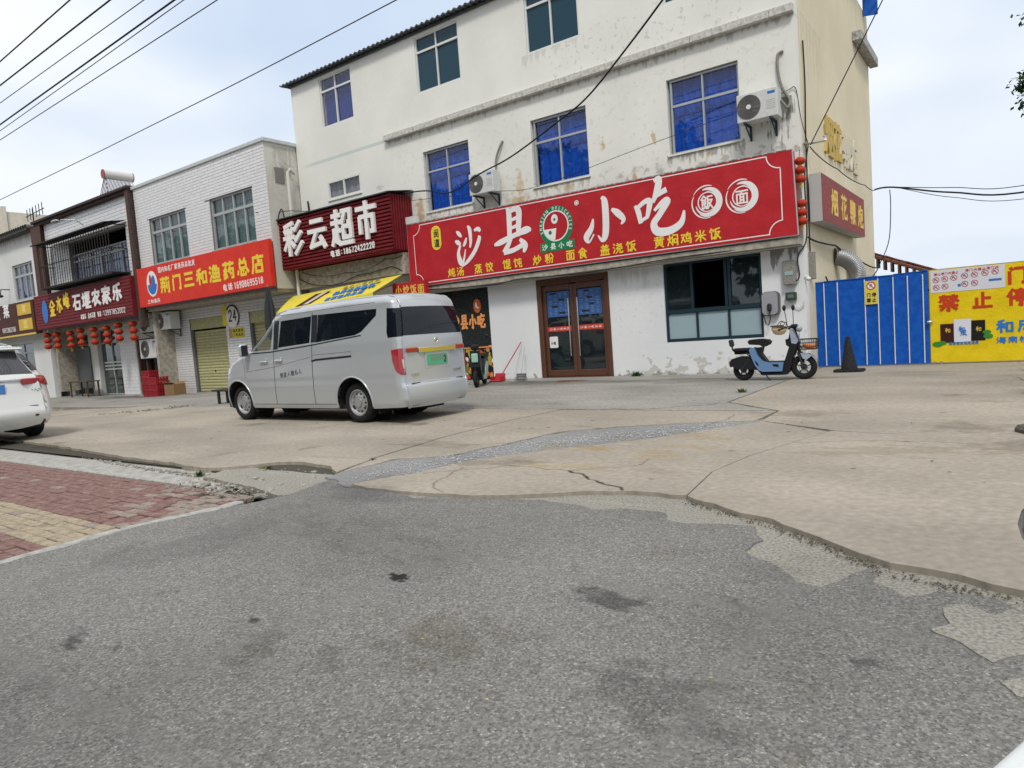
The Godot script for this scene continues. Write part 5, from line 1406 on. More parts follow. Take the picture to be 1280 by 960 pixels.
func build_signs() -> void:
	var red := mottled("sign_red", [0.0, lin(0.40, 0.017, 0.024), 0.5, lin(0.44, 0.021, 0.029), 1.0, lin(0.48, 0.027, 0.034)], 3.0, 0.6, 0.3, 0.01, 42)
	var Z := Transform3D(Basis.IDENTITY, Vector3(0, 0, 0.4))
	var s := thing("long_red_sign", "long red sign board with big white brush characters over the eatery doors", "sign", Vector3(-9, 2.82, 0.1))
	var mb := MB.new()
	mb.prism(V2([-14.44, 2.83, -3.52, 2.83, -3.57, 4.53, -14.40, 4.63]), 0.16, 0.4)
	part("board", mb, red, s)
	mb = MB.new()
	for e in [[-14.45, 2.82, -3.51, 2.82], [-3.51, 2.82, -3.56, 4.54], [-3.56, 4.54, -14.41, 4.64], [-14.41, 4.64, -14.45, 2.82]]:
		mb.tube([Vector3(e[0], e[1], 0.38), Vector3(e[2], e[3], 0.38)], 0.018, 5)
	part("edge_trim", mb, M["alu"], s)
	for x in [-12.7, -10.55, -8.0, -5.75]:
		mb = MB.new(); mb.box(Vector3(x, 3.71, 0.4), Vector3(0.012, 1.68, 0.004))
		part("panel_seam", mb, red, s)
	mb = MB.new()
	for i in 44:
		var x := -14.3 + i * 0.245
		mb.box(Vector3(x, lerpf(4.655, 4.555, i / 43.0), 0.28), Vector3(0.2, 0.02, 0.26))
	part("top_flashing", mb, M["old_concrete"], s)
	# white border with scooped corners
	mb = MB.new()
	var p := []
	p.append_array([Vector2(-13.9, 2.90), Vector2(-4.08, 2.90)])
	p.append_array(arc(Vector2(-3.80, 2.89), 0.27, PI, PI / 2, 8))
	p.append_array([Vector2(-3.80, 4.22)])
	p.append_array(arc(Vector2(-3.80, 4.49), 0.27, -PI / 2, -PI, 8))
	p.append_array([Vector2(-4.07, 4.49), Vector2(-13.86, 4.57)])
	p.append_array(arc(Vector2(-14.16, 4.57), 0.27, 0, -PI / 2, 8))
	p.append_array([Vector2(-14.16, 3.17)])
	p.append_array(arc(Vector2(-14.16, 2.9), 0.27, PI / 2, 0, 8))
	ribbon(mb, p, 0.022, 0.404, true)
	part("border_line", mb, M["white_letter"], s)
	for c in [["沙", -12.62, 3.2, 1.02, 1.1], ["县", -11.25, 3.25, 1.24, 1.28], ["小", -8.42, 3.28, 1.06, 1.08], ["吃", -7.12, 3.22, 1.25, 1.32]]:
		mb = MB.new()
		brush_letter(mb, c[0], Vector2(c[1], c[2]), Vector2(c[3], c[4]), Z)
		part("brush_character", mb, M["white_letter"], s)
	# yellow oval seal
	mb = MB.new()
	mb.flat(rounded(-13.46, 3.78, -13.1, 4.46, 0.17, 6), 0.405)
	part("seal", mb, M["yellow_letter"], s)
	lettering(s, "闽", -13.37, 4.12, -13.37, 4.12, 0.2, 0.24, 0.022, M["black_metal"], Transform3D(Basis.IDENTITY, Vector3(0, 0, 0.405)))
	lettering(s, "道", -13.37, 3.85, -13.37, 3.85, 0.2, 0.24, 0.022, M["black_metal"], Transform3D(Basis.IDENTITY, Vector3(0, 0, 0.405)))
	# round emblem
	var green := plain("emblem_green", lin(0.012, 0.20, 0.075), 0.5)
	var c0 := Vector2(-9.26, 3.86)
	mb = MB.new()
	mb.flat(disc(c0, 0.5, 40), 0.404)
	mb.flat(V2([-9.76, 3.24, -8.74, 3.24, -8.74, 3.47, -9.02, 3.47, -9.05, 3.56, -9.47, 3.56, -9.5, 3.47, -9.76, 3.47]), 0.4055)
	var em := part("emblem", mb, green, s)
	mb = MB.new(); mb.flat(disc(c0, 0.385, 40), 0.408)
	part("emblem_ring", mb, M["white_letter"], em)
	mb = MB.new(); mb.flat(disc(c0, 0.35, 40), 0.410)
	part("emblem_field", mb, red, em)
	mb = MB.new()
	mb.flat(PackedVector2Array([c0 + Vector2(0.02, -0.06), c0 + Vector2(-0.34, -0.06)] + arc(c0, 0.348, PI + 0.2, PI * 1.5 - 0.1, 10)), 0.412)
	mb.flat(disc(c0 + Vector2(-0.02, 0.17), 0.1, 20, 0.12), 0.412)
	part("emblem_figure", mb, M["white_letter"], em)
	mb = MB.new()
	mb.flat(disc(c0 + Vector2(-0.02, 0.16), 0.035, 14), 0.414)
	mb.flat(disc(c0 + Vector2(-0.17, -0.15), 0.05, 14), 0.414)
	part("emblem_eye", mb, green, em)
	var word := "SHAXIAN DELICACIES"
	var font := SystemFont.new()
	font.font_names = PackedStringArray(["Droid Sans"])
	font.font_weight = 700
	for i in word.length():
		if word[i] == " ": continue
		var a := lerpf(PI * 1.13, -PI * 0.13, (i + 0.5) / word.length())
		var tm := TextMesh.new()
		tm.text = word[i]; tm.font = font; tm.font_size = 64; tm.pixel_size = 0.0016; tm.depth = 0.004
		var o := part("emblem_letter", tm, M["white_letter"], em)
		var q := c0 + Vector2(cos(a), sin(a)) * 0.44
		o.transform = Transform3D(Basis(Vector3.BACK, a - PI / 2), o.position + Vector3(q.x, q.y, 0.409))
	lettering(em, "沙县小吃", -9.7, 3.28, -8.8, 3.28, 0.17, 0.16, 0.02, M["white_letter"], Transform3D(Basis.IDENTITY, Vector3(0, 0, 0.406)))
	mb = MB.new()
	ribbon(mb, arc(Vector2(-8.62, 4.32), 0.055, 0, TAU, 16), 0.016, 0.405)
	mb.flat(disc(Vector2(-8.62, 4.32), 0.035, 12), 0.405)
	part("trade_mark_ring", mb, M["white_letter"], s)
	# two ringed characters
	for q in [["飯", -5.36, 3.78], ["面", -4.6, 3.77]]:
		var cc := Vector2(q[1], q[2])
		mb = MB.new()
		swoosh(mb, cc, 0.29, 1.9, -2.2, 0.10, 0.405)
		swoosh(mb, cc + Vector2(-0.01, -0.01), 0.24, 3.3, 7.8, 0.045, 0.407)
		swoosh(mb, cc, 0.335, 2.6, 4.9, 0.02, 0.406)
		swoosh(mb, cc + Vector2(0, 0.02), 0.34, 1.2, 2.6, 0.018, 0.408)
		swoosh(mb, cc + Vector2(0.01, 0.01), 0.205, 0.3, 6.4, 0.014, 0.406)
		part("brush_ring", mb, M["white_letter"], s)
		lettering(s, q[0], cc.x - 0.14, cc.y - 0.16, cc.x, 0, 0.28, 0.31, 0.034, M["white_letter"], Z)
	for q in [["炖汤", -12.94, -12.35], ["蒸饺", -11.97, -11.33], ["馄饨", -11.0, -10.38], ["炒粉", -10.02, -9.39], ["面食", -9.02, -8.41], ["盖浇饭", -8.05, -7.1], ["黄焖鸡米饭", -6.65, -5.09]]:
		lettering(s, q[0], q[1], 2.95, q[2], 2.95, 0.26, 0.26, 0.03, M["yellow_letter"], Z)

	# supermarket sign box: maroon ribbed sheet, raised white letters
	var maroon := mottled("maroon_sheet", [0.0, lin(0.12, 0.009, 0.013), 0.5, lin(0.16, 0.013, 0.018), 1.0, lin(0.20, 0.022, 0.026)], 2.0, 0.55, 0, 0.012, 43)
	s = thing("ribbed_sign_box", "dark maroon ribbed sign box with thick white raised characters", "sign", Vector3(-17.1, 3.9, 0.1))
	mb = MB.new()
	mb.box(Vector3(-17.11, 4.72, 0.47), Vector3(5.22, 1.6, 0.9))
	part("box", mb, maroon, s)
	for i in 15:
		mb = MB.new()
		mb.prism(V2([0.92, 3.92 + i * 0.108, 0.975, 3.94 + i * 0.108, 0.975, 3.995 + i * 0.108, 0.92, 4.02 + i * 0.108]), -14.46, -19.76, Transform3D(Basis(Vector3(0, 0, 1), Vector3.UP, Vector3(1, 0, 0)), Vector3.ZERO))
		part("rib", mb, maroon, s)
	for i in 9:
		mb = MB.new()
		mb.cbox(Vector3(-14.49, 4.735, 0.07 + i * 0.102), Vector3(0.05, 1.63, 0.06), 0.015)
		part("side_rib", mb, maroon, s)
	mb = MB.new()
	mb.quad(Vector3(-19.9, 5.57, 1.05), Vector3(-14.38, 5.57, 1.05), Vector3(-14.38, 5.72, 0.01), Vector3(-19.9, 5.72, 0.01))
	mb.quad(Vector3(-19.9, 5.70, 0.01), Vector3(-14.38, 5.70, 0.01), Vector3(-14.38, 5.545, 1.05), Vector3(-19.9, 5.545, 1.05))
	mb.box(Vector3(-17.14, 5.56, 1.05), Vector3(5.5, 0.03, 0.02))
	part("cap_sheet", mb, M["roof_sheet"] if M.has("roof_sheet") else M["black_metal"], s)
	mb = MB.new()
	mb.box(Vector3(-17.11, 3.905, 0.5), Vector3(5.2, 0.02, 0.92))
	part("bottom_sheet", mb, maroon, s)
	var t := Transform3D(Basis.IDENTITY, Vector3(0, 0, 0.976))
	for c in [["彩", -19.42, 4.28, 0.98, 1.12], ["云", -18.16, 4.33, 0.9, 1.02], ["超", -17.02, 4.28, 0.98, 1.16], ["市", -15.88, 4.34, 0.92, 1.12]]:
		lettering(s, c[0], c[1], c[2], c[1], c[2], c[3], c[4], 0.135, M["white_letter"], t, 0.075)
	lettering(s, "电话", -17.2, 4.02, -16.75, 4.02, 0.2, 0.2, 0.035, M["white_letter"], t, 0.02)
	lettering(s, ":18672422220", -16.72, 4.03, -15.2, 4.06, 0.1, 0.19, 0.03, M["white_letter"], t, 0.02)
	mb = MB.new()
	mb.box(Vector3(-14.3, 4.78, 0.3), Vector3(0.5, 0.2, 0.12))
	part("white_bracket", mb, M["white_frame"], s)

	# small red sign tucked under the long one
	s = thing("small_red_sign", "small red sign with gold characters tucked under the long red sign", "sign", Vector3(-14.2, 2.6, 0.3))
	mb = MB.new(); mb.box(Vector3(-14.25, 2.68, 0.62), Vector3(1.35, 0.55, 0.12))
	part("board", mb, red, s)
	lettering(s, "小炒饭面", -14.8, 2.62, -13.65, 2.58, 0.25, 0.28, 0.03, M["gold_letter"], Transform3D(Basis.IDENTITY, Vector3(0, 0, 0.68)))

	# bright red fish-medicine sign on the tiled shop
	var bright := mottled("bright_red", [0.0, lin(0.62, 0.03, 0.018), 1.0, lin(0.68, 0.045, 0.026)], 3.0, 0.5, 0.35, 0.01, 44)
	s = thing("bright_red_sign", "bright red banner sign with yellow characters on the white-tiled shop", "sign", Vector3(-24, 3.37, 1.3))
	mb = MB.new(); mb.box(Vector3(-24.07, 4.14, 1.40), Vector3(8.85, 1.53, 0.16))
	part("board", mb, bright, s)
	t = Transform3D(Basis.IDENTITY, Vector3(0, 0, 1.48))
	mb = MB.new(); mb.flat(disc(Vector2(-27.35, 4.22), 0.42, 28, 0.5), 0.004, t)
	var e2 := part("emblem", mb, M["white_letter"], s)
	mb = MB.new(); mb.flat(PackedVector2Array(arc(Vector2(-27.35, 4.2), 0.36, PI, TAU, 12, 0.4)), 0.007, t)
	mb.flat(disc(Vector2(-27.24, 4.3), 0.14, 16, 0.24), 0.009, t)
	part("emblem_wave", mb, M["blue_letter"], e2)
	mb = MB.new(); mb.flat(disc(Vector2(-27.46, 4.36), 0.1, 16, 0.22), 0.009, t)
	part("emblem_drop", mb, M["red_letter"], e2)
	fine_print(s, "emblem_caption", "三和渔药", -27.85, 3.46, -26.85, 0.17, M["white_letter"], t)
	lettering(s, "荆门三和渔药总店", -26.75, 3.78, -19.95, 3.86, 0.72, 0.62, 0.1, M["yellow_letter"], t)
	fine_print(s, "upper_line", "国内知名厂家渔药总批发", -26.8, 4.58, -24.1, 0.22, M["white_letter"], t)
	lettering(s, "电话", -22.5, 3.46, -21.9, 3.47, 0.27, 0.24, 0.035, M["white_letter"], t)
	lettering(s, "16908695518", -21.8, 3.47, -20.1, 3.5, 0.13, 0.24, 0.034, M["white_letter"], t)

	# maroon farmhouse-restaurant sign
	s = thing("maroon_ribbed_sign", "maroon ribbed sign with white and yellow characters above the red lanterns", "sign", Vector3(-33.7, 3.05, 1.3))
	mb = MB.new(); mb.box(Vector3(-33.7, 3.9, 1.5), Vector3(9.75, 1.62, 0.24))
	part("board", mb, maroon, s)
	for i in 12:
		mb = MB.new(); mb.cbox(Vector3(-33.7, 3.16 + i * 0.135, 1.625), Vector3(9.7, 0.06, 0.03), 0.01)
		part("rib", mb, maroon, s)
	t = Transform3D(Basis.IDENTITY, Vector3(0, 0, 1.64))
	lettering(s, "石堰农家乐", -34.2, 3.68, -29.55, 3.78, 0.82, 0.74, 0.11, M["white_letter"], t, 0.03)
	lettering(s, "金水峰", -36.75, 3.62, -34.55, 3.85, 0.6, 0.75, 0.09, M["yellow_letter"], t, 0.03)
	fine_print(s, "phone_line", "农家乐 金水石堰 电话:13997852002", -33.6, 3.26, -29.4, 0.24, M["white_letter"], t)
	mb = MB.new(); mb.flat(disc(Vector2(-37.35, 3.9), 0.32, 20, 0.55), 0.006, t)
	part("oval_badge", mb, M["blue_letter"], s)

	# brown sign at the far end
	s = thing("brown_noodle_sign", "dark brown sign with white characters and two yellow squares at the row's end", "sign", Vector3(-44, 2.9, 1.3))
	var brown := mottled("sign_brown", [0.0, lin(0.055, 0.018, 0.016), 1.0, lin(0.085, 0.028, 0.024)], 2.0, 0.6, 0, 0.012, 45)
	mb = MB.new(); mb.box(Vector3(-44.8, 3.8, 1.45), Vector3(12.0, 1.66, 0.3))
	part("board", mb, brown, s)
	mb = MB.new(); mb.box(Vector3(-44.8, 2.98, 1.62), Vector3(12.0, 0.08, 0.04))
	part("gold_trim", mb, M["gold_letter"], s)
	t = Transform3D(Basis.IDENTITY, Vector3(0, 0, 1.6))
	lettering(s, "农家菜", -45.4, 3.8, -41.9, 3.95, 0.8, 0.72, 0.1, M["white_letter"], t, 0.02)
	lettering(s, "面", -44.2, 3.1, -44.2, 3.1, 0.6, 0.5, 0.09, M["white_letter"], t, 0.02)
	fine_print(s, "phone_line", "18972852106", -43.2, 3.2, -41.3, 0.26, M["white_letter"], t)
	for y in [3.22, 3.98]:
		mb = MB.new(); mb.box(Vector3(-39.95, y + 0.26, 1.61), Vector3(1.7, 0.56, 0.02))
		var sq := part("yellow_square", mb, plain("square_yellow", lin(0.62, 0.40, 0.04), 0.5), s)
		lettering(sq, "菜" if y > 3.5 else "面", -40.2, y + 0.05, -40.2, 0, 0.5, 0.42, 0.07, plain("pale_yellow", lin(0.75, 0.62, 0.2), 0.6), Transform3D(Basis.IDENTITY, Vector3(0, 0, 1.62)))

	# fireworks sign on the yellow side wall; Transform maps x along the wall away from the street
	var S := Transform3D(Basis(Vector3.UP, PI / 2), Vector3(-3.2, 0, 0))
	s = thing("side_wall_sign", "faded red sign with yellow characters hung on the yellow side wall", "sign", Vector3(-3.3, 3.14, -3.0))
	mb = MB.new()
	mb.box(Vector3(-3.33, 3.635, -3.02), Vector3(0.24, 1.0, 5.12))
	part("box", mb, plain("sign_grey", lin(0.42, 0.42, 0.42), 0.5), s)
	mb = MB.new(); mb.box(Vector3(-3.205, 3.635, -3.02), Vector3(0.012, 0.98, 5.08))
	part("face", mb, mottled("faded_red", [0.0, lin(0.17, 0.022, 0.02), 0.55, lin(0.25, 0.038, 0.035), 0.85, lin(0.32, 0.085, 0.06), 1.0, lin(0.42, 0.2, 0.1)], 1.2, 0.6, 0, 0.02, 46), s)
	lettering(s, "烟花鞭炮", 1.35, 3.34, 5.3, 3.32, 0.7, 0.6, 0.075, M["gold_letter"], Transform3D(Basis(Vector3.UP, PI / 2), Vector3(-3.199, 0, 0)))
	s = thing("old_wall_lettering", "worn gold and white cut-out characters fixed high on the yellow side wall", "lettering", Vector3(-3.49, 4.85, -4.4))
	lettering(s, "烟花", 2.35, 4.88, 4.25, 4.9, 0.92, 0.95, 0.12, plain("worn_gold", lin(0.50, 0.36, 0.10), 0.6), Transform3D(Basis(Vector3.UP, PI / 2), Vector3(-3.5, 0, 0)), 0.05)
	lettering(s, "鞭炮", 4.45, 4.92, 6.45, 4.92, 0.92, 0.92, 0.12, plain("worn_white", lin(0.60, 0.55, 0.42), 0.6), Transform3D(Basis(Vector3.UP, PI / 2), Vector3(-3.5, 0, 0)), 0.05)

	# number roundel and notice on the tiled pier
	s = thing("number_roundel", "white round plaque with a black 24 on the tiled pier", "sign", Vector3(-23.95, 2.25, 0.32))
	mb = MB.new(); mb.prism(disc(Vector2(-23.92, 2.66), 0.42, 24), 0.32, 0.34)
	part("disc", mb, M["white_letter"], s)
	mb = MB.new(); mb.box(Vector3(-24.45, 2.72, 0.325), Vector3(0.3, 0.75, 0.012))
	part("yellow_tab", mb, M["yellow_letter"], s)
	mb = MB.new(); ribbon(mb, arc(Vector2(-23.92, 2.66), 0.42, -0.9, 2.4, 20), 0.07, 0.343)
	part("black_crescent", mb, M["black_metal"], s)
	lettering(s, "24", -24.18, 2.46, -23.62, 2.46, 0.26, 0.46, 0.06, M["black_metal"], Transform3D(Basis.IDENTITY, Vector3(0, 0, 0.341)))
	s = thing("shop_notice", "small yellow printed notice below the round number plaque", "sign", Vector3(-23.7, 1.85, 0.32))
	mb = MB.new(); mb.box(Vector3(-23.65, 2.03, 0.322), Vector3(0.78, 0.36, 0.01))
	part("plate", mb, plain("notice_yellow", lin(0.62, 0.52, 0.03), 0.5), s)
	mb = MB.new(); mb.box(Vector3(-24.15, 2.03, 0.322), Vector3(0.22, 0.36, 0.01))
	part("plate_tab", mb, plain("notice_tan", lin(0.45, 0.25, 0.15), 0.5), s)
	fine_print(s, "notice_print", "批发渔药", -24.0, 2.06, -23.3, 0.12, M["black_metal"], Transform3D(Basis.IDENTITY, Vector3(0, 0, 0.327)))
	fine_print(s, "notice_print", "三和总店", -24.0, 1.9, -23.3, 0.12, M["black_metal"], Transform3D(Basis.IDENTITY, Vector3(0, 0, 0.327)))

	build_hoarding()

func build_hoarding() -> void:
	var blue := mottled("hoarding_blue", [0.0, lin(0.003, 0.065, 0.34), 0.5, lin(0.005, 0.085, 0.42), 1.0, lin(0.01, 0.11, 0.48)], 1.5, 0.6, 0.25, 0.015, 47)
	var h := thing("blue_hoarding", "blue sheet-metal hoarding with white joint strips beside the eatery", "fence", Vector3(-2.5, 0, -0.95))
	var xs := [-3.62, -3.33, -3.06, -2.53, -2.28, -2.0, -1.74, -1.47, -1.38]
	for i in xs.size() - 1:
		var mb := MB.new()
		var w: float = xs[i + 1] - xs[i]
		var top := 1.855 + 0.03 * i / 7.0 + rng.randf_range(-0.008, 0.012)
		mb.box(Vector3((xs[i] + xs[i + 1]) / 2, top / 2 + 0.01, -0.92 + rng.randf_range(-0.004, 0.004)), Vector3(w - 0.006, top - 0.02, 0.025), Basis(Vector3.UP, rng.randf_range(-0.02, 0.02)))
		mb.box(Vector3((xs[i] + xs[i + 1]) / 2, top + 0.006, -0.92), Vector3(w - 0.008, 0.02, 0.05))
		part("panel", mb, blue, h)
	for i in range(1, 8):
		var mb := MB.new()
		mb.cbox(Vector3(xs[i], 0.93, -0.895), Vector3(0.02, 1.80, 0.03), 0.006)
		part("joint_strip", mb, M["white_frame"], h)
	var mb := MB.new()
	for y in [0.35, 1.5]: mb.box(Vector3(-2.5, y, -0.97), Vector3(2.3, 0.05, 0.05))
	mb.box(Vector3(-1.37, 0.95, -0.98), Vector3(0.05, 1.9, 0.05))
	part("rear_frame", mb, M["steel"], h)
	var s := thing("parking_notice", "small yellow no-parking notice fixed to the blue hoarding", "sign", Vector3(-2.4, 1.3, -0.88))
	mb = MB.new(); mb.box(Vector3(-2.405, 1.55, -0.875), Vector3(0.235, 0.49, 0.006))
	part("plate", mb, plain("notice_lemon", lin(0.66, 0.55, 0.08), 0.5), s)
	mb = MB.new(); mb.flat(disc(Vector2(-2.405, 1.69), 0.07), -0.871)
	part("roundel", mb, M["white_letter"], s)
	mb = MB.new()
	ribbon(mb, arc(Vector2(-2.405, 1.69), 0.075, 0, TAU, 24), 0.018, -0.868)
	ribbon(mb, [Vector2(-2.455, 1.74), Vector2(-2.355, 1.64)], 0.014, -0.8675)
	part("roundel_ring", mb, plain("ring_red", lin(0.45, 0.02, 0.03), 0.5), s)
	lettering(s, "P", -2.43, 1.655, -2.43, 0, 0.05, 0.07, 0.012, M["black_metal"], Transform3D(Basis.IDENTITY, Vector3(0, 0, -0.8705)), 0.001)
	for k in 2:
		for j in 2:
			lettering(s, ["门", "禁", "停", "止"][k * 2 + j], -2.49 + k * 0.1, 1.46 - j * 0.11, -2.49, 0, 0.075, 0.085, 0.012, M["black_metal"], Transform3D(Basis.IDENTITY, Vector3(0, 0, -0.872)))
	# yellow banner on its frame
	s = thing("yellow_banner_hoarding", "yellow printed banner hoarding with red characters next to the blue hoarding", "banner", Vector3(1.5, 0, -0.9))
	mb = MB.new(); mb.box(Vector3(1.8, 0.96, -0.92), Vector3(6.32, 1.86, 0.03))
	part("sheet", mb, mottled("banner_yellow", [0.0, lin(0.62, 0.45, 0.006), 0.5, lin(0.70, 0.52, 0.01), 1.0, lin(0.76, 0.57, 0.02)], 2.0, 0.5, 0.3, 0.01, 48), s)
	mb = MB.new()
	for x in [-1.36, 1.8, 4.95]:
		mb.box(Vector3(x, 0.95, -0.97), Vector3(0.05, 1.9, 0.05))
	for x in [-1.3, -1.18]: mb.cyl(Vector3(x, 0.03, -0.92), Vector3(x, 0.03, -0.88), 0.03, 8)
	for y in [0.04, 1.88]: mb.box(Vector3(1.8, y, -0.972), Vector3(6.3, 0.05, 0.045))
	part("rear_frame", mb, M["steel"], s)
	mb = MB.new(); mb.box(Vector3(-0.725, 1.655, -0.902), Vector3(1.22, 0.44, 0.004))
	part("white_panel", mb, plain("panel_pale", lin(0.60, 0.62, 0.68), 0.5), s)
	var R := plain("prohibit_red", lin(0.50, 0.06, 0.05), 0.5)
	for q in [[-1.24, 1.685], [-1.09, 1.695], [-0.94, 1.705], [-0.76, 1.725], [-0.60, 1.73], [-0.43, 1.745], [-0.27, 1.755], [-1.24, 1.535], [-1.09, 1.545], [-0.76, 1.565], [-0.60, 1.57]]:
		mb = MB.new()
		ribbon(mb, arc(Vector2(q[0], q[1]), 0.052, 0, TAU, 18), 0.012, -0.898)
		ribbon(mb, [Vector2(q[0] - 0.036, q[1] + 0.036), Vector2(q[0] + 0.036, q[1] - 0.036)], 0.01, -0.8975)
		part("prohibition_mark", mb, R, s)
		mb = MB.new()
		ribbon(mb, [Vector2(q[0] - 0.03, q[1] - 0.01), Vector2(q[0] - 0.005, q[1] + 0.02), Vector2(q[0] + 0.02, q[1] - 0.02)], 0.014, -0.899)
		part("pictogram", mb, M["black_metal"], s)
	var B := Transform3D(Basis.IDENTITY, Vector3(0, 0, -0.9))
	fine_print(s, "panel_heading", "禁止停门内禁止", -1.27, 1.775, -0.85, 0.05, R, B, 0.0015)
	fine_print(s, "panel_heading", "停门内禁止停门内", -0.75, 1.80, -0.2, 0.05, R, B, 0.0015)
	for q in [[-0.85, 1.55, 0.05, 0.05], [-0.27, 1.60, 0.2, 0.04]]:
		mb = MB.new(); mb.box(Vector3(q[0], q[1], -0.898), Vector3(q[2], q[3], 0.004))
		part("blue_tab", mb, M["blue_letter"], s)
	var big := plain("banner_red", lin(0.50, 0.05, 0.015), 0.5)
	B = Transform3D(Basis.IDENTITY, Vector3(0, 0, -0.904))
	lettering(s, "禁止停", -1.2, 1.06, 0.24, 1.08, 0.33, 0.32, 0.055, big, B)
	lettering(s, "门", -0.09, 1.47, -0.09, 0, 0.33, 0.35, 0.055, big, B)
	lettering(s, "和成", -0.27, 0.56, 0.34, 0.57, 0.27, 0.27, 0.04, M["blue_letter"], B)
	lettering(s, "海南植青", -0.27, 0.365, 0.42, 0.37, 0.15, 0.13, 0.02, M["blue_letter"], B)
	# printed tins and box
	mb = MB.new(); mb.box(Vector3(-1.07, 0.61, -0.902), Vector3(0.24, 0.38, 0.004))
	part("printed_tin", mb, plain("tin_brown", lin(0.045, 0.013, 0.01), 0.5), s)
	mb = MB.new(); mb.box(Vector3(-0.565, 0.64, -0.902), Vector3(0.24, 0.40, 0.004))
	part("printed_tin", mb, plain("tin_black", lin(0.015, 0.012, 0.010), 0.5), s)
	mb = MB.new(); mb.flat(V2([-0.96, 0.43, -0.68, 0.43, -0.67, 0.88, -0.96, 0.88]), -0.897)
	part("printed_box", mb, plain("box_white", lin(0.62, 0.65, 0.72), 0.5), s)
	lettering(s, "和成", -0.88, 0.62, -0.75, 0.55, 0.10, 0.12, 0.014, M["blue_letter"], Transform3D(Basis.IDENTITY, Vector3(0, 0, -0.8965)))
	for q in [-1.11, -0.6]: lettering(s, "和", q, 0.62, q, 0, 0.09, 0.1, 0.01, M["gold_letter"], B, 0.006)
	plain("leaf_print", lin(0.04, 0.22, 0.03), 0.5)
	for q in [[-1.24, 0.40, 0.09], [-1.16, 0.42, 0.07], [-0.40, 0.52, 0.08], [-0.42, 0.60, 0.07]]:
		mb = MB.new(); mb.flat(disc(Vector2(q[0], q[1]), q[2], 14, q[2] * 0.6), -0.898 + q[2] * 0.02)
		part("printed_leaf", mb, M["leaf_print"], s)
	fine_print(s, "tin_caption", "海南植青和成海南", -1.05, 0.37, -0.55, 0.07, M["blue_letter"], B)
	mb = MB.new()
	mb.tube([Vector3(-1.4, 0.86, -0.86), Vector3(-1.36, 0.86, -0.85), Vector3(-1.33, 0.86, -0.88)], 0.03, 8)
	part("latch", mb, M["steel"], s)

# ---------------------------------------------------------------- vehicles: side skins are height fields over the side view, the rest is lofted along the centre line
func curve(a: Array, t: float) -> float:  # piecewise linear, pairs of (t, value) with rising t
	if t <= a[0]: return a[1]
	for i in range(2, a.size(), 2):
		if t <= a[i]: return lerpf(a[i - 1], a[i + 1], (t - a[i - 2]) / (a[i] - a[i - 2]))
	return a[-1]

func corner(d: float, length: float, depth: float) -> float:
	if d >= length: return 0.0
	var u := 1.0 - maxf(d - 0.014, 0.0) / length
	return depth * (1.0 - sqrt(maxf(0.0, 1.0 - u * u)))

func half_width(c: Dictionary, x: float, y: float) -> float:
	var w := curve(c.width, y)
	var dr := corner(curve(c.rear, y) - x, c.rear_len, c.rear_in)
	var df := corner(x - curve(c.front, y), c.front_len, c.front_in)
	var dt := corner(curve(c.top, x) - y, c.top_len, c.top_in)
	return w - maxf(dr, maxf(df, dt))

func side_skin(c: Dictionary, poly: PackedVector2Array, holes: Array, side: float, off := 0.0, cell := 0.05) -> MB:
	var mb := MB.new()
	var lo := poly[0]; var hi := poly[0]
	for p in poly:
		lo = lo.min(p); hi = hi.max(p)
	var at := func(p: Vector2) -> Vector3: return Vector3(p.x, p.y, half_width(c, p.x, p.y) * side)
	var nrm := func(p: Vector2) -> Vector3:
		var e := 0.012
		var gx := (half_width(c, p.x + e, p.y) - half_width(c, p.x - e, p.y)) / (2 * e)
		var gy := (half_width(c, p.x, p.y + e) - half_width(c, p.x, p.y - e)) / (2 * e)
		return Vector3(-clampf(gx, -2, 2), -clampf(gy, -2, 2), side).normalized()
	var cx := []
	var x := lo.x
	while x < hi.x:
		cx.append(x)
		x += cell if x < c.x1 - 0.3 and x > c.x0 + 0.5 else cell * 0.4
	cx.append(hi.x)
	var ny := int(ceil((hi.y - lo.y) / cell))
	for i in cx.size() - 1:
		for j in ny:
			var list := Geometry2D.intersect_polygons(rect2(cx[i], lo.y + j * cell, cx[i + 1], lo.y + (j + 1) * cell), poly)
			for h in holes:
				var next: Array[PackedVector2Array] = []
				for g in list:
					for r in Geometry2D.clip_polygons(g, h):
						if not Geometry2D.is_polygon_clockwise(r): next.append(r)
				list = next
			for g in list:
				var idx := Geometry2D.triangulate_polygon(g)
				for k in range(0, idx.size(), 3):
					var a := g[idx[k]]; var b := g[idx[k + 1]]; var d := g[idx[k + 2]]
					if (b - a).cross(d - a) * side < 0:
						var s := b; b = d; d = s
					var na: Vector3 = nrm.call(a); var nb: Vector3 = nrm.call(b); var nd: Vector3 = nrm.call(d)
					mb.tris(at.call(a) + na * off, at.call(b) + nb * off, at.call(d) + nd * off, na, nb, nd)
	return mb

# a line drawn on the side skin: door gaps, creases
func side_line(mb: MB, c: Dictionary, pts: Array, w: float, side: float, off := 0.0015) -> void:
	for i in pts.size() - 1:
		var a: Vector2 = pts[i]; var b: Vector2 = pts[i + 1]
		var n := maxi(1, int(a.distance_to(b) / 0.06))
		var s := (b - a).normalized().orthogonal() * w / 2
		for k in n:
			var p := a.lerp(b, float(k) / n); var q := a.lerp(b, float(k + 1) / n)
			var f := func(r: Vector2) -> Vector3: return Vector3(r.x, r.y, (half_width(c, r.x, r.y) + off) * side)
			mb.quad(f.call(p - s), f.call(q - s), f.call(q + s), f.call(p + s))

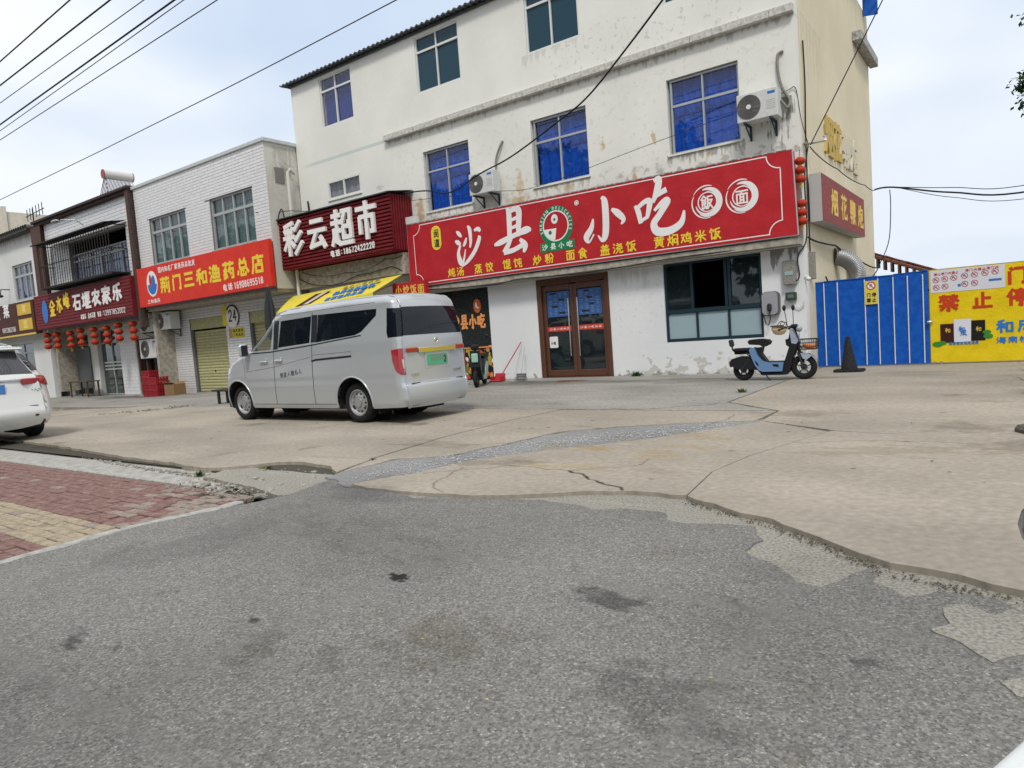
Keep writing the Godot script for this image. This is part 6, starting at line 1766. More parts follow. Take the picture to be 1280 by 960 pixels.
# strip along the centre line of the outline between arc positions s0 and s1 (indices into c.spine), |z| between z0 and z1 of the half width
func spine_skin(c: Dictionary, s0: float, s1: float, z0: float, z1: float, off := 0.0, wide := 0.0) -> MB:
	var mb := MB.new()
	var sp: Array = c.spine
	var pt := func(s: float) -> Vector2:
		var i := clampi(int(s), 0, sp.size() - 2)
		return sp[i].cubic_interpolate(sp[i + 1], sp[maxi(i - 1, 0)], sp[mini(i + 2, sp.size() - 1)], s - i)
	var at := func(s: float, u: float) -> Vector3:
		var p: Vector2 = pt.call(s)
		var d: Vector2 = (pt.call(minf(s + 0.05, sp.size() - 1.001)) - pt.call(maxf(s - 0.05, 0.0))).normalized()
		var n := Vector2(d.y, -d.x)
		var hw: float = c.edge.call(p) + wide
		p += n * (0.035 * (1.0 - u * u) + off)
		return Vector3(p.x, p.y, hw * u)
	var ns := maxi(1, int((s1 - s0) * 5))
	var nu := 14
	for side in ([1.0] if z0 < 0.0 else [-1.0, 1.0]):
		for i in ns:
			for k in nu:
				var q := []
				for o in [[0, 0], [1, 0], [1, 1], [0, 1]]:
					var s := lerpf(s0, s1, float(i + o[0]) / ns); var u = lerpf(z0, z1, float(k + o[1]) / nu) * side
					var e := at.call(s, u) as Vector3
					var ds: Vector3 = at.call(minf(s + 0.04, s1), u) - at.call(maxf(s - 0.04, s0), u)
					var du: Vector3 = at.call(s, u + 0.02) - at.call(s, u - 0.02)
					q.append([e, ds.cross(du).normalized()])
				if side > 0:
					mb.tris(q[0][0], q[1][0], q[2][0], q[0][1], q[1][1], q[2][1]); mb.tris(q[0][0], q[2][0], q[3][0], q[0][1], q[2][1], q[3][1])
				else:
					mb.tris(q[0][0], q[3][0], q[2][0], q[0][1], q[3][1], q[2][1]); mb.tris(q[0][0], q[2][0], q[1][0], q[0][1], q[2][1], q[1][1])
	return mb

func wheel_on(parent: Node3D, at: Vector3, r: float, w: float, side: float, rim_mat: Material, holes := 10) -> void:
	var B := Basis(Vector3.RIGHT, PI / 2 * side)  # wheel axis y points outwards
	var mb := MB.new()
	mb.lathe([Vector2(r * 0.62, -w / 2), Vector2(r * 0.9, -w / 2), Vector2(r * 0.985, -w * 0.36), Vector2(r, -w * 0.2), Vector2(r, w * 0.2), Vector2(r * 0.985, w * 0.36), Vector2(r * 0.9, w / 2), Vector2(r * 0.78, w / 2 + 0.008), Vector2(r * 0.64, w * 0.42)], at, B, 36)
	for g in [-0.12, 0.12]:
		mb.torus(at + B * Vector3(0, w * g, 0), r * 0.998, 0.004, B, 36, 4)
	var wh := part("wheel", mb, M["rubber"], parent, false)
	mb = MB.new()
	mb.lathe([Vector2(r * 0.66, w * 0.44), Vector2(r * 0.62, w * 0.46), Vector2(r * 0.58, w * 0.30), Vector2(r * 0.52, w * 0.22), Vector2(r * 0.34, w * 0.36), Vector2(r * 0.24, w * 0.36), Vector2(r * 0.22, w * 0.48), Vector2(r * 0.16, w * 0.50), Vector2(0.0, w * 0.50)], at, B, 30)
	part("rim", mb, rim_mat, wh, false)
	mb = MB.new()
	for i in holes:
		var a := TAU * i / holes
		var p := at + B * Vector3(cos(a) * r * 0.445, w * 0.305, sin(a) * r * 0.445)
		mb.lathe([Vector2(0.0, 0.004), Vector2(r * 0.055, 0.004)], p, B * Basis(Vector3(sin(a), 0, -cos(a)), 0.6), 10)
	part("rim_hole", mb, M["black_metal"], wh, false)

func car_paint(key: String, c: Color, metal := 0.0, rough := 0.35) -> StandardMaterial3D:
	var m := plain(key, c, rough, metal)
	m.clearcoat_enabled = true
	m.clearcoat = 0.8
	m.clearcoat_roughness = 0.08
	return m

func build_van() -> void:
	var v := thing("silver_van", "silver panel-sided minibus with green number plate parked before the shops", "van", Vector3(-9.8, 0, 7.3))
	var paint := car_paint("van_silver", lin(0.46, 0.485, 0.505), 0.35, 0.32)
	var gap := plain("gap", lin(0.03, 0.032, 0.035), 0.8)
	var tint = glass("van_tint", lin(0.006, 0.009, 0.014), 0.96)
	tint.metallic_specular = 0.42
	var clear := glass("van_clear", lin(0.2, 0.24, 0.24), 0.12)
	var c := {
		"x0": -2.32, "x1": 2.46,
		"width": [0.2, 0.74, 0.32, 0.775, 0.6, 0.80, 0.72, 0.797, 0.78, 0.803, 1.05, 0.80, 1.25, 0.79, 1.5, 0.75, 1.75, 0.715, 1.99, 0.695],
		"rear": [0.2, 2.40, 0.3, 2.43, 0.36, 2.46, 0.55, 2.455, 0.6, 2.435, 1.0, 2.42, 1.3, 2.41, 1.7, 2.36, 1.88, 2.31, 1.99, 2.12],
		"front": [0.2, -2.27, 0.26, -2.30, 0.42, -2.32, 0.7, -2.30, 0.92, -2.25, 1.07, -2.11, 1.17, -1.85, 1.26, -1.50, 1.55, -1.10, 1.85, -0.76, 1.935, -0.44, 1.99, 0.2],
		"top": [-2.32, 0.5, -2.30, 0.71, -2.25, 0.925, -2.11, 1.075, -1.85, 1.175, -1.50, 1.265, -1.10, 1.555, -0.76, 1.855, -0.44, 1.935, 0.2, 1.965, 1.2, 1.985, 2.08, 1.97, 2.27, 1.925, 2.36, 1.80, 2.42, 1.2, 2.46, 0.6],
		"rear_len": 0.12, "rear_in": 0.11, "front_len": 0.30, "front_in": 0.13, "top_len": 0.09, "top_in": 0.085,
	}
	c["spine"] = [Vector2(2.40, 0.24), Vector2(2.46, 0.38), Vector2(2.455, 0.55), Vector2(2.43, 0.62), Vector2(2.42, 0.9), Vector2(2.412, 1.30), Vector2(2.36, 1.74), Vector2(2.28, 1.91), Vector2(2.06, 1.972), Vector2(1.2, 1.985), Vector2(0.2, 1.965), Vector2(-0.44, 1.935), Vector2(-0.76, 1.85), Vector2(-1.10, 1.55), Vector2(-1.50, 1.262), Vector2(-1.85, 1.172), Vector2(-2.11, 1.07), Vector2(-2.25, 0.92), Vector2(-2.30, 0.7), Vector2(-2.32, 0.42), Vector2(-2.27, 0.24)]
	c["edge"] = func(p: Vector2) -> float:
		var inset := lerpf(c.top_in, c.rear_in, smoothstep(1.95, 2.25, p.x))
		if p.x < 0.0: inset = lerpf(c.top_in, c.front_in, smoothstep(-0.4, -1.0, p.x))
		return curve(c.width, p.y) - inset
	var outline := PackedVector2Array([Vector2(-2.27, 0.26), Vector2(-2.32, 0.42), Vector2(-2.30, 0.7), Vector2(-2.25, 0.92), Vector2(-2.11, 1.07), Vector2(-1.85, 1.172), Vector2(-1.50, 1.262), Vector2(-1.10, 1.55), Vector2(-0.76, 1.85), Vector2(-0.44, 1.935), Vector2(0.2, 1.965), Vector2(1.2, 1.985), Vector2(2.06, 1.970), Vector2(2.27, 1.915), Vector2(2.36, 1.74), Vector2(2.412, 1.30), Vector2(2.42, 0.9), Vector2(2.435, 0.62), Vector2(2.455, 0.55), Vector2(2.46, 0.38), Vector2(2.40, 0.26), Vector2(1.8, 0.24), Vector2(-2.2, 0.24)])
	var arches := [disc(Vector2(-1.83, 0.33), 0.415, 26), disc(Vector2(1.33, 0.33), 0.415, 26)]
	var w1 := V2([-1.38, 1.265, -1.30, 1.26, -0.73, 1.275, -0.68, 1.75, -0.80, 1.745, -1.02, 1.59])
	var w2 := V2([-0.52, 1.295, 0.34, 1.335, 0.37, 1.775, -0.46, 1.75])
	var w3 := V2([0.52, 1.335, 1.46, 1.40, 1.60, 1.44, 1.93, 1.67, 1.94, 1.775, 0.54, 1.785])
	var w4 := V2([2.20, 1.315, 2.43, 1.325, 2.43, 1.75, 2.16, 1.765, 2.17, 1.4])
	for side in [1.0, -1.0]:
		part("side_panel", side_skin(c, outline, arches + [w1, w2, w3, w4], side), paint, v, false)
		for q in [[w1, clear], [w2, tint], [w3, tint]]:
			part("side_window", side_skin(c, q[0], [], side, -0.006), q[1], v, false)
		# wheel arch lips and liners
		for a in [-1.83, 1.33]:
			var mb := MB.new()
			var ring := []
			for k in 17:
				var an := lerpf(-0.15, PI + 0.15, k / 16.0)
				var p := Vector2(a + cos(an) * 0.42, 0.33 + sin(an) * 0.42)
				ring.append(Vector3(p.x, p.y, half_width(c, p.x, maxf(p.y, 0.26)) * side))
			mb.tube(ring, 0.016, 6)
			part("arch_lip", mb, paint, v, false)
			mb = MB.new()
			for k in 20:
				var a0 := lerpf(-0.2, PI + 0.2, k / 20.0); var a1 := lerpf(-0.2, PI + 0.2, (k + 1) / 20.0)
				var p0 := Vector2(a + cos(a0) * 0.415, 0.33 + sin(a0) * 0.415); var p1 := Vector2(a + cos(a1) * 0.415, 0.33 + sin(a1) * 0.415)
				mb.quad(Vector3(p0.x, p0.y, 0.74 * side), Vector3(p1.x, p1.y, 0.74 * side), Vector3(p1.x, p1.y, 0.3 * side), Vector3(p0.x, p0.y, 0.3 * side))
			mb.flat(disc(Vector2(a, 0.33), 0.41, 20), 0.32 * side)
			part("arch_liner", mb, M["rubber"], v, false)
			wheel_on(v, Vector3(a, 0.325, 0.62 * side), 0.325, 0.19, side, plain("steel_rim", lin(0.42, 0.43, 0.44), 0.35, 0.6))
		var g := MB.new()
		side_line(g, c, [Vector2(-0.655, 1.83), Vector2(-0.645, 1.26), Vector2(-0.66, 0.9), Vector2(-0.70, 0.31)], 0.012, side)
		side_line(g, c, [Vector2(0.40, 1.84), Vector2(0.41, 1.33), Vector2(0.36, 0.31)], 0.013, side)
		side_line(g, c, [Vector2(-1.60, 1.15), Vector2(-1.55, 0.95), Vector2(-1.56, 0.78)], 0.006, side)
		side_line(g, c, [Vector2(-1.38, 0.31), Vector2(0.9, 0.31)], 0.006, side)
		side_line(g, c, [Vector2(-1.2, 1.84), Vector2(-0.65, 1.845), Vector2(1.9, 1.875)], 0.005, side)
		side_line(g, c, [Vector2(0.40, 1.13), Vector2(1.36, 1.15)], 0.005, side)
		side_line(g, c, [Vector2(1.36, 1.15), Vector2(1.37, 1.06)], 0.005, side)
		side_line(g, c, [Vector2(-1.5, 0.90), Vector2(-0.7, 0.96), Vector2(0.35, 1.10)], 0.005, side)
		part("panel_gap", g, gap, v, false)
		g = MB.new()
		side_line(g, c, [Vector2(0.38, 1.03), Vector2(0.5, 1.05), Vector2(1.37, 1.075)], 0.032, side, 0.003)
		part("slide_rail", g, plain("rail_black", lin(0.01, 0.01, 0.012), 0.4), v, false)
		g = MB.new()
		side_line(g, c, [Vector2(-1.45, 1.225), Vector2(-0.72, 1.23), Vector2(0.44, 1.30), Vector2(1.6, 1.39)], 0.02, side, 0.002)
		side_line(g, c, [Vector2(-0.59, 1.27), Vector2(-0.57, 1.77)], 0.13, side, 0.003)
		side_line(g, c, [Vector2(0.45, 1.34), Vector2(0.46, 1.79)], 0.15, side, 0.003)
		part("pillar_film", g, plain("film", lin(0.02, 0.022, 0.027), 0.25), v, false)
		for hx in [-0.93, -0.50]:
			g = MB.new()
			var hz: float = half_width(c, hx, 1.06) * side
			g.cbox(Vector3(hx, 1.065 + 0.02 * (hx + 0.9), hz + 0.025 * side), Vector3(0.21, 0.035, 0.03), 0.012)
			g.cbox(Vector3(hx + 0.06, 1.10, hz + 0.008 * side), Vector3(0.05, 0.05, 0.02), 0.008)
			part("door_handle", g, car_paint("handle_silver", lin(0.46, 0.49, 0.5), 0.3), v, false)
		g = MB.new()
		g.cbox(Vector3(-1.37, 1.29, 0.91 * side), Vector3(0.09, 0.23, 0.17), 0.04)
		g.tube([Vector3(-1.36, 1.22, 0.72 * side), Vector3(-1.37, 1.23, 0.84 * side)], 0.03, 8)
		var mir := part("wing_mirror", g, paint, v, false)
		g = MB.new()
		g.cbox(Vector3(-1.325, 1.29, 0.91 * side), Vector3(0.012, 0.19, 0.13), 0.005)
		part("mirror_glass", g, M["black_metal"], mir, false)
		g = MB.new()
		g.box(Vector3(-1.40, 0.27, 0.62 * side), Vector3(0.02, 0.22, 0.22))
		g.box(Vector3(1.80, 0.27, 0.60 * side), Vector3(0.02, 0.24, 0.22))
		part("mud_flap", g, M["rubber"], v, false)
		# tail lamp wrapping the corner
		g = side_skin(c, V2([2.27, 1.13, 2.425, 1.15, 2.44, 0.75, 2.40, 0.75, 2.33, 0.82, 2.28, 0.98]), [], side, 0.006, 0.04)
		part("tail_lamp", g, glassy("lamp_red", lin(0.32, 0.010, 0.014)), v, false)
		g = side_skin(c, V2([2.40, 0.98, 2.43, 0.98, 2.435, 0.84, 2.41, 0.84]), [], side, 0.009, 0.04)
		part("reverse_lamp", g, glassy("lamp_pale", lin(0.55, 0.45, 0.40)), v, false)
	# rounded seam along the body edge
	for side in [1.0, -1.0]:
		var seam := []
		for k in 180:
			var s := 19.0 * k / 179.0
			var i := int(s)
			var q: Vector2 = c.spine[i].cubic_interpolate(c.spine[i + 1], c.spine[maxi(i - 1, 0)], c.spine[mini(i + 2, 20)], s - i)
			if q.x > 2.2 and q.y > 1.31:
				if q.y < 1.8: continue
				if seam.size() and seam[-1].y < 1.32:
					var lower := MB.new()
					lower.tube(seam, 0.019, 8)
					part("body_seam", lower, paint, v, false)
					seam = []
			seam.append(Vector3(q.x, q.y, (c.edge.call(q) - 0.006) * side) - Vector3(0.012 * signf(q.x) * (1.0 if absf(q.x) > 2.1 else 0.0), 0.012 if q.y > 1.7 else 0.0, 0))
		var sb := MB.new()
		sb.tube(seam, 0.019, 8)
		part("body_seam", sb, paint, v, false)
	# centre skin: rear, roof, bonnet
	part("tailgate", spine_skin(c, 3.0, 5.08, -1.0, 1.0), paint, v, false)
	part("rear_bumper", spine_skin(c, 0.0, 3.0, -1.0, 1.0), paint, v, false)
	part("rear_window", spine_skin(c, 5.08, 6.1, -1.0, 1.0, 0.002, 0.0), tint, v, false)
	part("roof", spine_skin(c, 6.1, 12.0, -1.0, 1.0), paint, v, false)
	part("windscreen", spine_skin(c, 12.0, 14.1, -0.93, 0.93), clear, v, false)
	part("windscreen_pillar", spine_skin(c, 12.0, 14.1, 0.91, 1.0), paint, v, false)
	part("bonnet", spine_skin(c, 14.1, 20.0, -1.0, 1.0), paint, v, false)
	for side in [1.0, -1.0]:
		part("rear_window", side_skin(c, V2([2.20, 1.315, 2.405, 1.325, 2.36, 1.75, 2.16, 1.765, 2.17, 1.4]), [], side, 0.0, 0.04), tint, v, false)
	var g := MB.new()
	var xr := 2.462
	g.cbox(Vector3(xr, 1.095, -0.02), Vector3(0.03, 0.085, 0.86), 0.012)
	part("chrome_bar", g, M["chrome"], v, false)
	for side in [1.0, -1.0]:
		g = MB.new()
		g.cbox(Vector3(2.445, 1.11, 0.53 * side), Vector3(0.03, 0.07, 0.25), 0.012)
		part("tail_lamp_strip", g, M["lamp_red"], v, false)
	g = MB.new()
	g.box(Vector3(xr + 0.002, 0.94, 0.0), Vector3(0.012, 0.155, 0.46))
	var plate := part("number_plate", g, plain("plate_green", lin(0.06, 0.42, 0.20), 0.4), v, false)
	g = MB.new()
	g.box(Vector3(xr + 0.009, 0.965, -0.03), Vector3(0.002, 0.1, 0.38))
	part("plate_field", g, plain("plate_grey", lin(0.16, 0.28, 0.20), 0.5), plate, false)
	var pt := Transform3D(Basis(Vector3.UP, PI / 2), Vector3(xr + 0.009, 0, 0))
	g = MB.new(); letter(g, "2", Vector2(0.14, 0.88), Vector2(0.05, 0.11), 0.014, pt)
	part("plate_character", g, M["black_metal"], plate, false)
	g = MB.new()
	g.box(Vector3(2.448, 0.93, 0), Vector3(0.02, 0.24, 0.56))
	part("plate_recess", g, car_paint("recess", lin(0.44, 0.47, 0.48), 0.25), v, false)
	g = MB.new()  # winged ring badge
	g.torus(Vector3(2.45, 1.235, -0.02), 0.04, 0.008, Basis(Vector3.BACK, PI / 2), 20, 6)
	g.box(Vector3(2.452, 1.255, -0.02), Vector3(0.012, 0.06, 0.012))
	g.box(Vector3(2.452, 1.235, 0.0), Vector3(0.012, 0.014, 0.05))
	part("badge", g, M["chrome"], v, false)
	g = MB.new()
	for q in [[0.56, 0.74], [0.52, 0.74], [0.48, 0.742], [0.44, 0.742], [-0.38, 0.74], [-0.42, 0.74], [-0.46, 0.742], [-0.5, 0.742], [-0.54, 0.745]]:
		g.box(Vector3(2.452, q[1], q[0]), Vector3(0.006, 0.028, 0.026))
	part("model_lettering", g, M["chrome"], v, false)
	g = MB.new()
	g.box(Vector3(2.445, 0.605, 0), Vector3(0.02, 0.012, 1.18))
	part("panel_gap", g, gap, v, false)
	for side in [1.0, -1.0]:
		g = MB.new(); g.cbox(Vector3(2.455, 0.43, 0.46 * side), Vector3(0.03, 0.045, 0.24), 0.01)
		part("rear_reflector", g, M["lamp_red"], v, false)
	g = MB.new(); g.cbox(Vector3(2.335, 1.875, 0), Vector3(0.03, 0.035, 0.26), 0.012, Basis(Vector3.BACK, 0.6))
	part("brake_lamp", g, plain("brake_dark", lin(0.06, 0.008, 0.008), 0.3), v, false)
	g = MB.new()
	g.box(Vector3(0, 0.25, 0), Vector3(4.5, 0.06, 1.35)); g.cyl(Vector3(1.33, 0.3, -0.55), Vector3(1.33, 0.3, 0.55), 0.05, 10); g.box(Vector3(2.0, 0.25, -0.1), Vector3(0.5, 0.16, 0.4))
	part("underbody", g, M["rubber"], v, false)
	g = MB.new(); g.cbox(Vector3(2.40, 0.285, 0), Vector3(0.08, 0.07, 1.2), 0.02)
	part("bumper_valance", g, plain("grey_plastic", lin(0.25, 0.26, 0.26), 0.6), v, false)
	# seats and dashboard
	for q in [[-0.55, 0.35], [-0.55, -0.35], [0.5, 0.3], [0.5, -0.3], [1.4, 0.0]]:
		g = MB.new()
		g.cbox(Vector3(q[0] - 0.1, 0.62, q[1]), Vector3(0.5, 0.14, 0.5), 0.04)
		g.cbox(Vector3(q[0] + 0.2, 0.98, q[1]), Vector3(0.14, 0.7, 0.48), 0.05, Basis(Vector3.BACK, -0.15))
		part("seat", g, M["rubber"], v, false)
	g = MB.new()
	g.cbox(Vector3(-1.42, 0.95, 0), Vector3(0.5, 0.38, 1.36), 0.08)
	g.torus(Vector3(-1.08, 1.08, 0.35), 0.19, 0.016, Basis(Vector3.BACK, 0.9), 24, 6)
	part("dashboard", g, M["black_metal"], v, false)
	g = MB.new(); side_line(g, c, [Vector2(-2.27, 0.84), Vector2(-2.02, 0.95)], 0.1, 1.0, 0.004)
	part("headlamp", g, glassy("lamp_clear", lin(0.6, 0.62, 0.63)), v, false)
	var T := Transform3D(Basis.IDENTITY, Vector3(0, 0, half_width(c, -0.1, 0.8) + 0.001))
	lettering(v, "核定人数6人", -0.5, 0.775, 0.1, 0.83, 0.085, 0.085, 0.008, plain("van_text", lin(0.12, 0.125, 0.13), 0.6), Transform3D(Basis.IDENTITY, T.origin + v.position))
	build_driver()

func glassy(key: String, c: Color) -> StandardMaterial3D:
	var m := plain(key, c, 0.15)
	m.clearcoat_enabled = true
	m.clearcoat = 1.0
	m.clearcoat_roughness = 0.03
	return m

func build_suv() -> void:
	var v := thing("white_suv", "white SUV with red tail lamp and blue number plate, cropped by the frame", "car", Vector3(-16.2, 0, 11.15))
	var paint := car_paint("suv_white", lin(0.68, 0.69, 0.67), 0.0, 0.3)
	var tint: Material = M["van_tint"]
	var c := {
		"x0": -2.4, "x1": 2.32,
		"width": [0.2, 0.80, 0.3, 0.87, 0.45, 0.915, 0.75, 0.92, 1.0, 0.90, 1.12, 0.87, 1.4, 0.76, 1.6, 0.68, 1.72, 0.62],
		"rear": [0.2, 2.18, 0.3, 2.26, 0.45, 2.32, 0.58, 2.30, 0.8, 2.24, 1.05, 2.20, 1.15, 2.14, 1.3, 2.02, 1.55, 1.82, 1.64, 1.72, 1.72, 1.3],
		"front": [0.2, -2.3, 0.5, -2.4, 0.8, -2.3, 0.95, -2.0, 1.1, -1.25, 1.6, -0.6, 1.72, 0.2],
		"top": [-2.4, 0.6, -2.3, 0.8, -2.0, 0.95, -1.25, 1.1, -0.6, 1.6, 0.2, 1.70, 1.2, 1.70, 1.62, 1.67, 1.8, 1.58, 2.02, 1.32, 2.2, 1.08, 2.32, 0.5],
		"rear_len": 0.42, "rear_in": 0.22, "front_len": 0.4, "front_in": 0.25, "top_len": 0.12, "top_in": 0.09,
	}
	c["spine"] = [Vector2(2.18, 0.24), Vector2(2.28, 0.36), Vector2(2.32, 0.48), Vector2(2.29, 0.6), Vector2(2.24, 0.8), Vector2(2.20, 1.03), Vector2(2.14, 1.16), Vector2(2.02, 1.31), Vector2(1.82, 1.56), Vector2(1.68, 1.655), Vector2(1.2, 1.70), Vector2(0.2, 1.70), Vector2(-0.6, 1.6), Vector2(-1.25, 1.1), Vector2(-2.0, 0.95), Vector2(-2.3, 0.8), Vector2(-2.4, 0.5), Vector2(-2.3, 0.26)]
	c["edge"] = func(p: Vector2) -> float:
		var inset := lerpf(c.top_in, c.rear_in, smoothstep(1.5, 2.0, p.x))
		if p.x < 0.0: inset = lerpf(c.top_in, c.front_in, smoothstep(-0.4, -1.0, p.x))
		return curve(c.width, p.y) - inset
	var outline := V2([-2.3, 0.26, -2.4, 0.5, -2.3, 0.8, -2.0, 0.95, -1.25, 1.1, -0.6, 1.6, 0.2, 1.7, 1.2, 1.70, 1.66, 1.655, 1.82, 1.555, 2.02, 1.305, 2.14, 1.155, 2.2, 1.04, 2.24, 0.8, 2.3, 0.58, 2.32, 0.45, 2.2, 0.26])
	var arches := [disc(Vector2(-1.4, 0.34), 0.42, 24), disc(Vector2(1.35, 0.34), 0.42, 24)]
	var wf := V2([-1.0, 1.14, 0.2, 1.16, 0.22, 1.56, -0.45, 1.55])
	var wr := V2([0.3, 1.16, 1.2, 1.17, 1.72, 1.25, 1.60, 1.54, 0.32, 1.57])
	for side in [1.0, -1.0]:
		part("side_panel", side_skin(c, outline, arches + [wf, wr], side, 0.0, 0.07), paint, v, false)
		for q in [wf, wr]: part("side_window", side_skin(c, q, [], side, -0.005, 0.07), tint, v, false)
		# rear quarter glass that meets the back window
		part("quarter_window", side_skin(c, V2([1.78, 1.22, 2.09, 1.22, 2.0, 1.33, 1.80, 1.55, 1.72, 1.52]), [], side, 0.004, 0.05), plain("quarter_black", lin(0.012, 0.014, 0.017), 0.12), v, false)
		for a in [-1.4, 1.35]: wheel_on(v, Vector3(a, 0.34, 0.79 * side), 0.34, 0.22, side, M["steel_rim"], 5)
		part("tail_lamp", side_skin(c, V2([1.85, 1.08, 2.14, 1.12, 2.20, 1.05, 2.21, 0.98, 2.1, 0.93, 1.9, 0.99]), [], side, 0.02, 0.04), M["lamp_red"], v, false)
		var g := MB.new()
		g.cbox(Vector3(2.205, 1.035, 0.575 * side), Vector3(0.05, 0.11, 0.36), 0.015, Basis(Vector3.UP, -0.30 * side))
		part("tail_lamp_strip", g, M["lamp_red"], v, false)
		g = MB.new()
		g.box(Vector3(1.35, 0.36, 0.55 * side), Vector3(0.7, 0.5, 0.2))
		part("arch_liner", g, M["rubber"], v, false)
		g = MB.new()
		g.cbox(Vector3(2.285, 0.44, 0.62 * side), Vector3(0.05, 0.05, 0.2), 0.015, Basis(Vector3.UP, -0.4 * side))
		part("rear_reflector", g, plain("slot_dark", lin(0.05, 0.03, 0.028), 0.4), v, false)
	for side in [1.0, -1.0]:
		var seam := []
		for k in 120:
			var s := 10.0 * k / 119.0
			var i := int(s)
			var q: Vector2 = c.spine[i].cubic_interpolate(c.spine[i + 1], c.spine[maxi(i - 1, 0)], c.spine[mini(i + 2, 17)], s - i)
			seam.append(Vector3(q.x - 0.014, q.y, (c.edge.call(q) - 0.004) * side))
		var sb := MB.new()
		sb.tube(seam, 0.015, 8)
		part("body_seam", sb, paint, v, false)
	part("rear_bumper", spine_skin(c, 0.0, 3.0, -1.0, 1.0), paint, v, false)
	part("tailgate", spine_skin(c, 3.0, 6.0, -1.0, 1.0), paint, v, false)
	part("rear_window", spine_skin(c, 6.0, 8.1, -1.0, 1.0, 0.003), glass("suv_tint", lin(0.05, 0.05, 0.06), 0.85), v, false)
	part("roof", spine_skin(c, 8.1, 12.0, -1.0, 1.0), paint, v, false)
	part("windscreen", spine_skin(c, 12.0, 13.0, -1.0, 1.0), tint, v, false)
	part("bonnet", spine_skin(c, 13.0, 17.0, -1.0, 1.0), paint, v, false)
	var g := MB.new()
	g.cbox(Vector3(1.83, 1.635, 0), Vector3(0.30, 0.035, 1.16), 0.015, Basis(Vector3.BACK, -0.12))
	part("roof_spoiler", g, paint, v, false)
	g = MB.new()
	for z in [-0.5, 0.5]: g.tube([Vector3(-0.3, 1.72, z), Vector3(0.2, 1.745, z), Vector3(1.2, 1.74, z), Vector3(1.5, 1.70, z)], 0.018, 6)
	part("roof_rail", g, M["steel"], v, false)
	g = MB.new()
	g.cbox(Vector3(2.24, 1.075, 0), Vector3(0.03, 0.04, 0.9), 0.01)
	part("chrome_bar", g, M["chrome"], v, false)
	g = MB.new()
	g.box(Vector3(2.268, 0.93, 0.08), Vector3(0.012, 0.16, 0.46))
	part("number_plate", g, plain("plate_blue", lin(0.06, 0.20, 0.52), 0.4), v, false)
	g = MB.new()
	for k in 7: g.box(Vector3(2.235, 0.885 - 0.03 * (k % 2), -0.50 - 0.028 * k), Vector3(0.012, 0.018, 0.02))
	part("sticker", g, plain("sticker_green", lin(0.10, 0.28, 0.16), 0.5), v, false)
	g = MB.new()
	g.box(Vector3(2.225, 0.80, -0.63), Vector3(0.012, 0.035, 0.1))
	part("sticker", g, plain("sticker_orange", lin(0.6, 0.16, 0.05), 0.5), v, false)
	g = MB.new()
	g.box(Vector3(2.302, 0.605, 0), Vector3(0.012, 0.012, 1.2))
	part("panel_gap", g, M["gap"], v, false)
	g = MB.new()
	g.box(Vector3(0, 0.3, 0), Vector3(4.3, 0.1, 1.3)); g.box(Vector3(2.1, 0.3, 0), Vector3(0.2, 0.16, 1.35)); g.cyl(Vector3(1.35, 0.34, -0.7), Vector3(1.35, 0.34, 0.7), 0.05, 8)
	part("underbody", g, M["rubber"], v, false)

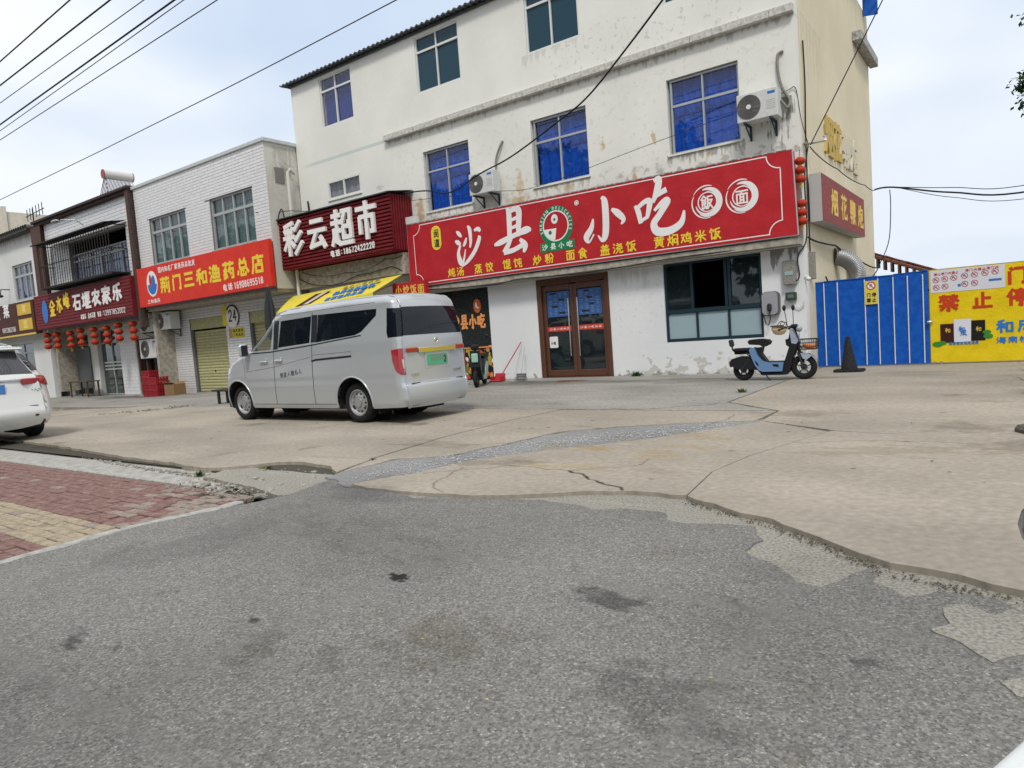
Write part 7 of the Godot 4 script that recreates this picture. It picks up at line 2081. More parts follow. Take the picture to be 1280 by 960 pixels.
# ---------------------------------------------------------------- a body as one smooth surface: tapered capsules blended, meshed as surface nets
func blob(bones: Array, cell: float, k: float) -> MB:
	var lo := Vector3.INF; var hi := -Vector3.INF
	for b in bones:
		for i in 2:
			var r = Vector3.ONE * (b[2 + i] + 2.5 * cell)
			lo = lo.min(b[i] - r); hi = hi.max(b[i] + r)
	var n := Vector3i(((hi - lo) / cell).ceil()) + Vector3i.ONE
	var f := PackedFloat32Array()
	f.resize(n.x * n.y * n.z)
	f.fill(1.0)
	for b in bones:
		var R := Vector3.ONE * (maxf(b[2], b[3]) + k + 2 * cell)
		var l := Vector3i((((b[0] as Vector3).min(b[1]) - R - lo) / cell).floor()).clamp(Vector3i.ZERO, n - Vector3i.ONE)
		var h := Vector3i((((b[0] as Vector3).max(b[1]) + R - lo) / cell).ceil()).clamp(Vector3i.ZERO, n - Vector3i.ONE)
		var ab: Vector3 = b[1] - b[0]
		var q := maxf(ab.length_squared(), 1e-9)
		for z in range(l.z, h.z + 1):
			for y in range(l.y, h.y + 1):
				for x in range(l.x, h.x + 1):
					var p := lo + Vector3(x, y, z) * cell
					var t := clampf((p - b[0]).dot(ab) / q, 0, 1)
					var d := p.distance_to(b[0] + ab * t) - lerpf(b[2], b[3], t)
					var i := x + n.x * (y + n.y * z)
					var o := f[i]
					var m := maxf(k - absf(o - d), 0.0) / k
					f[i] = minf(o, d) - m * m * k * 0.25
	var vert := {}
	var mb := MB.new()
	for z in n.z - 1:
		for y in n.y - 1:
			for x in n.x - 1:
				var s := Vector3.ZERO; var c := 0
				var val := []
				for e in 8: val.append(f[x + (e & 1) + n.x * (y + (e >> 1 & 1) + n.y * (z + (e >> 2 & 1)))])
				for e in 8:
					for a in [1, 2, 4]:
						if e & a == 0 and (val[e] < 0) != (val[e | a] < 0):
							var t: float = val[e] / (val[e] - val[e | a])
							var p0 := Vector3(e & 1, e >> 1 & 1, e >> 2 & 1); var p1 := Vector3((e | a) & 1, (e | a) >> 1 & 1, (e | a) >> 2 & 1)
							s += p0.lerp(p1, t); c += 1
				if c:
					var gr := Vector3(val[1] + val[3] + val[5] + val[7] - val[0] - val[2] - val[4] - val[6], val[2] + val[3] + val[6] + val[7] - val[0] - val[1] - val[4] - val[5], val[4] + val[5] + val[6] + val[7] - val[0] - val[1] - val[2] - val[3])
					vert[Vector3i(x, y, z)] = [lo + (Vector3(x, y, z) + s / c) * cell, gr.normalized()]
	for key in vert:
		var p: Vector3i = key
		var base := f[p.x + n.x * (p.y + n.y * p.z)]
		for ax in 3:
			var d := Vector3i.ZERO; d[ax] = 1
			var u := Vector3i.ZERO; u[(ax + 1) % 3] = 1
			var w := Vector3i.ZERO; w[(ax + 2) % 3] = 1
			var nb := p + d
			var o := f[nb.x + n.x * (nb.y + n.y * nb.z)]
			if (base < 0) == (o < 0): continue
			if not (vert.has(p - u) and vert.has(p - w) and vert.has(p - u - w)): continue
			var A: Array = vert[p]; var B: Array = vert[p - u]; var C: Array = vert[p - u - w]; var E: Array = vert[p - w]
			if base < 0:
				mb.tris(A[0], B[0], C[0], A[1], B[1], C[1]); mb.tris(A[0], C[0], E[0], A[1], C[1], E[1])
			else:
				mb.tris(A[0], C[0], B[0], A[1], C[1], B[1]); mb.tris(A[0], E[0], C[0], A[1], E[1], C[1])
	return mb

func build_driver() -> void:
	var o := Vector3(-9.8, 0, 7.3)
	var p := thing("person", "person in dark clothes sitting at the van's wheel, hand raised by the window", "person", o + Vector3(-0.6, 0.7, 0.35))
	var z := 0.35
	var J := func(x: float, y: float, dz: float) -> Vector3: return o + Vector3(x, y, z + dz)
	part("clothed_body", blob([
		[J.call(-0.60, 0.80, -0.10), J.call(-0.60, 0.80, 0.10), 0.13, 0.13], [J.call(-0.60, 0.82, 0), J.call(-0.48, 1.12, 0), 0.14, 0.16], [J.call(-0.47, 1.2, -0.14), J.call(-0.47, 1.2, 0.14), 0.085, 0.085],
		[J.call(-0.47, 1.2, 0.17), J.call(-0.58, 1.06, 0.26), 0.06, 0.05], [J.call(-0.58, 1.06, 0.26), J.call(-0.76, 1.25, 0.22), 0.046, 0.036],
		[J.call(-0.47, 1.2, -0.17), J.call(-0.62, 1.0, -0.2), 0.06, 0.05], [J.call(-0.62, 1.0, -0.2), J.call(-0.95, 1.08, -0.12), 0.046, 0.036],
		[J.call(-0.62, 0.78, 0.1), J.call(-1.02, 0.80, 0.12), 0.09, 0.07], [J.call(-1.02, 0.80, 0.12), J.call(-1.12, 0.50, 0.12), 0.065, 0.05],
		[J.call(-0.62, 0.78, -0.1), J.call(-1.02, 0.80, -0.12), 0.09, 0.07], [J.call(-1.02, 0.80, -0.12), J.call(-1.12, 0.50, -0.12), 0.065, 0.05]], 0.022, 0.05), plain("dark_cloth", lin(0.02, 0.02, 0.023), 0.9), p)
	part("head", blob([[J.call(-0.46, 1.25, 0), J.call(-0.47, 1.36, 0), 0.055, 0.055], [J.call(-0.48, 1.42, 0), J.call(-0.46, 1.49, 0), 0.075, 0.092], [J.call(-0.56, 1.43, 0), J.call(-0.545, 1.46, 0), 0.014, 0.01], [J.call(-0.46, 1.45, 0.09), J.call(-0.46, 1.48, 0.095), 0.015, 0.015], [J.call(-0.46, 1.45, -0.09), J.call(-0.46, 1.48, -0.095), 0.015, 0.015]], 0.009, 0.02), plain("skin", lin(0.38, 0.21, 0.14), 0.6), p)
	part("hair", blob([[J.call(-0.43, 1.5, 0), J.call(-0.46, 1.54, 0), 0.092, 0.075], [J.call(-0.42, 1.45, 0), J.call(-0.42, 1.5, 0), 0.08, 0.09]], 0.011, 0.02), plain("hair", lin(0.012, 0.011, 0.010), 0.7), p)
	var hand := [[J.call(-0.76, 1.25, 0.22), J.call(-0.79, 1.29, 0.215), 0.028, 0.032], [J.call(-0.79, 1.29, 0.215), J.call(-0.83, 1.34, 0.20), 0.030, 0.030], [J.call(-0.79, 1.29, 0.20), J.call(-0.77, 1.345, 0.165), 0.013, 0.010]]
	for i in 4:
		var b: Vector3 = J.call(-0.845 + 0.004 * i, 1.375 - 0.018 * i, 0.215 - 0.012 * i)
		hand.append([J.call(-0.83, 1.345 - 0.01 * i, 0.205), b, 0.011, 0.010])
		hand.append([b, b + Vector3(-0.02, -0.03 + 0.004 * i, -0.028), 0.0095, 0.008])
	part("hand", blob(hand, 0.006, 0.012), M["skin"], p)

# ---------------------------------------------------------------- things on walls, on the ground, in the air
func ac_unit(label: String, at: Vector3, w: float, h: float, d: float, group: String, braced := true) -> Node3D:  # back face on z = at.z, base at at.y
	var a := thing("air_conditioner", label, "air conditioner", at, group)
	var mb := MB.new()
	mb.cbox(Vector3(0, h / 2, d / 2 + 0.1), Vector3(w, h, d), 0.012)
	var b := part("casing", mb, mottled("ac_white", [0.0, lin(0.52, 0.53, 0.52), 1.0, lin(0.63, 0.64, 0.63)], 1.0, 0.5, 0, 0.02, 49) if not M.has("ac_white") else M["ac_white"], a, false)
	var c := Vector3(-w * 0.2, h * 0.5, d + 0.1)
	var r := minf(h * 0.43, w * 0.29)
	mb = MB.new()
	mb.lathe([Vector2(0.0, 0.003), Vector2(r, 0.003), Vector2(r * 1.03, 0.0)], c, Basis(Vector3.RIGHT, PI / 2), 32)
	part("fan_shade_disc", mb, plain("fan_shade_grey", lin(0.17, 0.16, 0.155), 0.8), a, false)  # flat disc on the casing; its dark tone paints the shade of the fan recess
	mb = MB.new()
	for k in 8: mb.torus(c + Vector3(0, 0, 0.008), r * (0.3 + 0.1 * k), 0.005, Basis(Vector3.RIGHT, PI / 2), 30, 4)
	for k in 12:
		var an := TAU * k / 12
		mb.cyl(c + Vector3(cos(an) * r * 0.2, sin(an) * r * 0.2, 0.012), c + Vector3(cos(an + 0.25) * r * 1.02, sin(an + 0.25) * r * 1.02, 0.012), 0.004, 4)
	part("fan_grille", mb, plain("grille_grey", lin(0.16, 0.155, 0.15), 0.6), a, false)
	mb = MB.new(); mb.lathe([Vector2(0, 0.022), Vector2(r * 0.2, 0.02), Vector2(r * 0.22, 0.0)], c, Basis(Vector3.RIGHT, PI / 2), 18)
	part("fan_hub", mb, M["white_frame"], a, false)
	mb = MB.new(); mb.box(Vector3(w * 0.36, h * 0.84, d + 0.102), Vector3(w * 0.18, h * 0.09, 0.004))
	part("badge", mb, M["blue_letter"], a, false)
	mb = MB.new()
	for k in 5: mb.box(Vector3(w * 0.34, h * (0.3 + 0.07 * k), d + 0.101), Vector3(w * 0.22, 0.008, 0.004))
	part("louvre", mb, M["alu"], a, false)
	if braced:
		for x in [-w * 0.32, w * 0.32]:
			mb = MB.new()
			mb.box(Vector3(x, -0.025, d / 2 + 0.06), Vector3(0.04, 0.04, d + 0.12))
			mb.box(Vector3(x, -0.16, 0.015), Vector3(0.04, 0.3, 0.03))
			mb.tube([Vector3(x, -0.29, 0.02), Vector3(x, -0.05, d + 0.04)], 0.016, 5)
			part("bracket", mb, plain("bracket_teal", lin(0.02, 0.05, 0.07), 0.5), a, false)
	return a

func lantern_string(i: int, x: float, y: float, z: float, r: float, label: String, group: String, n := 3) -> void:
	var L := thing("lantern_string", label, "lantern", Vector3(x, y, z), group)
	var red: Material = M.get("lantern_red", null)
	if red == null:
		red = mottled("lantern_red", [0.0, lin(0.36, 0.025, 0.015), 0.6, lin(0.45, 0.04, 0.022), 1.0, lin(0.55, 0.11, 0.06)], 0.3, 0.6, 0, 0.02, 52)
		red.backlight_enabled = true
		red.backlight = lin(0.2, 0.01, 0.005)
	for k in n:
		var cy := -r * 1.72 * (k + 0.5) - 0.02
		var mb := MB.new()
		mb.ball(Vector3(0, cy, 0), Vector3(r, r * 0.76, r), 20, 10)
		for q in 10:
			var a := TAU * q / 10
			mb.tube([Vector3(cos(a) * r * 0.5, cy + r * 0.67, sin(a) * r * 0.5), Vector3(cos(a) * r * 1.01, cy, sin(a) * r * 1.01), Vector3(cos(a) * r * 0.5, cy - r * 0.67, sin(a) * r * 0.5)], 0.004, 4)
		var o := part("lantern", mb, red, L, false)
		for s in [-1.0, 1.0]:
			mb = MB.new(); mb.cyl(Vector3(0, cy + s * r * 0.70, 0), Vector3(0, cy + s * r * 0.80, 0), r * 0.42, 12)
			part("lantern_cap", mb, M["gold_letter"], o, false)
	var t := MB.new()
	t.cyl(Vector3(0, 0.12, 0), Vector3(0, -0.02, 0), 0.006, 5)
	part("cord", t, M["cable"], L, false)
	t = MB.new()
	var by := -r * 1.72 * n
	for q in 8:
		var a := TAU * q / 8
		t.tube([Vector3(0, by, 0), Vector3(cos(a) * 0.025, by - 0.08, sin(a) * 0.025), Vector3(cos(a) * 0.03, by - r * 0.9, sin(a) * 0.03)], 0.005, 4)
	part("tassel", t, M["gold_letter"], L, false)

func cable(nm: String, label: String, pts: Array, r: float, sag := 0.0, group := "", mat := "cable") -> void:
	var fine := []
	for i in pts.size() - 1:
		for k in 8:
			var u := k / 8.0
			var p: Vector3 = pts[i].cubic_interpolate(pts[i + 1], pts[maxi(i - 1, 0)], pts[mini(i + 2, pts.size() - 1)], u)
			fine.append(p - Vector3(0, sag * 4 * u * (1 - u), 0))
	fine.append(pts[-1])
	var mb := MB.new()
	mb.tube(fine, r, 5)
	tag(part(nm, mb, M[mat]), label, "cable", group)

func build_wall_things() -> void:
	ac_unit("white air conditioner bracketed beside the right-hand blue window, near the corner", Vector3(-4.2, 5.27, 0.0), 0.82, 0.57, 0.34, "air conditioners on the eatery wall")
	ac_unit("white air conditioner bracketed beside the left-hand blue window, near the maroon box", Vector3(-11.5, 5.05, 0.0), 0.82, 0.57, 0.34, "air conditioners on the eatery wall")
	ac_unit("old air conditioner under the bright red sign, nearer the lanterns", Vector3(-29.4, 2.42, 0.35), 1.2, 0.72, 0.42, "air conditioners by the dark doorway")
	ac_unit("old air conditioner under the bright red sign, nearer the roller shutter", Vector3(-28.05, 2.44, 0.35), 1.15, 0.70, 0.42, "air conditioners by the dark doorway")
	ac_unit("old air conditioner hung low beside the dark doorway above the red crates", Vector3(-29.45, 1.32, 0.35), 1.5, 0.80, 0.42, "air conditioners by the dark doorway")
	var xs := [-38.26, -37.14, -35.63, -34.51, -33.18, -31.95, -30.83, -29.55]
	for i in 8:
		lantern_string(i, xs[i], 2.98 - 0.03 * (i % 3), 1.35, 0.165, "red three-ball lantern string hanging under the maroon ribbed sign", "lantern strings under the maroon sign")
	for i in 2:
		lantern_string(i, -3.46, 4.42 - i * 0.85, 0.2, 0.105, "small red lantern string hung at the long red sign's end", "lantern strings beside the long red sign")
	# electric vehicle charger, meters
	var t := thing("vehicle_charger", "grey wall-mounted vehicle charger with a looped black lead", "charger", Vector3(-4.2, 1.2, 0.0))
	var mb := MB.new()
	mb.prism(rounded(-4.385, 1.22, -4.015, 1.735, 0.1, 5), -0.01, 0.10)
	part("housing", mb, plain("charger_dark", lin(0.10, 0.105, 0.115), 0.4), t)
	mb = MB.new(); mb.prism(rounded(-4.37, 1.24, -4.045, 1.725, 0.09, 5), 0.101, 0.125)
	part("cover", mb, plain("charger_grey", lin(0.30, 0.31, 0.33), 0.35), t)
	mb = MB.new(); mb.cbox(Vector3(-4.21, 1.40, 0.15), Vector3(0.09, 0.16, 0.07), 0.025)
	part("plug", mb, M["black_metal"], t)
	mb = MB.new(); mb.tube([Vector3(-4.21, 1.33, 0.16), Vector3(-4.20, 1.15, 0.15), Vector3(-4.25, 1.02, 0.12), Vector3(-4.31, 1.05, 0.10), Vector3(-4.35, 1.2, 0.08), Vector3(-4.37, 1.35, 0.06)], 0.011, 6)
	part("lead", mb, M["cable"], t)
	t = thing("meter_box", "weathered grey electricity meter box near the building corner", "meter box", Vector3(-3.8, 1.83, 0.0))
	mb = MB.new(); mb.cbox(Vector3(-3.79, 2.09, 0.06), Vector3(0.25, 0.50, 0.14), 0.012)
	part("casing", mb, mottled("meter_grey", [0.0, lin(0.14, 0.135, 0.12), 0.5, lin(0.24, 0.235, 0.21), 1.0, lin(0.33, 0.32, 0.29)], 0.6, 0.7, 0, 0.03, 53), t)
	mb = MB.new(); mb.box(Vector3(-3.79, 2.08, 0.133), Vector3(0.16, 0.08, 0.008))
	part("display", mb, plain("display", lin(0.30, 0.40, 0.42), 0.3), t)
	t = thing("control_box", "small dark-green control box below the meter box", "control box", Vector3(-3.78, 1.5, 0.0))
	mb = MB.new(); mb.cbox(Vector3(-3.78, 1.595, 0.05), Vector3(0.21, 0.17, 0.1), 0.01)
	part("casing", mb, plain("box_green", lin(0.045, 0.06, 0.05), 0.5), t)
	mb = MB.new(); mb.box(Vector3(-3.78, 1.60, 0.102), Vector3(0.12, 0.07, 0.004))
	part("display", mb, plain("display_green", lin(0.12, 0.17, 0.14), 0.3), t)
	mb = MB.new(); mb.tube([Vector3(-3.74, 1.5, 0.03), Vector3(-3.72, 1.38, 0.03), Vector3(-3.62, 1.34, 0.03), Vector3(-3.54, 1.40, 0.03), Vector3(-3.53, 1.5, 0.03)], 0.012, 6)
	part("conduit", mb, M["white_frame"], t)
	t = thing("dome_camera", "small white dome camera at the corner above the blue hoarding", "camera", Vector3(-3.48, 1.9, -0.06))
	mb = MB.new(); mb.ball(Vector3(-3.44, 1.93, 0.0), Vector3(0.055, 0.045, 0.055)); mb.cyl(Vector3(-3.505, 1.98, 0.0), Vector3(-3.42, 1.98, 0.0), 0.02, 8)
	part("housing", mb, M["white_frame"], t)
	# ducts and boxes on the yellow side wall
	t = thing("exhaust_duct", "crumpled silver exhaust duct bending out of the yellow side wall", "duct", Vector3(-3.4, 2.0, -3.0))
	mb = MB.new()
	var p := []
	for k in 22:
		var a := lerpf(0.0, PI * 0.55, k / 21.0)
		p.append(Vector3(-3.5 + 0.45 * sin(a), 2.12 + 0.42 * cos(a) - 0.1 * k / 21.0, -3.05 - 0.25 * sin(a)))
	mb.tube(p, 0.19, 16)
	for k in range(0, 22): mb.torus(p[k], 0.195, 0.014, Basis(Quaternion(Vector3.UP, (p[mini(k + 1, 21)] - p[maxi(k - 1, 0)]).normalized())), 20, 5)
	part("flexible_tube", mb, plain("duct_foil", lin(0.42, 0.42, 0.42), 0.4, 0.8), t)
	for q in [[-0.45, 2.22, 0.16, 0.58], [-4.6, 2.2, 0.2, 0.6]]:
		t = thing("conduit_box", "narrow grey conduit box on the yellow side wall, " + ("by the front corner" if q[0] > -1 else "behind the exhaust duct"), "conduit box", Vector3(-3.45, 1.9, q[0]))
		mb = MB.new(); mb.cbox(Vector3(-3.45, q[1], q[0]), Vector3(0.12, q[3], q[2]), 0.012)
		part("casing", mb, M["meter_grey"], t)
	t = thing("insulator_bracket", "steel cable bracket with insulator at the building corner", "bracket", Vector3(-3.45, 4.7, -0.5))
	mb = MB.new(); mb.tube([Vector3(-3.5, 4.78, -0.55), Vector3(-3.1, 4.78, -0.55)], 0.022, 6); mb.tube([Vector3(-3.5, 4.78, -0.45), Vector3(-3.42, 4.74, -0.2)], 0.03, 6)
	part("arm", mb, M["steel"], t)
	mb = MB.new(); mb.lathe([Vector2(0.0, -0.06), Vector2(0.04, -0.05), Vector2(0.025, 0), Vector2(0.045, 0.05), Vector2(0, 0.07)], Vector3(-3.12, 4.83, -0.55), Basis.IDENTITY, 10)
	part("insulator", mb, M["white_frame"], t)
	t = thing("rain_ledge", "short grey concrete rain ledge high on the yellow side wall", "ledge", Vector3(-3.4, 8.7, -8.0))
	mb = MB.new(); mb.cbox(Vector3(-3.38, 8.78, -8.0), Vector3(0.24, 0.28, 2.9), 0.02)
	part("ledge", mb, M["old_concrete"], t)
	t = thing("blue_window_flap", "blue window flap with a rod high on the side wall's rear edge", "window flap", Vector3(-3.3, 9.9, -8.6))
	mb = MB.new(); mb.box(Vector3(-3.3, 10.35, -8.5), Vector3(0.4, 0.9, 0.05), Basis(Vector3.UP, 0.4))
	part("flap", mb, M["hoarding_blue"], t)
	mb = MB.new(); mb.tube([Vector3(-3.5, 10.35, -7.4), Vector3(-2.8, 10.5, -8.9)], 0.02, 5)
	part("rod", mb, M["black_metal"], t)
	# wiring conduits stuck to the corner
	cable("conduit", "black conduit running up the corner of the yellow side wall", [Vector3(-3.47, 1.95, -0.4), Vector3(-3.47, 4.7, -0.42), Vector3(-3.47, 6.0, -0.55), Vector3(-3.47, 6.9, -0.5)], 0.016)
	cable("wire_loop", "black wire looping from the corner bracket down the wall", [Vector3(-3.4, 4.7, -0.3), Vector3(-3.42, 4.0, 0.05), Vector3(-3.42, 3.2, 0.02), Vector3(-3.45, 2.7, 0.02), Vector3(-3.62, 2.4, 0.04), Vector3(-3.6, 2.0, 0.05), Vector3(-3.72, 1.86, 0.06)], 0.014)
	cable("wire_loop", "thin wire from the air conditioner round the corner to the bracket", [Vector3(-3.8, 5.75, 0.1), Vector3(-3.65, 5.82, 0.03), Vector3(-3.52, 5.8, 0.03), Vector3(-3.47, 5.2, -0.1), Vector3(-3.42, 4.75, -0.4)], 0.008)
	cable("refrigerant_pipe", "wrapped grey refrigerant pipe above the right-hand air conditioner", [Vector3(-3.78, 5.6, 0.2), Vector3(-3.68, 5.45, 0.12), Vector3(-3.64, 5.6, 0.06), Vector3(-3.78, 5.9, 0.06), Vector3(-3.84, 6.2, 0.07), Vector3(-3.84, 6.55, 0.06), Vector3(-3.74, 6.62, 0.02)], 0.03, 0, "", "meter_grey")
	cable("refrigerant_pipe", "wrapped grey refrigerant pipe above the left-hand air conditioner", [Vector3(-11.2, 5.6, 0.12), Vector3(-11.2, 5.95, 0.08), Vector3(-11.05, 6.25, 0.07), Vector3(-10.98, 6.4, 0.02)], 0.03, 0, "", "meter_grey")
	cable("gland_wire", "black vertical cable with a clamp beside the drain pipe", [Vector3(-19.2, 4.9, 0.1), Vector3(-19.2, 5.6, 0.05), Vector3(-19.22, 6.2, 0.06)], 0.03)
	cable("side_cable", "pair of black cables sagging along the yellow side wall", [Vector3(-3.42, 4.72, -0.55), Vector3(-3.2, 4.45, -2.2), Vector3(-3.15, 4.5, -5.5), Vector3(-3.4, 4.85, -9.0)], 0.012, 0.05)
	cable("side_cable", "black cable drooping low along the yellow side wall to the rear roof", [Vector3(-3.45, 2.8, -0.2), Vector3(-3.36, 2.75, -2.5), Vector3(-3.36, 2.55, -5.5), Vector3(-3.4, 2.45, -8.9)], 0.022, 0.05)
	cable("side_cable", "thin black cable looping above the blue hoarding", [Vector3(-3.4, 2.0, -1.5), Vector3(-3.35, 1.85, -2.4), Vector3(-3.38, 2.1, -5.0), Vector3(-3.38, 2.05, -6.8), Vector3(-3.3, 2.5, -8.6)], 0.018, 0.08)
	cable("drop_wire", "black wire hanging down from the overhead bundle behind the side wall", [Vector3(-3.0, 4.78, -9.0), Vector3(-2.94, 4.2, -8.6), Vector3(-3.02, 3.2, -8.6), Vector3(-3.3, 2.5, -8.6)], 0.014)
	for k in 3:
		cable("overhead_cable", "dark overhead cable leaving the side wall's rear corner towards the right", [Vector3(-3.42, 4.86, -9.0), Vector3(-2.9, 4.84, -9.0), Vector3(-1.4, 4.42 - 0.14 * (k - 1), -9.0), Vector3(0.6, 4.15 + (0.5 - 0.55 * k) * 0.35, -9.0), Vector3(6, 5.0 - k * 0.3, -9.0), Vector3(30, 6.5 - k * 0.3, -9.0)], [0.012, 0.026, 0.010][k], 0, "overhead cables at the rear corner")
	cable("stay_wire", "thin stay wire rising from the corner bracket across the yellow wall", [Vector3(-3.4, 4.74, -0.5), Vector3(-1.97, 7.22, -0.5), Vector3(0.5, 11.5, -0.5)], 0.012)
	# cable strung across the facade
	cable("facade_cable", "thick black cable swooping up across the blue-curtained windows", [Vector3(-19.3, 5.75, 0.2), Vector3(-14.03, 5.54, 0.42), Vector3(-12.58, 5.24, 0.55), Vector3(-11.23, 5.47, 0.80), Vector3(-9.96, 5.61, 1.10), Vector3(-8.22, 5.97, 1.60), Vector3(-7.27, 6.18, 1.95), Vector3(-6.11, 6.62, 2.50), Vector3(-4.98, 6.98, 3.20), Vector3(-4.07, 7.20, 3.90)], 0.02)
	cable("facade_wire", "thin wire strung along the facade above the long red sign", [Vector3(-14.3, 5.35, 0.3), Vector3(-11.27, 5.07, 0.3), Vector3(-9.79, 4.94, 0.3), Vector3(-6.9, 5.29, 0.3), Vector3(-4.72, 5.54, 0.3)], 0.007)
	cable("soffit_cable", "grey cable sagging under the long red sign's lower edge", [Vector3(-14.2, 2.72, 0.36), Vector3(-11.5, 2.60, 0.36), Vector3(-10.5, 2.66, 0.37), Vector3(-8.5, 2.60, 0.37), Vector3(-6.0, 2.68, 0.37), Vector3(-3.6, 2.66, 0.3)], 0.012)
	cable("soffit_cable", "tangled dark cable on the beam above the yellow awning", [Vector3(-19.4, 3.6, 0.58), Vector3(-18.0, 3.25, 0.6), Vector3(-16.5, 3.4, 0.58), Vector3(-15.0, 3.5, 0.58), Vector3(-14.5, 3.3, 0.5)], 0.014, 0.05)
	cable("soffit_cable", "dark cable loop under the maroon ribbed box", [Vector3(-19.2, 3.8, 0.6), Vector3(-17.0, 3.55, 0.6), Vector3(-15.2, 3.75, 0.62), Vector3(-14.4, 3.9, 0.5)], 0.010, 0.1)
	cable("corner_wire", "black wires crossing the corner between tiled shop and eatery", [Vector3(-20.4, 5.9, 1.3), Vector3(-19.4, 5.85, 0.7), Vector3(-18.4, 5.8, 0.15), Vector3(-16.8, 5.85, 0.12)], 0.012, 0.03)
	cable("bracket_wire", "short black wires at the bracket on the tiled shop's corner", [Vector3(-19.7, 5.4, 1.0), Vector3(-19.6, 5.8, 0.95), Vector3(-19.5, 5.85, 0.9), Vector3(-19.5, 5.2, 0.8)], 0.02)
	# overhead street lines
	for q in [[-20.95, 9.17, -16.73, 9.29, 0.022], [-21.15, 8.62, -14.94, 8.70, 0.024], [-21.29, 8.21, -13.63, 8.26, 0.013], [-21.47, 7.70, -12.64, 7.90, 0.024], [-15.9, 7.70, -12.18, 7.80, 0.012], [-21.59, 7.33, -11.19, 7.45, 0.013]]:
		var d := Vector3(q[2] - q[0], q[3] - q[1], 0).normalized()
		var a := Vector3(q[0], q[1], 8); var b := Vector3(q[2], q[3], 8)
		cable("overhead_line", "%s dark overhead line crossing the sky above the far shops" % ("thick" if q[4] > 0.02 else "thin"), [a - d * 40, a, b, b + d * 30], q[4] * 0.75, 0, "overhead street lines")
	cable("thin_overhead_wire", "thin overhead wire with small clips running above the tiled shop's roof", [Vector3(-75, 7.5, 5), Vector3(-31.1, 7.73, 5), Vector3(-20, 7.80, 5), Vector3(-9.76, 7.97, 5), Vector3(20, 8.8, 5)], 0.012)

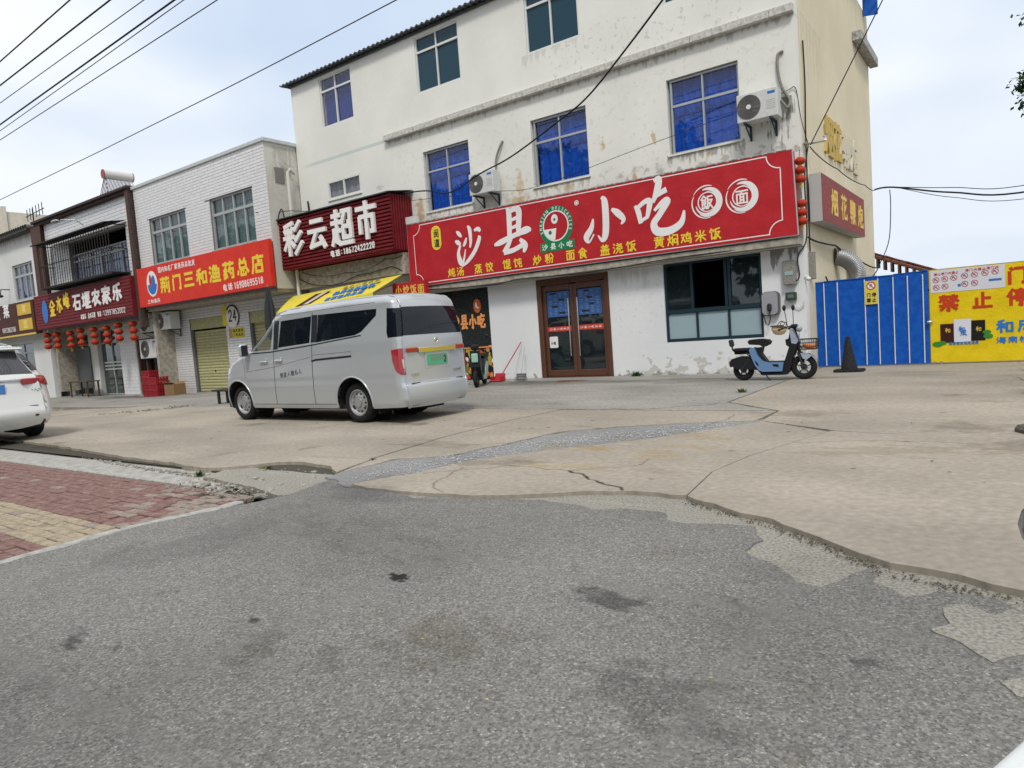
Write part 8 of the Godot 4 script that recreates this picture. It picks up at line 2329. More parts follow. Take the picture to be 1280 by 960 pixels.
func build_shop_things() -> void:
	# yellow awning over the supermarket
	var t := thing("yellow_awning", "sloping yellow printed awning under the maroon ribbed box", "awning", Vector3(-17.6, 2.2, 1.0))
	var A := Vector3(-19.9, 3.05, 0.56); var B := Vector3(-14.6, 3.22, 0.56); var C := Vector3(-14.9, 2.72, 1.5); var E := Vector3(-19.6, 2.45, 1.5)
	var mb := MB.new()
	mb.quad(E, C, B, A)
	var dn := Vector3(0, -0.012, 0)
	mb.quad(A + dn, B + dn, C + dn, E + dn)
	mb.quad(E + Vector3(0, -0.22, 0.02), C + Vector3(0, -0.22, 0.02), C, E)
	part("canvas", mb, mottled("awning_yellow", [0.0, lin(0.66, 0.54, 0.05), 1.0, lin(0.76, 0.65, 0.10)], 1.5, 0.55, 0, 0.012, 54), t)
	var ux := (C - E).normalized(); var uy := (A - E).normalized()
	var T := Transform3D(Basis(ux, uy, ux.cross(uy).normalized()), E)
	lettering(t, "批发农家渔药", 2.6, 0.42, 4.5, 0.4, 0.28, 0.24, 0.05, M["blue_letter"], T, 0.006)
	lettering(t, "金水小吃农家", 2.9, 0.72, 4.6, 0.7, 0.24, 0.18, 0.03, plain("awning_print", lin(0.25, 0.22, 0.1), 0.6), T, 0.006)
	lettering(t, "农家渔药总店", 2.4, 0.12, 4.2, 0.1, 0.26, 0.22, 0.045, M["blue_letter"], T, 0.006)
	mb = MB.new()
	mb.flat(V2([0.9, 0.2, 1.7, 0.2, 2.3, 0.85, 1.5, 0.85]), 0.006, T)
	part("printed_photo", mb, plain("photo_brown", lin(0.07, 0.03, 0.022), 0.5), t)
	mb = MB.new(); mb.flat(V2([1.3, 0.22, 1.55, 0.22, 2.15, 0.83, 1.85, 0.83]), 0.009, T)
	part("printed_bottle", mb, plain("photo_pale", lin(0.55, 0.50, 0.48), 0.5), t)
	mb = MB.new()
	for x in [-19.6, -17.2, -14.9]:
		mb.tube([Vector3(x, lerpf(2.43, 2.70, (x + 19.6) / 4.7), 1.48), Vector3(x, 3.0, 0.55)], 0.02, 5)
	part("frame", mb, M["steel"], t)
	t = thing("folded_parasol", "folded dark grey parasol standing before the yellow awning", "parasol", Vector3(-19.3, -0.03, 1.9))
	mb = MB.new(); mb.cyl(Vector3(0, 0, 0), Vector3(0, 3.4, 0), 0.022, 8)
	part("pole", mb, M["steel"], t, false)
	mb = MB.new()
	var prof := [Vector2(0.04, 1.6), Vector2(0.15, 1.75), Vector2(0.20, 2.1), Vector2(0.16, 2.7), Vector2(0.05, 3.3), Vector2(0.0, 3.38)]
	for k in 8:
		var a := TAU * k / 8
		for i in prof.size() - 1:
			var q: Vector2 = prof[i]; var w: Vector2 = prof[i + 1]
			for s in [0, 1]:
				var a0 = a + TAU / 16 * s; var a1 = a + TAU / 16 * (s + 1)
				var f0 := 1.0 if s == 0 else 0.6; var f1 := 0.6 if s == 0 else 1.0
				mb.quad(Vector3(cos(a0) * q.x * f0, q.y, -sin(a0) * q.x * f0), Vector3(cos(a1) * q.x * f1, q.y, -sin(a1) * q.x * f1), Vector3(cos(a1) * w.x * f1, w.y, -sin(a1) * w.x * f1), Vector3(cos(a0) * w.x * f0, w.y, -sin(a0) * w.x * f0))
	part("canopy", mb, plain("parasol_grey", lin(0.045, 0.05, 0.055), 0.9), t, false)
	mb = MB.new(); mb.cbox(Vector3(0, 0.04, 0), Vector3(0.5, 0.08, 0.5), 0.02)
	part("base", mb, M["old_concrete"], t, false)
	# benches and table
	t = thing("black_bench", "low black bench in front of the roller shutter, partly behind the van", "bench", Vector3(-16.2, 0, 5.5))
	mb = MB.new(); mb.cbox(Vector3(0.1, 0.34, 0), Vector3(1.3, 0.05, 0.32), 0.012)
	part("seat", mb, M["black_metal"], t, false)
	for x in [-0.28, 0.55]:
		for z in [-0.12, 0.12]:
			mb = MB.new(); mb.cbox(Vector3(x, 0.157, z), Vector3(0.07, 0.315, 0.06), 0.008)
			part("leg", mb, M["black_metal"], t, false)
	t = thing("thin_table", "thin dark folding table behind the black bench", "table", Vector3(-16.6, 0, 4.3))
	mb = MB.new(); mb.cbox(Vector3(0.2, 0.72, 0), Vector3(1.3, 0.03, 0.5), 0.008)
	part("table_top", mb, M["black_metal"], t, false)
	for x in [0.2, 0.8]:
		for z in [-0.2, 0.2]:
			mb = MB.new(); mb.cyl(Vector3(x, 0, z), Vector3(x, 0.71, z), 0.015, 6)
			part("leg", mb, M["black_metal"], t, false)
	t = thing("wooden_side_table", "small worn wooden table outside the restaurant's glass doors", "table", Vector3(-35.9, -0.276, 0.9))
	mb = MB.new(); mb.cbox(Vector3(0, 0.73, 0), Vector3(2.0, 0.05, 0.6), 0.01)
	part("table_top", mb, M["wood_brown"], t, false)
	for x in [-0.9, 0.9]:
		for z in [-0.24, 0.24]:
			mb = MB.new(); mb.box(Vector3(x, 0.35, z), Vector3(0.06, 0.71, 0.06))
			part("leg", mb, M["wood_brown"], t, false)
	# red crates, cardboard box
	var proto: Node3D
	var redp := plain("crate_red", lin(0.30, 0.018, 0.028), 0.5)
	var k := 0
	for q in [[-29.2, 0, 1.0], [-29.2, 1, 1.0], [-29.2, 2, 1.0], [-29.2, 3, 1.0], [-28.45, 0, 1.1], [-28.45, 1, 1.1], [-28.45, 2, 1.1]]:
		var at := Vector3(q[0] + rng.randf_range(-0.02, 0.02), -0.272 + q[1] * 0.27, q[2])
		var label: String = "red plastic crate in the %s stack beside the dark doorway, %s from the ground" % ["taller" if q[0] < -29 else "shorter", ["first", "second", "third", "fourth"][q[1]]]
		if proto == null:
			proto = thing("plastic_crate", label, "crate", at, "red crates by the dark doorway")
			mb = MB.new()
			mb.box(Vector3(0, 0.012, 0), Vector3(0.68, 0.02, 0.5))
			for s in [-1, 1]:
				for y in [0.04, 0.25]:
					mb.box(Vector3(0, y, 0.24 * s), Vector3(0.7, 0.035, 0.03)); mb.box(Vector3(0.335 * s, y, 0), Vector3(0.03, 0.035, 0.45))
				for i in 6: mb.box(Vector3(-0.3 + i * 0.12, 0.14, 0.238 * s), Vector3(0.05, 0.2, 0.02))
				for i in 4: mb.box(Vector3(0.333 * s, 0.14, -0.18 + i * 0.12), Vector3(0.02, 0.2, 0.045))
				mb.box(Vector3(0, 0.145, 0.228 * s), Vector3(0.66, 0.12, 0.008)); mb.box(Vector3(0.322 * s, 0.145, 0), Vector3(0.008, 0.12, 0.44))
			part("body", mb, redp, proto, false)
		else:
			copy_of(proto, "plastic_crate", at, rng.randf_range(-0.06, 0.06), label)
	t = thing("cardboard_box", "brown cardboard box on the ground beside the red crates", "box", Vector3(-27.4, -0.25, 1.0))
	mb = MB.new(); mb.cbox(Vector3(0, 0.24, 0), Vector3(0.75, 0.47, 0.5), 0.008)
	part("body", mb, mottled("cardboard", [0.0, lin(0.20, 0.12, 0.06), 1.0, lin(0.30, 0.19, 0.10)], 0.8, 0.9, 0, 0.02, 55), t, false)
	mb = MB.new(); mb.box(Vector3(0, 0.49, 0.2), Vector3(0.74, 0.01, 0.25), Basis(Vector3.RIGHT, -0.5)); mb.box(Vector3(0, 0.49, -0.2), Vector3(0.74, 0.01, 0.25), Basis(Vector3.RIGHT, 0.6))
	part("flap", mb, M["cardboard"], t, false)
	t = thing("wall_lamp", "small street lamp on an arm above the caged balcony window", "lamp", Vector3(-33.2, 7.4, 1.25))
	mb = MB.new(); mb.tube([Vector3(0, 0, 0), Vector3(0, 0.2, 0.3), Vector3(-0.5, 0.25, 0.7)], 0.02, 6)
	part("arm", mb, M["steel"], t, false)
	mb = MB.new(); mb.ball(Vector3(-0.8, 0.22, 0.8), Vector3(0.3, 0.07, 0.14), 12, 6)
	part("head", mb, M["steel"], t, false)
	t = thing("wall_lamp", "black bracket lamp at the far-left wall beside the blue window", "lamp", Vector3(-43, 5.2, 1.1))
	mb = MB.new(); mb.tube([Vector3(0, 0.3, 0), Vector3(0, 0.3, 0.4), Vector3(0.0, 0.0, 0.45)], 0.03, 6); mb.ball(Vector3(0, -0.05, 0.45), Vector3(0.14, 0.08, 0.14), 10, 6)
	part("arm", mb, M["black_metal"], t, false)
	# solar water heater on the restaurant roof
	t = thing("solar_water_heater", "solar water heater with white tank and glass tubes on the restaurant roof", "water heater", Vector3(-31.0, 8.27, 0.55))
	mb = MB.new(); mb.lathe([Vector2(0, -1.25), Vector2(0.26, -1.25), Vector2(0.27, -1.2), Vector2(0.27, 1.2), Vector2(0.26, 1.25), Vector2(0, 1.25)], Vector3(0.2, 1.28, -0.2), Basis(Vector3.BACK, PI / 2), 20)
	part("tank", mb, plain("tank_white", lin(0.58, 0.57, 0.56), 0.4), t, false)
	plain("cap_copper", lin(0.30, 0.10, 0.06), 0.5)
	for s in [-1, 1]:
		mb = MB.new(); mb.lathe([Vector2(0, 0.0), Vector2(0.275, 0.0), Vector2(0.275, 0.07), Vector2(0, 0.07)], Vector3(0.2 + s * 1.28 - 0.035, 1.28, -0.2), Basis(Vector3.BACK, -PI / 2), 20)
		part("end_cap", mb, M["cap_copper"], t, false)
	t.rotation.y = -PI / 2
	t.scale = Vector3(0.47, 0.72, 0.6)
	for i in 20:
		mb = MB.new(); mb.cyl(Vector3(-0.95 + i * 0.12, 1.15, -0.1), Vector3(-0.95 + i * 0.12, 0.12, 0.85), 0.028, 7)
		part("glass_tube", mb, plain("tube_dark", lin(0.09, 0.05, 0.05), 0.15) if not M.has("tube_dark") else M["tube_dark"], t, false)
	mb = MB.new()
	for x in [-1.0, 1.35]:
		mb.tube([Vector3(x, 1.1, -0.2), Vector3(x, 0, 0.95)], 0.025, 5); mb.tube([Vector3(x, 1.1, -0.3), Vector3(x, 0, -0.4)], 0.025, 5)
	mb.box(Vector3(0.18, 0.1, 0.88), Vector3(2.5, 0.05, 0.05))
	part("stand", mb, plain("stand_copper", lin(0.22, 0.10, 0.075), 0.5), t, false)
	t = thing("roof_antenna", "rooftop antenna silhouetted above the eaves at the far end", "antenna", Vector3(-40.5, 8.1, 0.5))
	mb = MB.new(); mb.cyl(Vector3.ZERO, Vector3(0, 1.3, 0), 0.03, 6); mb.cyl(Vector3(-0.9, 1.0, 0), Vector3(1.4, 1.1, 0), 0.025, 5)
	for i in 6: mb.cyl(Vector3(-0.7 + i * 0.38, 0.75 + 0.015 * i, 0.0), Vector3(-0.7 + i * 0.38, 1.35 + 0.015 * i, 0.0), 0.02, 5)
	part("mast", mb, M["black_metal"], t, false)
	# broom and dustpan by the pier
	t = thing("red_dustpan", "red long-handled dustpan leaning on the white pier", "dustpan", Vector3(-10.95, -0.006, 0.55))
	mb = MB.new(); mb.tube([Vector3(-0.12, 0.1, 0.25), Vector3(0.12, 1.0, -0.5)], 0.014, 6)
	part("handle", mb, plain("handle_red", lin(0.40, 0.03, 0.04), 0.5), t, false)
	mb = MB.new(); mb.cbox(Vector3(-0.16, 0.03, 0.34), Vector3(0.32, 0.04, 0.3), 0.01); mb.cbox(Vector3(-0.14, 0.12, 0.22), Vector3(0.32, 0.2, 0.05), 0.01, Basis(Vector3.RIGHT, -0.3)); mb.box(Vector3(-0.31, 0.08, 0.3), Vector3(0.02, 0.12, 0.22)); mb.box(Vector3(-0.0, 0.08, 0.3), Vector3(0.02, 0.12, 0.22))
	part("pan", mb, M["handle_red"], t, false)
	t = thing("grey_broom", "grey broom leaning against the red dustpan", "broom", Vector3(-10.6, -0.006, 0.6))
	mb = MB.new(); mb.tube([Vector3(0.15, 0.16, 0.1), Vector3(-0.08, 0.85, -0.48)], 0.013, 6)
	part("handle", mb, M["alu"], t, false)
	mb = MB.new(); mb.cbox(Vector3(0.17, 0.17, 0.11), Vector3(0.3, 0.05, 0.06), 0.012)
	for i in 40: mb.tube([Vector3(0.04 + 0.26 * (i % 20) / 19.0, 0.16, 0.10 + 0.03 * (i / 20)), Vector3(0.0 + 0.34 * (i % 20) / 19.0, 0.004, 0.10 + 0.1 * (i / 20))], 0.005, 4)
	part("brush", mb, plain("brush_grey", lin(0.16, 0.16, 0.15), 0.9), t, false)
	# black traffic cone
	t = thing("black_cone", "soot-black traffic cone standing before the blue hoarding", "traffic cone", Vector3(-2.66, -0.002, 0.35))
	mb = MB.new()
	mb.lathe([Vector2(0.155, 0.05), Vector2(0.145, 0.10), Vector2(0.10, 0.34), Vector2(0.06, 0.58), Vector2(0.042, 0.69), Vector2(0.03, 0.705), Vector2(0.0, 0.705)], Vector3.ZERO, Basis(Vector3.BACK, 0.02), 22)
	part("cone", mb, mottled("cone_black", [0.0, lin(0.012, 0.012, 0.014), 0.7, lin(0.028, 0.028, 0.03), 1.0, lin(0.07, 0.068, 0.065)], 0.5, 0.85, 0.2, 0.02, 56), t, false)
	mb = MB.new(); mb.prism(rounded(-0.27, -0.24, 0.27, 0.24, 0.1, 5), 0.0, 0.045, Transform3D(Basis(Vector3.RIGHT, -PI / 2), Vector3.ZERO))
	part("base", mb, M["cone_black"], t, false)

func build_scooter() -> void:
	var s := thing("blue_scooter", "light-blue electric scooter with cream helmet and wire basket by the charger", "scooter", Vector3(-3.73, -0.004, 1.82))
	var blue := car_paint("scooter_blue", lin(0.13, 0.25, 0.46), 0.15, 0.35)
	var blk := plain("scooter_black", lin(0.016, 0.017, 0.019), 0.5)
	var pale := car_paint("scooter_pale", lin(0.36, 0.42, 0.52), 0.1, 0.35)
	for q in [[-0.56, 0.205], [0.56, 0.235]]:
		var c := Vector3(q[0], q[1], 0)
		var mb := MB.new()
		mb.torus(c, q[1] - 0.052, 0.052, Basis(Vector3.RIGHT, PI / 2), 32, 10)
		var w := part("wheel", mb, M["rubber"], s, false)
		mb = MB.new()
		mb.torus(c, q[1] - 0.10, 0.014, Basis(Vector3.RIGHT, PI / 2), 28, 6)
		mb.lathe([Vector2(0, 0.05), Vector2(0.05, 0.045), Vector2(0.06, 0.0), Vector2(0.05, -0.045), Vector2(0, -0.05)], c, Basis(Vector3.RIGHT, PI / 2), 16)
		for k in 5:
			var a := TAU * k / 5 + 0.3
			mb.tube([c, c + Vector3(cos(a), sin(a), 0) * (q[1] - 0.1)], 0.013, 6)
		part("rim", mb, plain("scooter_rim", lin(0.05, 0.05, 0.052), 0.4, 0.5), w, false)
		if q[0] > 0:
			mb = MB.new(); mb.torus(c + Vector3(0, 0, 0.06), 0.075, 0.006, Basis(Vector3.RIGHT, PI / 2), 24, 4)
			part("brake_disc", mb, M["steel"], w, false)
	# rear motor shroud
	var mb := MB.new()
	mb.prism(V2([-0.78, 0.36, -0.74, 0.42, -0.6, 0.46, -0.42, 0.45, -0.30, 0.36, -0.26, 0.20, -0.36, 0.22, -0.62, 0.22, -0.72, 0.26]), 0.055, 0.12)
	mb.prism(V2([-0.78, 0.36, -0.74, 0.42, -0.6, 0.46, -0.42, 0.45, -0.30, 0.36, -0.26, 0.20, -0.36, 0.22, -0.62, 0.22, -0.72, 0.26]), -0.12, -0.055)
	mb.prism(V2([-0.80, 0.37, -0.76, 0.43, -0.6, 0.475, -0.4, 0.465, -0.28, 0.37, -0.3, 0.34, -0.42, 0.44, -0.6, 0.455, -0.74, 0.41]), -0.1, 0.1)
	part("rear_shroud", mb, blk, s, false)
	mb = MB.new(); mb.cbox(Vector3(-0.8, 0.33, 0), Vector3(0.06, 0.12, 0.1), 0.02)
	part("tail_lamp", mb, plain("tail_dark", lin(0.08, 0.008, 0.008), 0.3), s, false)
	# blue body: seat column flowing into the floor board
	for z in [-1.0, 1.0]:
		mb = MB.new()
		mb.prism(V2([-0.40, 0.60, -0.36, 0.64, -0.29, 0.62, -0.24, 0.48, -0.16, 0.38, -0.06, 0.345, 0.22, 0.345, 0.23, 0.33, 0.20, 0.17, -0.16, 0.17, -0.24, 0.21, -0.30, 0.30, -0.36, 0.46]), 0.085 if z > 0 else -0.145, 0.145 if z > 0 else -0.085)
		part("side_panel", mb, blue, s, false)
		mb = MB.new()
		mb.prism(V2([0.02, 0.31, 0.13, 0.31, 0.15, 0.25, 0.05, 0.27]), 0.146 if z > 0 else -0.148, 0.148 if z > 0 else -0.146)
		mb.prism(V2([-0.30, 0.40, -0.24, 0.34, -0.22, 0.28, -0.27, 0.31]), 0.146 if z > 0 else -0.148, 0.148 if z > 0 else -0.146)
		part("panel_mark", mb, blk, s, false)
	mb = MB.new()
	mb.prism(V2([-0.33, 0.63, -0.16, 0.64, -0.19, 0.52, -0.09, 0.36, 0.24, 0.36, 0.26, 0.14, 0.12, 0.11, -0.2, 0.11, -0.28, 0.22, -0.34, 0.42]), -0.085, 0.085)
	mb.cbox(Vector3(0.03, 0.125, 0), Vector3(0.48, 0.05, 0.24), 0.02)
	part("frame", mb, blk, s, false)
	mb = MB.new(); mb.prism(V2([-0.43, 0.75, -0.40, 0.79, -0.2, 0.80, -0.06, 0.775, -0.02, 0.73, -0.05, 0.68, -0.14, 0.64, -0.2, 0.68, -0.4, 0.70]), -0.11, 0.11)
	part("saddle", mb, plain("saddle", lin(0.014, 0.014, 0.015), 0.65), s, false)
	mb = MB.new()
	mb.cbox(Vector3(-0.56, 0.60, 0), Vector3(0.34, 0.07, 0.22), 0.025)
	mb.cbox(Vector3(-0.56, 0.54, 0), Vector3(0.30, 0.05, 0.14), 0.015)
	part("pillion_seat", mb, M["saddle"], s, false)
	mb = MB.new()
	mb.cbox(Vector3(-0.775, 0.74, 0), Vector3(0.05, 0.14, 0.2), 0.025, Basis(Vector3.BACK, 0.15))
	mb.tube([Vector3(-0.71, 0.56, 0), Vector3(-0.755, 0.60, 0), Vector3(-0.77, 0.70, 0)], 0.015, 6)
	part("backrest", mb, plain("backrest", lin(0.02, 0.03, 0.03), 0.6), s, false)
	mb = MB.new()
	for z in [-0.07, 0.07]: mb.tube([Vector3(-0.36, 0.47, z), Vector3(-0.44, 0.50, z), Vector3(-0.48, 0.55, z)], 0.014, 6)
	mb.tube([Vector3(-0.56, 0.205, 0.1), Vector3(-0.42, 0.44, 0.1)], 0.024, 8)
	part("shock_absorber", mb, M["black_metal"], s, false)
	# leg shield and steering column
	mb = MB.new()
	mb.prism(V2([0.20, 0.14, 0.24, 0.36, 0.33, 0.62, 0.28, 0.66, 0.27, 0.76, 0.33, 0.78, 0.36, 0.93, 0.42, 0.93, 0.50, 0.68, 0.44, 0.56, 0.38, 0.40, 0.36, 0.26, 0.30, 0.14]), -0.10, 0.10)
	part("leg_shield", mb, blk, s, false)
	for z in [-1.0, 1.0]:
		mb = MB.new(); mb.prism(V2([0.35, 0.93, 0.41, 0.96, 0.50, 0.72, 0.46, 0.67, 0.38, 0.69]), 0.075 * z - 0.03, 0.075 * z + 0.03)
		part("front_panel", mb, pale, s, false)
	mb = MB.new()
	mb.tube([Vector3(0.41, 0.98, 0), Vector3(0.47, 0.62, 0), Vector3(0.50, 0.48, 0)], 0.03, 8)
	for z in [-0.085, 0.085]: mb.tube([Vector3(0.49, 0.5, z * 0.8), Vector3(0.56, 0.235, z)], 0.022, 8)
	mb.box(Vector3(0.495, 0.49, 0), Vector3(0.06, 0.05, 0.17))
	part("front_fork", mb, M["black_metal"], s, false)
	mb = MB.new()
	for k in 8:
		var a0 := lerpf(0.5, 2.6, k / 8.0); var a1 := lerpf(0.5, 2.6, (k + 1) / 8.0)
		for z in [-0.07]:
			mb.quad(Vector3(0.56 + cos(a0) * 0.262, 0.235 + sin(a0) * 0.262, 0.075), Vector3(0.56 + cos(a1) * 0.262, 0.235 + sin(a1) * 0.262, 0.075), Vector3(0.56 + cos(a1) * 0.262, 0.235 + sin(a1) * 0.262, z), Vector3(0.56 + cos(a0) * 0.262, 0.235 + sin(a0) * 0.262, z))
	mb.prism(V2([0.52, 0.50, 0.66, 0.48, 0.72, 0.44, 0.62, 0.36, 0.56, 0.40]), 0.062, 0.085)
	mb.prism(V2([0.52, 0.50, 0.66, 0.48, 0.72, 0.44, 0.62, 0.36, 0.56, 0.40]), -0.085, -0.062)
	part("front_mudguard", mb, pale, s, false)
	# handlebar, mirrors, lamp
	mb = MB.new()
	mb.tube([Vector3(0.28, 0.97, 0.32), Vector3(0.36, 1.0, 0.2), Vector3(0.40, 1.0, 0.05), Vector3(0.40, 1.0, -0.05), Vector3(0.36, 1.0, -0.2), Vector3(0.28, 0.97, -0.32)], 0.013, 8)
	mb.tube([Vector3(0.22, 0.95, 0.36), Vector3(0.29, 0.975, 0.31)], 0.018, 8); mb.tube([Vector3(0.22, 0.95, -0.36), Vector3(0.29, 0.975, -0.31)], 0.018, 8)
	mb.cbox(Vector3(0.42, 1.0, 0), Vector3(0.12, 0.08, 0.16), 0.025)
	part("handlebar", mb, blk, s, false)
	for z in [-1.0, 1.0]:
		mb = MB.new()
		mb.tube([Vector3(0.35, 1.0, 0.22 * z), Vector3(0.34, 1.18, 0.26 * z), Vector3(0.33, 1.30, 0.30 * z)], 0.007, 6)
		mb.ball(Vector3(0.33, 1.35, 0.32 * z), Vector3(0.03, 0.055, 0.06), 12, 8)
		part("mirror", mb, blk, s, false)
	mb = MB.new(); mb.ball(Vector3(0.50, 0.95, 0), Vector3(0.06, 0.065, 0.07), 14, 10)
	part("headlamp", mb, glassy("scooter_lamp", lin(0.30, 0.33, 0.34)), s, false)
	mb = MB.new()
	mb.tube([Vector3(-0.12, 0.13, 0.1), Vector3(-0.06, 0.06, 0.16), Vector3(0.0, 0.012, 0.2)], 0.012, 6)
	part("side_stand", mb, blk, s, false)
	mb = MB.new()
	mb.tube([Vector3(0.30, 0.99, 0.28), Vector3(0.44, 0.93, 0.2), Vector3(0.50, 0.75, 0.08), Vector3(0.52, 0.5, 0.06)], 0.005, 5)
	mb.tube([Vector3(0.30, 0.99, -0.28), Vector3(0.46, 0.92, -0.18), Vector3(0.48, 0.7, -0.05)], 0.005, 5)
	part("brake_cable", mb, blk, s, false)
	mb = MB.new(); mb.box(Vector3(-0.84, 0.42, 0), Vector3(0.008, 0.1, 0.16), Basis(Vector3.BACK, 0.25))
	part("number_plate", mb, M["white_letter"], s, false)
	# wire basket
	mb = MB.new()
	for y in [0.56, 0.62, 0.68, 0.75]:
		var g = 0.02 * (y - 0.56) / 0.19
		mb.tube([Vector3(0.52, y, -0.13 - g), Vector3(0.80 + g, y, -0.13 - g), Vector3(0.80 + g, y, 0.13 + g), Vector3(0.52, y, 0.13 + g), Vector3(0.52, y, -0.13 - g)], 0.004 if y < 0.74 else 0.007, 4)
	for i in 9:
		var f := i / 8.0
		mb.tube([Vector3(lerpf(0.52, 0.80, f), 0.56, 0.13), Vector3(lerpf(0.52, 0.82, f), 0.75, 0.15)], 0.003, 4); mb.tube([Vector3(lerpf(0.52, 0.80, f), 0.56, -0.13), Vector3(lerpf(0.52, 0.82, f), 0.75, -0.15)], 0.003, 4)
		mb.tube([Vector3(0.80, 0.56, lerpf(-0.13, 0.13, f)), Vector3(0.82, 0.75, lerpf(-0.15, 0.15, f))], 0.003, 4); mb.tube([Vector3(0.52, 0.56, lerpf(-0.13, 0.13, f)), Vector3(0.80, 0.56, lerpf(-0.13, 0.13, f))], 0.003, 4)
	part("basket", mb, M["black_metal"], s, false)
	mb = MB.new(); mb.tube([Vector3(0.48, 0.66, 0), Vector3(0.54, 0.58, 0)], 0.015, 6)
	part("basket_bracket", mb, M["black_metal"], s, false)
	# things it carries
	var b := thing("orange_bag", "small orange bag lying in the scooter's wire basket", "bag", Vector3(-3.06, 0.56, 1.82))
	mb = MB.new(); mb.ball(Vector3(0, 0.05, 0), Vector3(0.11, 0.05, 0.09), 12, 8); mb.ball(Vector3(-0.06, 0.08, 0.03), Vector3(0.05, 0.04, 0.05), 10, 6)
	part("bag", mb, plain("bag_orange", lin(0.55, 0.20, 0.08), 0.8), b, false)
	var h := thing("cream_helmet", "cream open helmet hanging upside down on the scooter's handlebar", "helmet", Vector3(-3.55, 0.87, 1.96))
	mb = MB.new()
	var prof := [Vector2(0.0, -0.115), Vector2(0.05, -0.11), Vector2(0.09, -0.085), Vector2(0.118, -0.03), Vector2(0.122, 0.03), Vector2(0.115, 0.035), Vector2(0.108, -0.02), Vector2(0.08, -0.07), Vector2(0.0, -0.095)]
	mb.lathe(prof, Vector3(0, 0.10, 0), Basis(Vector3.BACK, -0.12).scaled(Vector3(1.15, 1.05, 1.0)), 24)
	part("shell", mb, car_paint("helmet_cream", lin(0.62, 0.46, 0.25), 0.0, 0.3), h, false)
	mb = MB.new(); mb.torus(Vector3(0.0, 0.135, 0), 0.125, 0.012, Basis(Vector3.BACK, -0.12), 24, 6)
	for z in [-0.1, 0.1]: mb.tube([Vector3(-0.02, 0.14, z), Vector3(0.04, 0.24, z * 0.6), Vector3(0.12, 0.2, z * 0.5), Vector3(0.1, 0.14, z)], 0.008, 5)
	mb.prism(rounded(-0.14, 0.145, 0.06, 0.165, 0.008, 2), -0.1, 0.1)
	part("trim", mb, plain("helmet_trim", lin(0.08, 0.075, 0.065), 0.7), h, false)

	# second scooter, half behind the van, seen end on
	var q := thing("green_scooter", "dark scooter with mint-green side panels parked before the food poster", "scooter", Vector3(-10.85, -0.005, 1.9))
	q.rotation.y = deg_to_rad(-62)
	for x in [-0.52, 0.55]:
		mb = MB.new(); mb.torus(Vector3(x, 0.21, 0), 0.16, 0.05, Basis(Vector3.RIGHT, PI / 2), 26, 8)
		var w := part("wheel", mb, M["rubber"], q, false)
		mb = MB.new(); mb.lathe([Vector2(0, 0.04), Vector2(0.11, 0.03), Vector2(0.11, -0.03), Vector2(0, -0.04)], Vector3(x, 0.21, 0), Basis(Vector3.RIGHT, PI / 2), 16)
		part("rim", mb, M["scooter_rim"], w, false)
	mb = MB.new()
	mb.prism(V2([-0.62, 0.62, -0.5, 0.72, -0.1, 0.70, 0.0, 0.34, 0.3, 0.32, 0.42, 0.9, 0.5, 0.9, 0.55, 0.5, 0.36, 0.16, -0.2, 0.16, -0.4, 0.36]), -0.12, 0.12)
	part("body", mb, blk, q, false)
	for z in [-1.0, 1.0]:
		mb = MB.new(); mb.prism(V2([-0.6, 0.56, -0.3, 0.6, -0.06, 0.42, 0.0, 0.28, 0.25, 0.26, 0.2, 0.17, -0.2, 0.17, -0.4, 0.36]), 0.125 * z - 0.012, 0.125 * z + 0.012)
		part("side_panel", mb, plain("mint", lin(0.30, 0.52, 0.42), 0.4), q, false)
	mb = MB.new(); mb.prism(V2([-0.7, 0.72, -0.66, 0.80, -0.2, 0.80, -0.05, 0.74, -0.1, 0.68, -0.6, 0.68]), -0.13, 0.13)
	part("saddle", mb, M["saddle"], q, false)
	mb = MB.new()
	mb.tube([Vector3(0.36, 1.0, 0.33), Vector3(0.44, 1.0, 0.1), Vector3(0.44, 1.0, -0.1), Vector3(0.36, 1.0, -0.33)], 0.016, 8)
	mb.tube([Vector3(0.45, 1.0, 0), Vector3(0.52, 0.5, 0), Vector3(0.55, 0.21, 0.07)], 0.025, 8)
	mb.cbox(Vector3(0.47, 0.98, 0), Vector3(0.14, 0.14, 0.2), 0.04)
	part("handlebar", mb, blk, q, false)
	mb = MB.new()
	for z in [-1.0, 1.0]:
		mb.tube([Vector3(0.40, 1.0, 0.2 * z), Vector3(0.38, 1.2, 0.28 * z)], 0.008, 5); mb.ball(Vector3(0.38, 1.24, 0.3 * z), Vector3(0.02, 0.05, 0.06), 10, 6)
	part("mirror", mb, blk, q, false)
	mb = MB.new(); mb.cbox(Vector3(0.56, 0.72, 0), Vector3(0.05, 0.22, 0.16), 0.02)
	part("front_panel", mb, M["mint"], q, false)

# ---------------------------------------------------------------- plants and far things
func leaf(mb: MB, p: Vector3, dir: Vector3, up: Vector3, L: float, w: float) -> void:
	var s := dir.cross(up).normalized() * w / 2
	var n := s.cross(dir).normalized()
	var m := p + dir * L * 0.5 + n * L * 0.06
	mb.tri(p, m - s, m + s); mb.tri(m + s, m - s, p + dir * L)

func foliage(key: String, a: Color, b: Color, seed_: int) -> StandardMaterial3D:
	var m := mottled(key, [0.0, a, 0.5, a.lerp(b, 0.5), 1.0, b], 0.35, 0.6, 0, 0.03, seed_)
	m.backlight_enabled = true
	m.backlight = b * 0.5
	return m

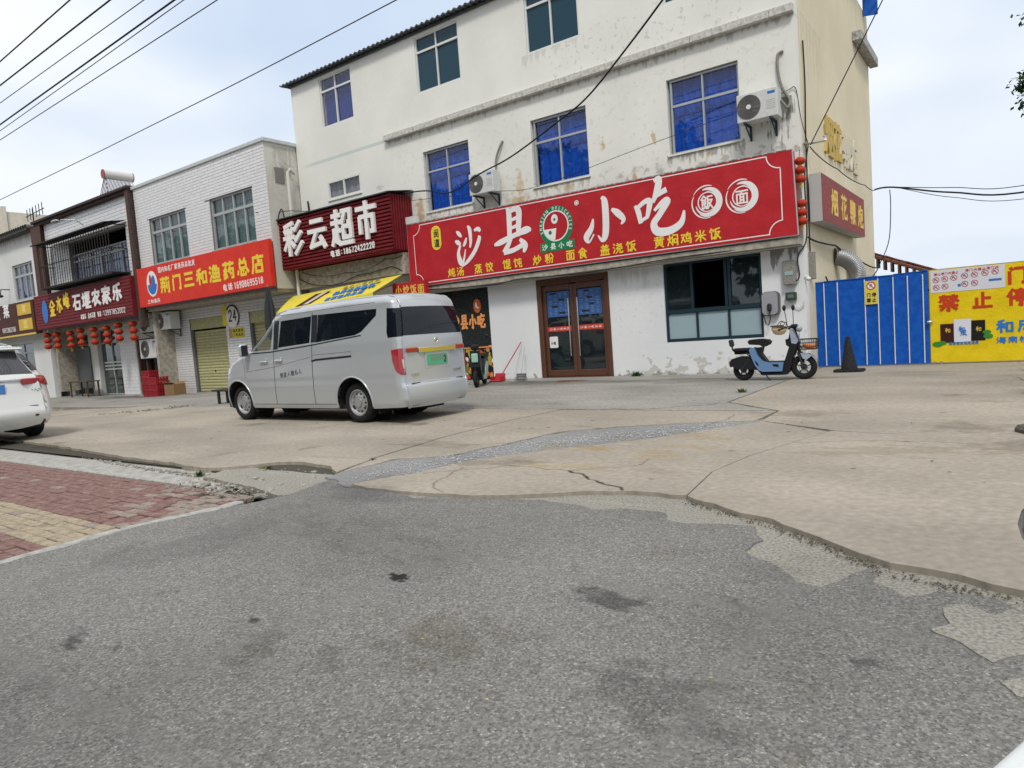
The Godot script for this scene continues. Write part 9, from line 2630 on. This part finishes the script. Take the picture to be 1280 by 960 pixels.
func build_nature() -> void:
	var green := foliage("leaf_green", lin(0.018, 0.045, 0.012), lin(0.05, 0.11, 0.03), 61)
	# street tree whose crown reaches in at the upper right
	var t := thing("street_tree", "leafy street tree reaching in beyond the yellow banner", "tree", Vector3(2.575, 0, 4.0))
	var mb := MB.new()
	var bark := mottled("bark", [0.0, lin(0.05, 0.04, 0.03), 1.0, lin(0.14, 0.12, 0.09)], 0.5, 0.95, 0.6, 0.03, 62)
	mb.tube([Vector3(0, -0.05, 0), Vector3(0.05, 1.2, 0), Vector3(0.0, 2.6, 0.05), Vector3(0.1, 4.0, 0)], 0.16, 12, 0.09)
	var ends := []
	for i in 16:
		var a := TAU * i / 16.0 + rng.randf() * 0.4
		var h := rng.randf_range(2.3, 4.0)
		var L := rng.randf_range(1.2, 2.05)
		var e := Vector3(cos(a) * L, h + rng.randf_range(0.3, 1.7), sin(a) * L)
		mb.tube([Vector3(0.03, h, 0.02), Vector3(cos(a) * L * 0.5, h + (e.y - h) * 0.6, sin(a) * L * 0.5), e], 0.05, 7, 0.014)
		ends.append(e)
		for k in 3:
			var e2 := e + Vector3(rng.randfn(), rng.randfn() * 0.6, rng.randfn()) * 0.45
			mb.tube([e * 0.8 + Vector3(0.01, h * 0.2, 0), e.lerp(e2, 0.5), e2], 0.016, 5, 0.005)
			ends.append(e2)
	part("trunk", mb, bark, t, false)
	# clumps placed where the photograph shows leaves against the sky
	for q in [[-2.34, 3.92, 0.0], [-2.40, 3.96, 0.05], [-2.34, 3.74, 0.0], [-2.30, 3.6, 0.1], [-2.22, 4.05, 0.0], [-2.30, 4.76, 0.0], [-2.1, 4.85, 0.1], [-2.2, 3.85, -0.1], [-2.15, 4.3, 0.2], [-2.25, 3.7, 0.1], [-2.2, 3.95, 0.1], [-2.12, 3.6, 0.0], [-2.15, 4.7, 0.0], [-2.05, 4.05, 0]]: ends.append(Vector3(q[0] + 0.0, q[1], q[2]))
	mb = MB.new()
	for e in ends:
		for k in (70 if e.x > -2.0 else 130):
			var p: Vector3 = e + Vector3(rng.randfn(), rng.randfn() * 0.8, rng.randfn()) * (0.30 if e.x > -2.0 else 0.065)
			if e.x > -2.0 and p.x < -1.95: continue
			var d := Vector3(rng.randfn(), rng.randfn() - 0.5, rng.randfn()).normalized()
			leaf(mb, p, d, Vector3(rng.randfn(), 2.0, rng.randfn()).normalized(), rng.randf_range(0.05, 0.1), rng.randf_range(0.03, 0.05))
	part("crown", mb, green, t, false)
	# spiky plant at the right edge, with a dark stone
	t = thing("spiky_plant", "spiky green plant growing at the slab edge before the yellow banner", "plant", Vector3(0.33, 0, 4.3))
	mb = MB.new()
	for i in 90:
		var a := rng.randf() * TAU
		var el := rng.randf_range(0.2, 1.3)
		var d := Vector3(cos(a) * cos(el), sin(el), sin(a) * cos(el))
		var L := rng.randf_range(0.25, 0.55)
		var p := Vector3(rng.randfn() * 0.04, 0.02 + rng.randf() * 0.12, rng.randfn() * 0.04)
		var s := d.cross(Vector3.UP).normalized() * 0.008
		var m := p + d * L * 0.6; var e := p + d * L + Vector3(0, -0.12 * L, 0)
		mb.quad(p - s, m - s, m + s, p + s); mb.tri(m - s, e, m + s)
	part("leaves", mb, foliage("spike_green", lin(0.03, 0.06, 0.02), lin(0.09, 0.14, 0.045), 63), t, false)
	mb = MB.new()
	mb.ball(Vector3(0, 0.03, 0), Vector3(0.06, 0.05, 0.05), 10, 6)
	part("root_clump", mb, bark, t, false)
	mb = MB.new(); mb.cbox(Vector3(0.28, 0.04, 7.55), Vector3(0.5, 0.09, 0.35), 0.03, Basis(Vector3.UP, 0.5) * Basis(Vector3.BACK, 0.1))
	tag(part("broken_stone", mb, mottled("dark_stone", [0.0, lin(0.05, 0.045, 0.04), 1.0, lin(0.2, 0.18, 0.15)], 0.5, 0.95, 0.5, 0.03, 64)), "dark broken stone lying on the slab joint below the spiky plant", "stone")
	# weeds
	for q in [[-7.4, 0.16, 60, 0.16, "green weed growing at the peeling foot of the white wall"], [-7.25, 11.40, 60, 0.07, "small green weed in the broken forecourt lip"], [-6.62, 11.0, 40, 0.09, "dry yellowish weed in the broken forecourt corner"], [-3.65, 3.95, 60, 0.09, "dry grass tuft on the concrete near the scooter"], [-5.62, 10.35, 14, 0.05, "tiny weed in the slab crack behind the van"], [-6.25, 11.05, 26, 0.06, "dry weed between broken concrete pieces"]]:
		t = thing("weed", q[4], "weed", Vector3(q[0], -0.01 if q[1] < 10.5 else -0.06, q[1]))
		mb = MB.new()
		for i in q[2]:
			var a := rng.randf() * TAU
			var d := Vector3(cos(a) * 0.8, rng.randf_range(0.3, 1.2), sin(a) * 0.8).normalized()
			leaf(mb, Vector3(rng.randfn() * 0.4, 0, rng.randfn() * 0.25) * q[3], d, Vector3.UP, q[3] * rng.randf_range(0.5, 1.2), q[3] * 0.22)
		part("leaves", mb, green if "green" in q[4] else foliage("dry_green", lin(0.10, 0.11, 0.035), lin(0.22, 0.19, 0.08), 65) if not M.has("dry_green") else M["dry_green"], t, false)
	# dead leaves along the far slab joint, litter on the concrete
	mb = MB.new()
	for i in 150:
		var u := rng.randf()
		var p := Vector3(lerpf(-17.4, -17.15, u) - rng.randfn() * 0.2, 0.012, lerpf(7.75, 6.1, u) + rng.randfn() * 0.05)
		if u < 0.4: p += Vector3(-0.5 * (0.4 - u) * 4.0, 0, 0.4 * (0.4 - u))
		var a := rng.randf() * TAU
		leaf(mb, p, Vector3(cos(a), rng.randf_range(-0.1, 0.3), sin(a)).normalized(), Vector3.UP, rng.randf_range(0.05, 0.11), 0.045)
	for i in 60:
		var p := Vector3(rng.randf_range(-12, 0.2), 0.008, rng.randf_range(1.0, 10.4))
		if p.z > 9.0 and p.x < -5.0: continue
		var a := rng.randf() * TAU
		leaf(mb, p, Vector3(cos(a), 0.1, sin(a)).normalized(), Vector3.UP, rng.randf_range(0.015, 0.045), 0.018)
	var o := part("dead_leaves", mb, mottled("dead_leaf", [0.0, lin(0.03, 0.025, 0.015), 1.0, lin(0.11, 0.08, 0.04)], 0.4, 0.95, 0, 0.03, 66))
	o.set_meta("kind", "stuff")
	tag(o, "scattered dead leaves and specks on the concrete forecourt", "leaves")
	mb = MB.new()
	for q in [[-2.07, 13.35], [-3.1, 12.6], [-0.9, 13.1], [-1.5, 13.6], [-4.2, 13.0], [-2.4, 12.1]]:
		var a := rng.randf() * TAU
		leaf(mb, Vector3(q[0], -0.02, q[1]), Vector3(cos(a), 0.12, sin(a)).normalized(), Vector3.UP, 0.022, 0.012)
	o = part("pale_leaf_litter", mb, plain("pale_leaf", lin(0.42, 0.36, 0.18), 0.9))
	o.set_meta("kind", "stuff")
	tag(o, "tiny pale yellow leaf scraps on the asphalt", "leaves")
	# pale stones pressed in the asphalt surface
	mb = MB.new()
	for i in 1500:
		var p := Vector3(rng.randf_range(-5.3, 0.3), -0.031, rng.randf_range(11.4, 14.9))
		if p.z < 11.0 + 0.35 * absf(p.x + 3.0): continue
		var r := rng.randf_range(0.002, 0.006)
		mb.ball(p, Vector3(r * rng.randf_range(0.9, 1.7), r * 0.5, r), 5, 3, Basis(Vector3.UP, rng.randf() * TAU))
	o = part("asphalt_chippings", mb, mottled("chipping", [0.0, lin(0.30, 0.29, 0.26), 1.0, lin(0.58, 0.56, 0.52)], 0.2, 0.85, 0, 0.05, 67))
	o.set_meta("kind", "stuff")
	tag(o, "pale stone chippings bedded in the worn asphalt", "chippings")
	# trees across the road, behind the viewer: they show dark in the van's windows
	var proto: Node3D
	for i in 12:
		var at := Vector3(-78.0 + i * 8.2 + rng.randf_range(-1, 1), -0.4, 33.0 + rng.randf_range(-1.5, 1.5))
		var lab: String = "tall leafy tree across the road, mirrored in the van's side windows"
		if proto == null:
			proto = thing("roadside_tree", lab, "tree", at, "trees across the road")
			mb = MB.new()
			mb.tube([Vector3(0, 0, 0), Vector3(0.1, 3, 0), Vector3(-0.1, 7, 0.1), Vector3(0, 10, 0)], 0.3, 10, 0.08)
			for k in 12:
				var a := k * 2.4
				mb.tube([Vector3(0, 3 + k * 0.5, 0), Vector3(cos(a) * 1.5, 4.2 + k * 0.55, sin(a) * 1.5), Vector3(cos(a) * 2.8, 5.0 + k * 0.55, sin(a) * 2.8)], 0.09, 6, 0.02)
			part("trunk", mb, bark, proto, false)
			mb = MB.new()
			for k in 5200:
				var d := Vector3(rng.randfn(), rng.randfn(), rng.randfn()).normalized() * pow(rng.randf(), 0.4)
				var p := Vector3(0, 9.0, 0) + d * Vector3(4.6, 7.2, 4.6)
				leaf(mb, p, Vector3(rng.randfn(), rng.randfn() - 0.5, rng.randfn()).normalized(), Vector3(rng.randfn(), 2, rng.randfn()).normalized(), rng.randf_range(0.6, 1.0), rng.randf_range(0.45, 0.7))
			part("crown", mb, green, proto, false)
		else:
			copy_of(proto, "roadside_tree", at, rng.randf() * TAU)
	# low tiled house behind the hoarding
	t = thing("rear_house", "low house with a red tiled roof behind the blue hoarding", "house", Vector3(-4.5, -0.3, -12))
	mb = MB.new(); mb.box(Vector3(-4.4, 0.9, -13.2), Vector3(4.6, 2.6, 6.0))
	part("wall", mb, M["soffit"], t)
	mb = MB.new()
	for i in 14:
		for j in 16:
			var u := i / 14.0
			var c := Vector3(lerpf(-4.4, -1.75, u) + 0.1, lerpf(3.25, 2.12, u) + rng.randf_range(0, 0.02), -9.9 - j * 0.36)
			mb.cbox(c, Vector3(0.26, 0.05, 0.33), 0.012, Basis(Vector3.BACK, -0.40 - rng.randf_range(0, 0.05)))
	mb.box(Vector3(-3.05, 2.62, -13.0), Vector3(2.95, 0.05, 6.2), Basis(Vector3.BACK, -0.405))
	for i in 13: mb.cbox(Vector3(lerpf(-4.3, -1.75, i / 12.0), lerpf(3.16, 2.06, i / 12.0), -9.72), Vector3(0.24, 0.12, 0.1), 0.03, Basis(Vector3.BACK, -0.40))
	part("roof", mb, mottled("roof_tile", [0.0, lin(0.045, 0.035, 0.032), 0.4, lin(0.13, 0.06, 0.045), 0.75, lin(0.22, 0.095, 0.065), 1.0, lin(0.17, 0.15, 0.13)], 0.7, 0.9, 0.2, 0.04, 68), t)
	mb = MB.new()
	for i in 10: mb.box(Vector3(-3.7 + i * 0.2, lerpf(2.72, 1.95, i / 9.0), -9.85), Vector3(0.05, 0.3, 0.5))
	part("rafter", mb, M["wood_brown"], t)
	# near right edge: front of another parked scooter, only its rim enters the frame
	t = thing("parked_motorbike", "parked motorbike with dark blue fairing and white tube at the frame's edge", "motorbike", Vector3(0.45, -0.07, 14.4))
	mb = MB.new(); mb.ball(Vector3(0.135, 1.018, 14.52), Vector3(0.135, 0.062, 0.12), 20, 14)
	part("mirror_housing", mb, plain("mirror_blue", lin(0.012, 0.03, 0.10), 0.15), t)
	mb = MB.new(); mb.tube([Vector3(0.14, 0.97, 14.55), Vector3(0.3, 0.8, 14.6), Vector3(0.42, 0.7, 14.62)], 0.012, 8)
	part("mirror_stalk", mb, M["black_metal"], t)
	mb = MB.new(); mb.tube([Vector3(-0.06, 0.735, 14.64), Vector3(0.02, 0.815, 14.575), Vector3(0.2, 0.87, 14.52), Vector3(0.42, 0.8, 14.5)], 0.016, 12)
	part("guard_tube", mb, plain("tube_white", lin(0.72, 0.75, 0.76), 0.3), t)
	mb = MB.new()
	mb.prism(V2([0.0, 0.25, 0.75, 0.25, 0.8, 0.62, 0.62, 0.78, 0.2, 0.78, 0.06, 0.6]), -0.14, 0.14, Transform3D(Basis.IDENTITY, Vector3(0.25, 0, 14.5)))
	part("body", mb, plain("bike_blue", lin(0.01, 0.025, 0.085), 0.3), t)
	for x in [0.25, 1.15]:
		mb = MB.new(); mb.torus(Vector3(x, 0.19, 14.5), 0.2, 0.055, Basis(Vector3.RIGHT, PI / 2), 28, 8)
		part("wheel", mb, M["rubber"], t)

func _ready() -> void:
	rng.seed = 20240611
	setup_view()
	shared_materials()
	build_ground()
	build_eatery()
	build_tiled_shop()
	build_farmhouse()
	build_signs()
	build_wall_things()
	build_shop_things()
	build_van()
	build_suv()
	build_scooter()
	build_nature()
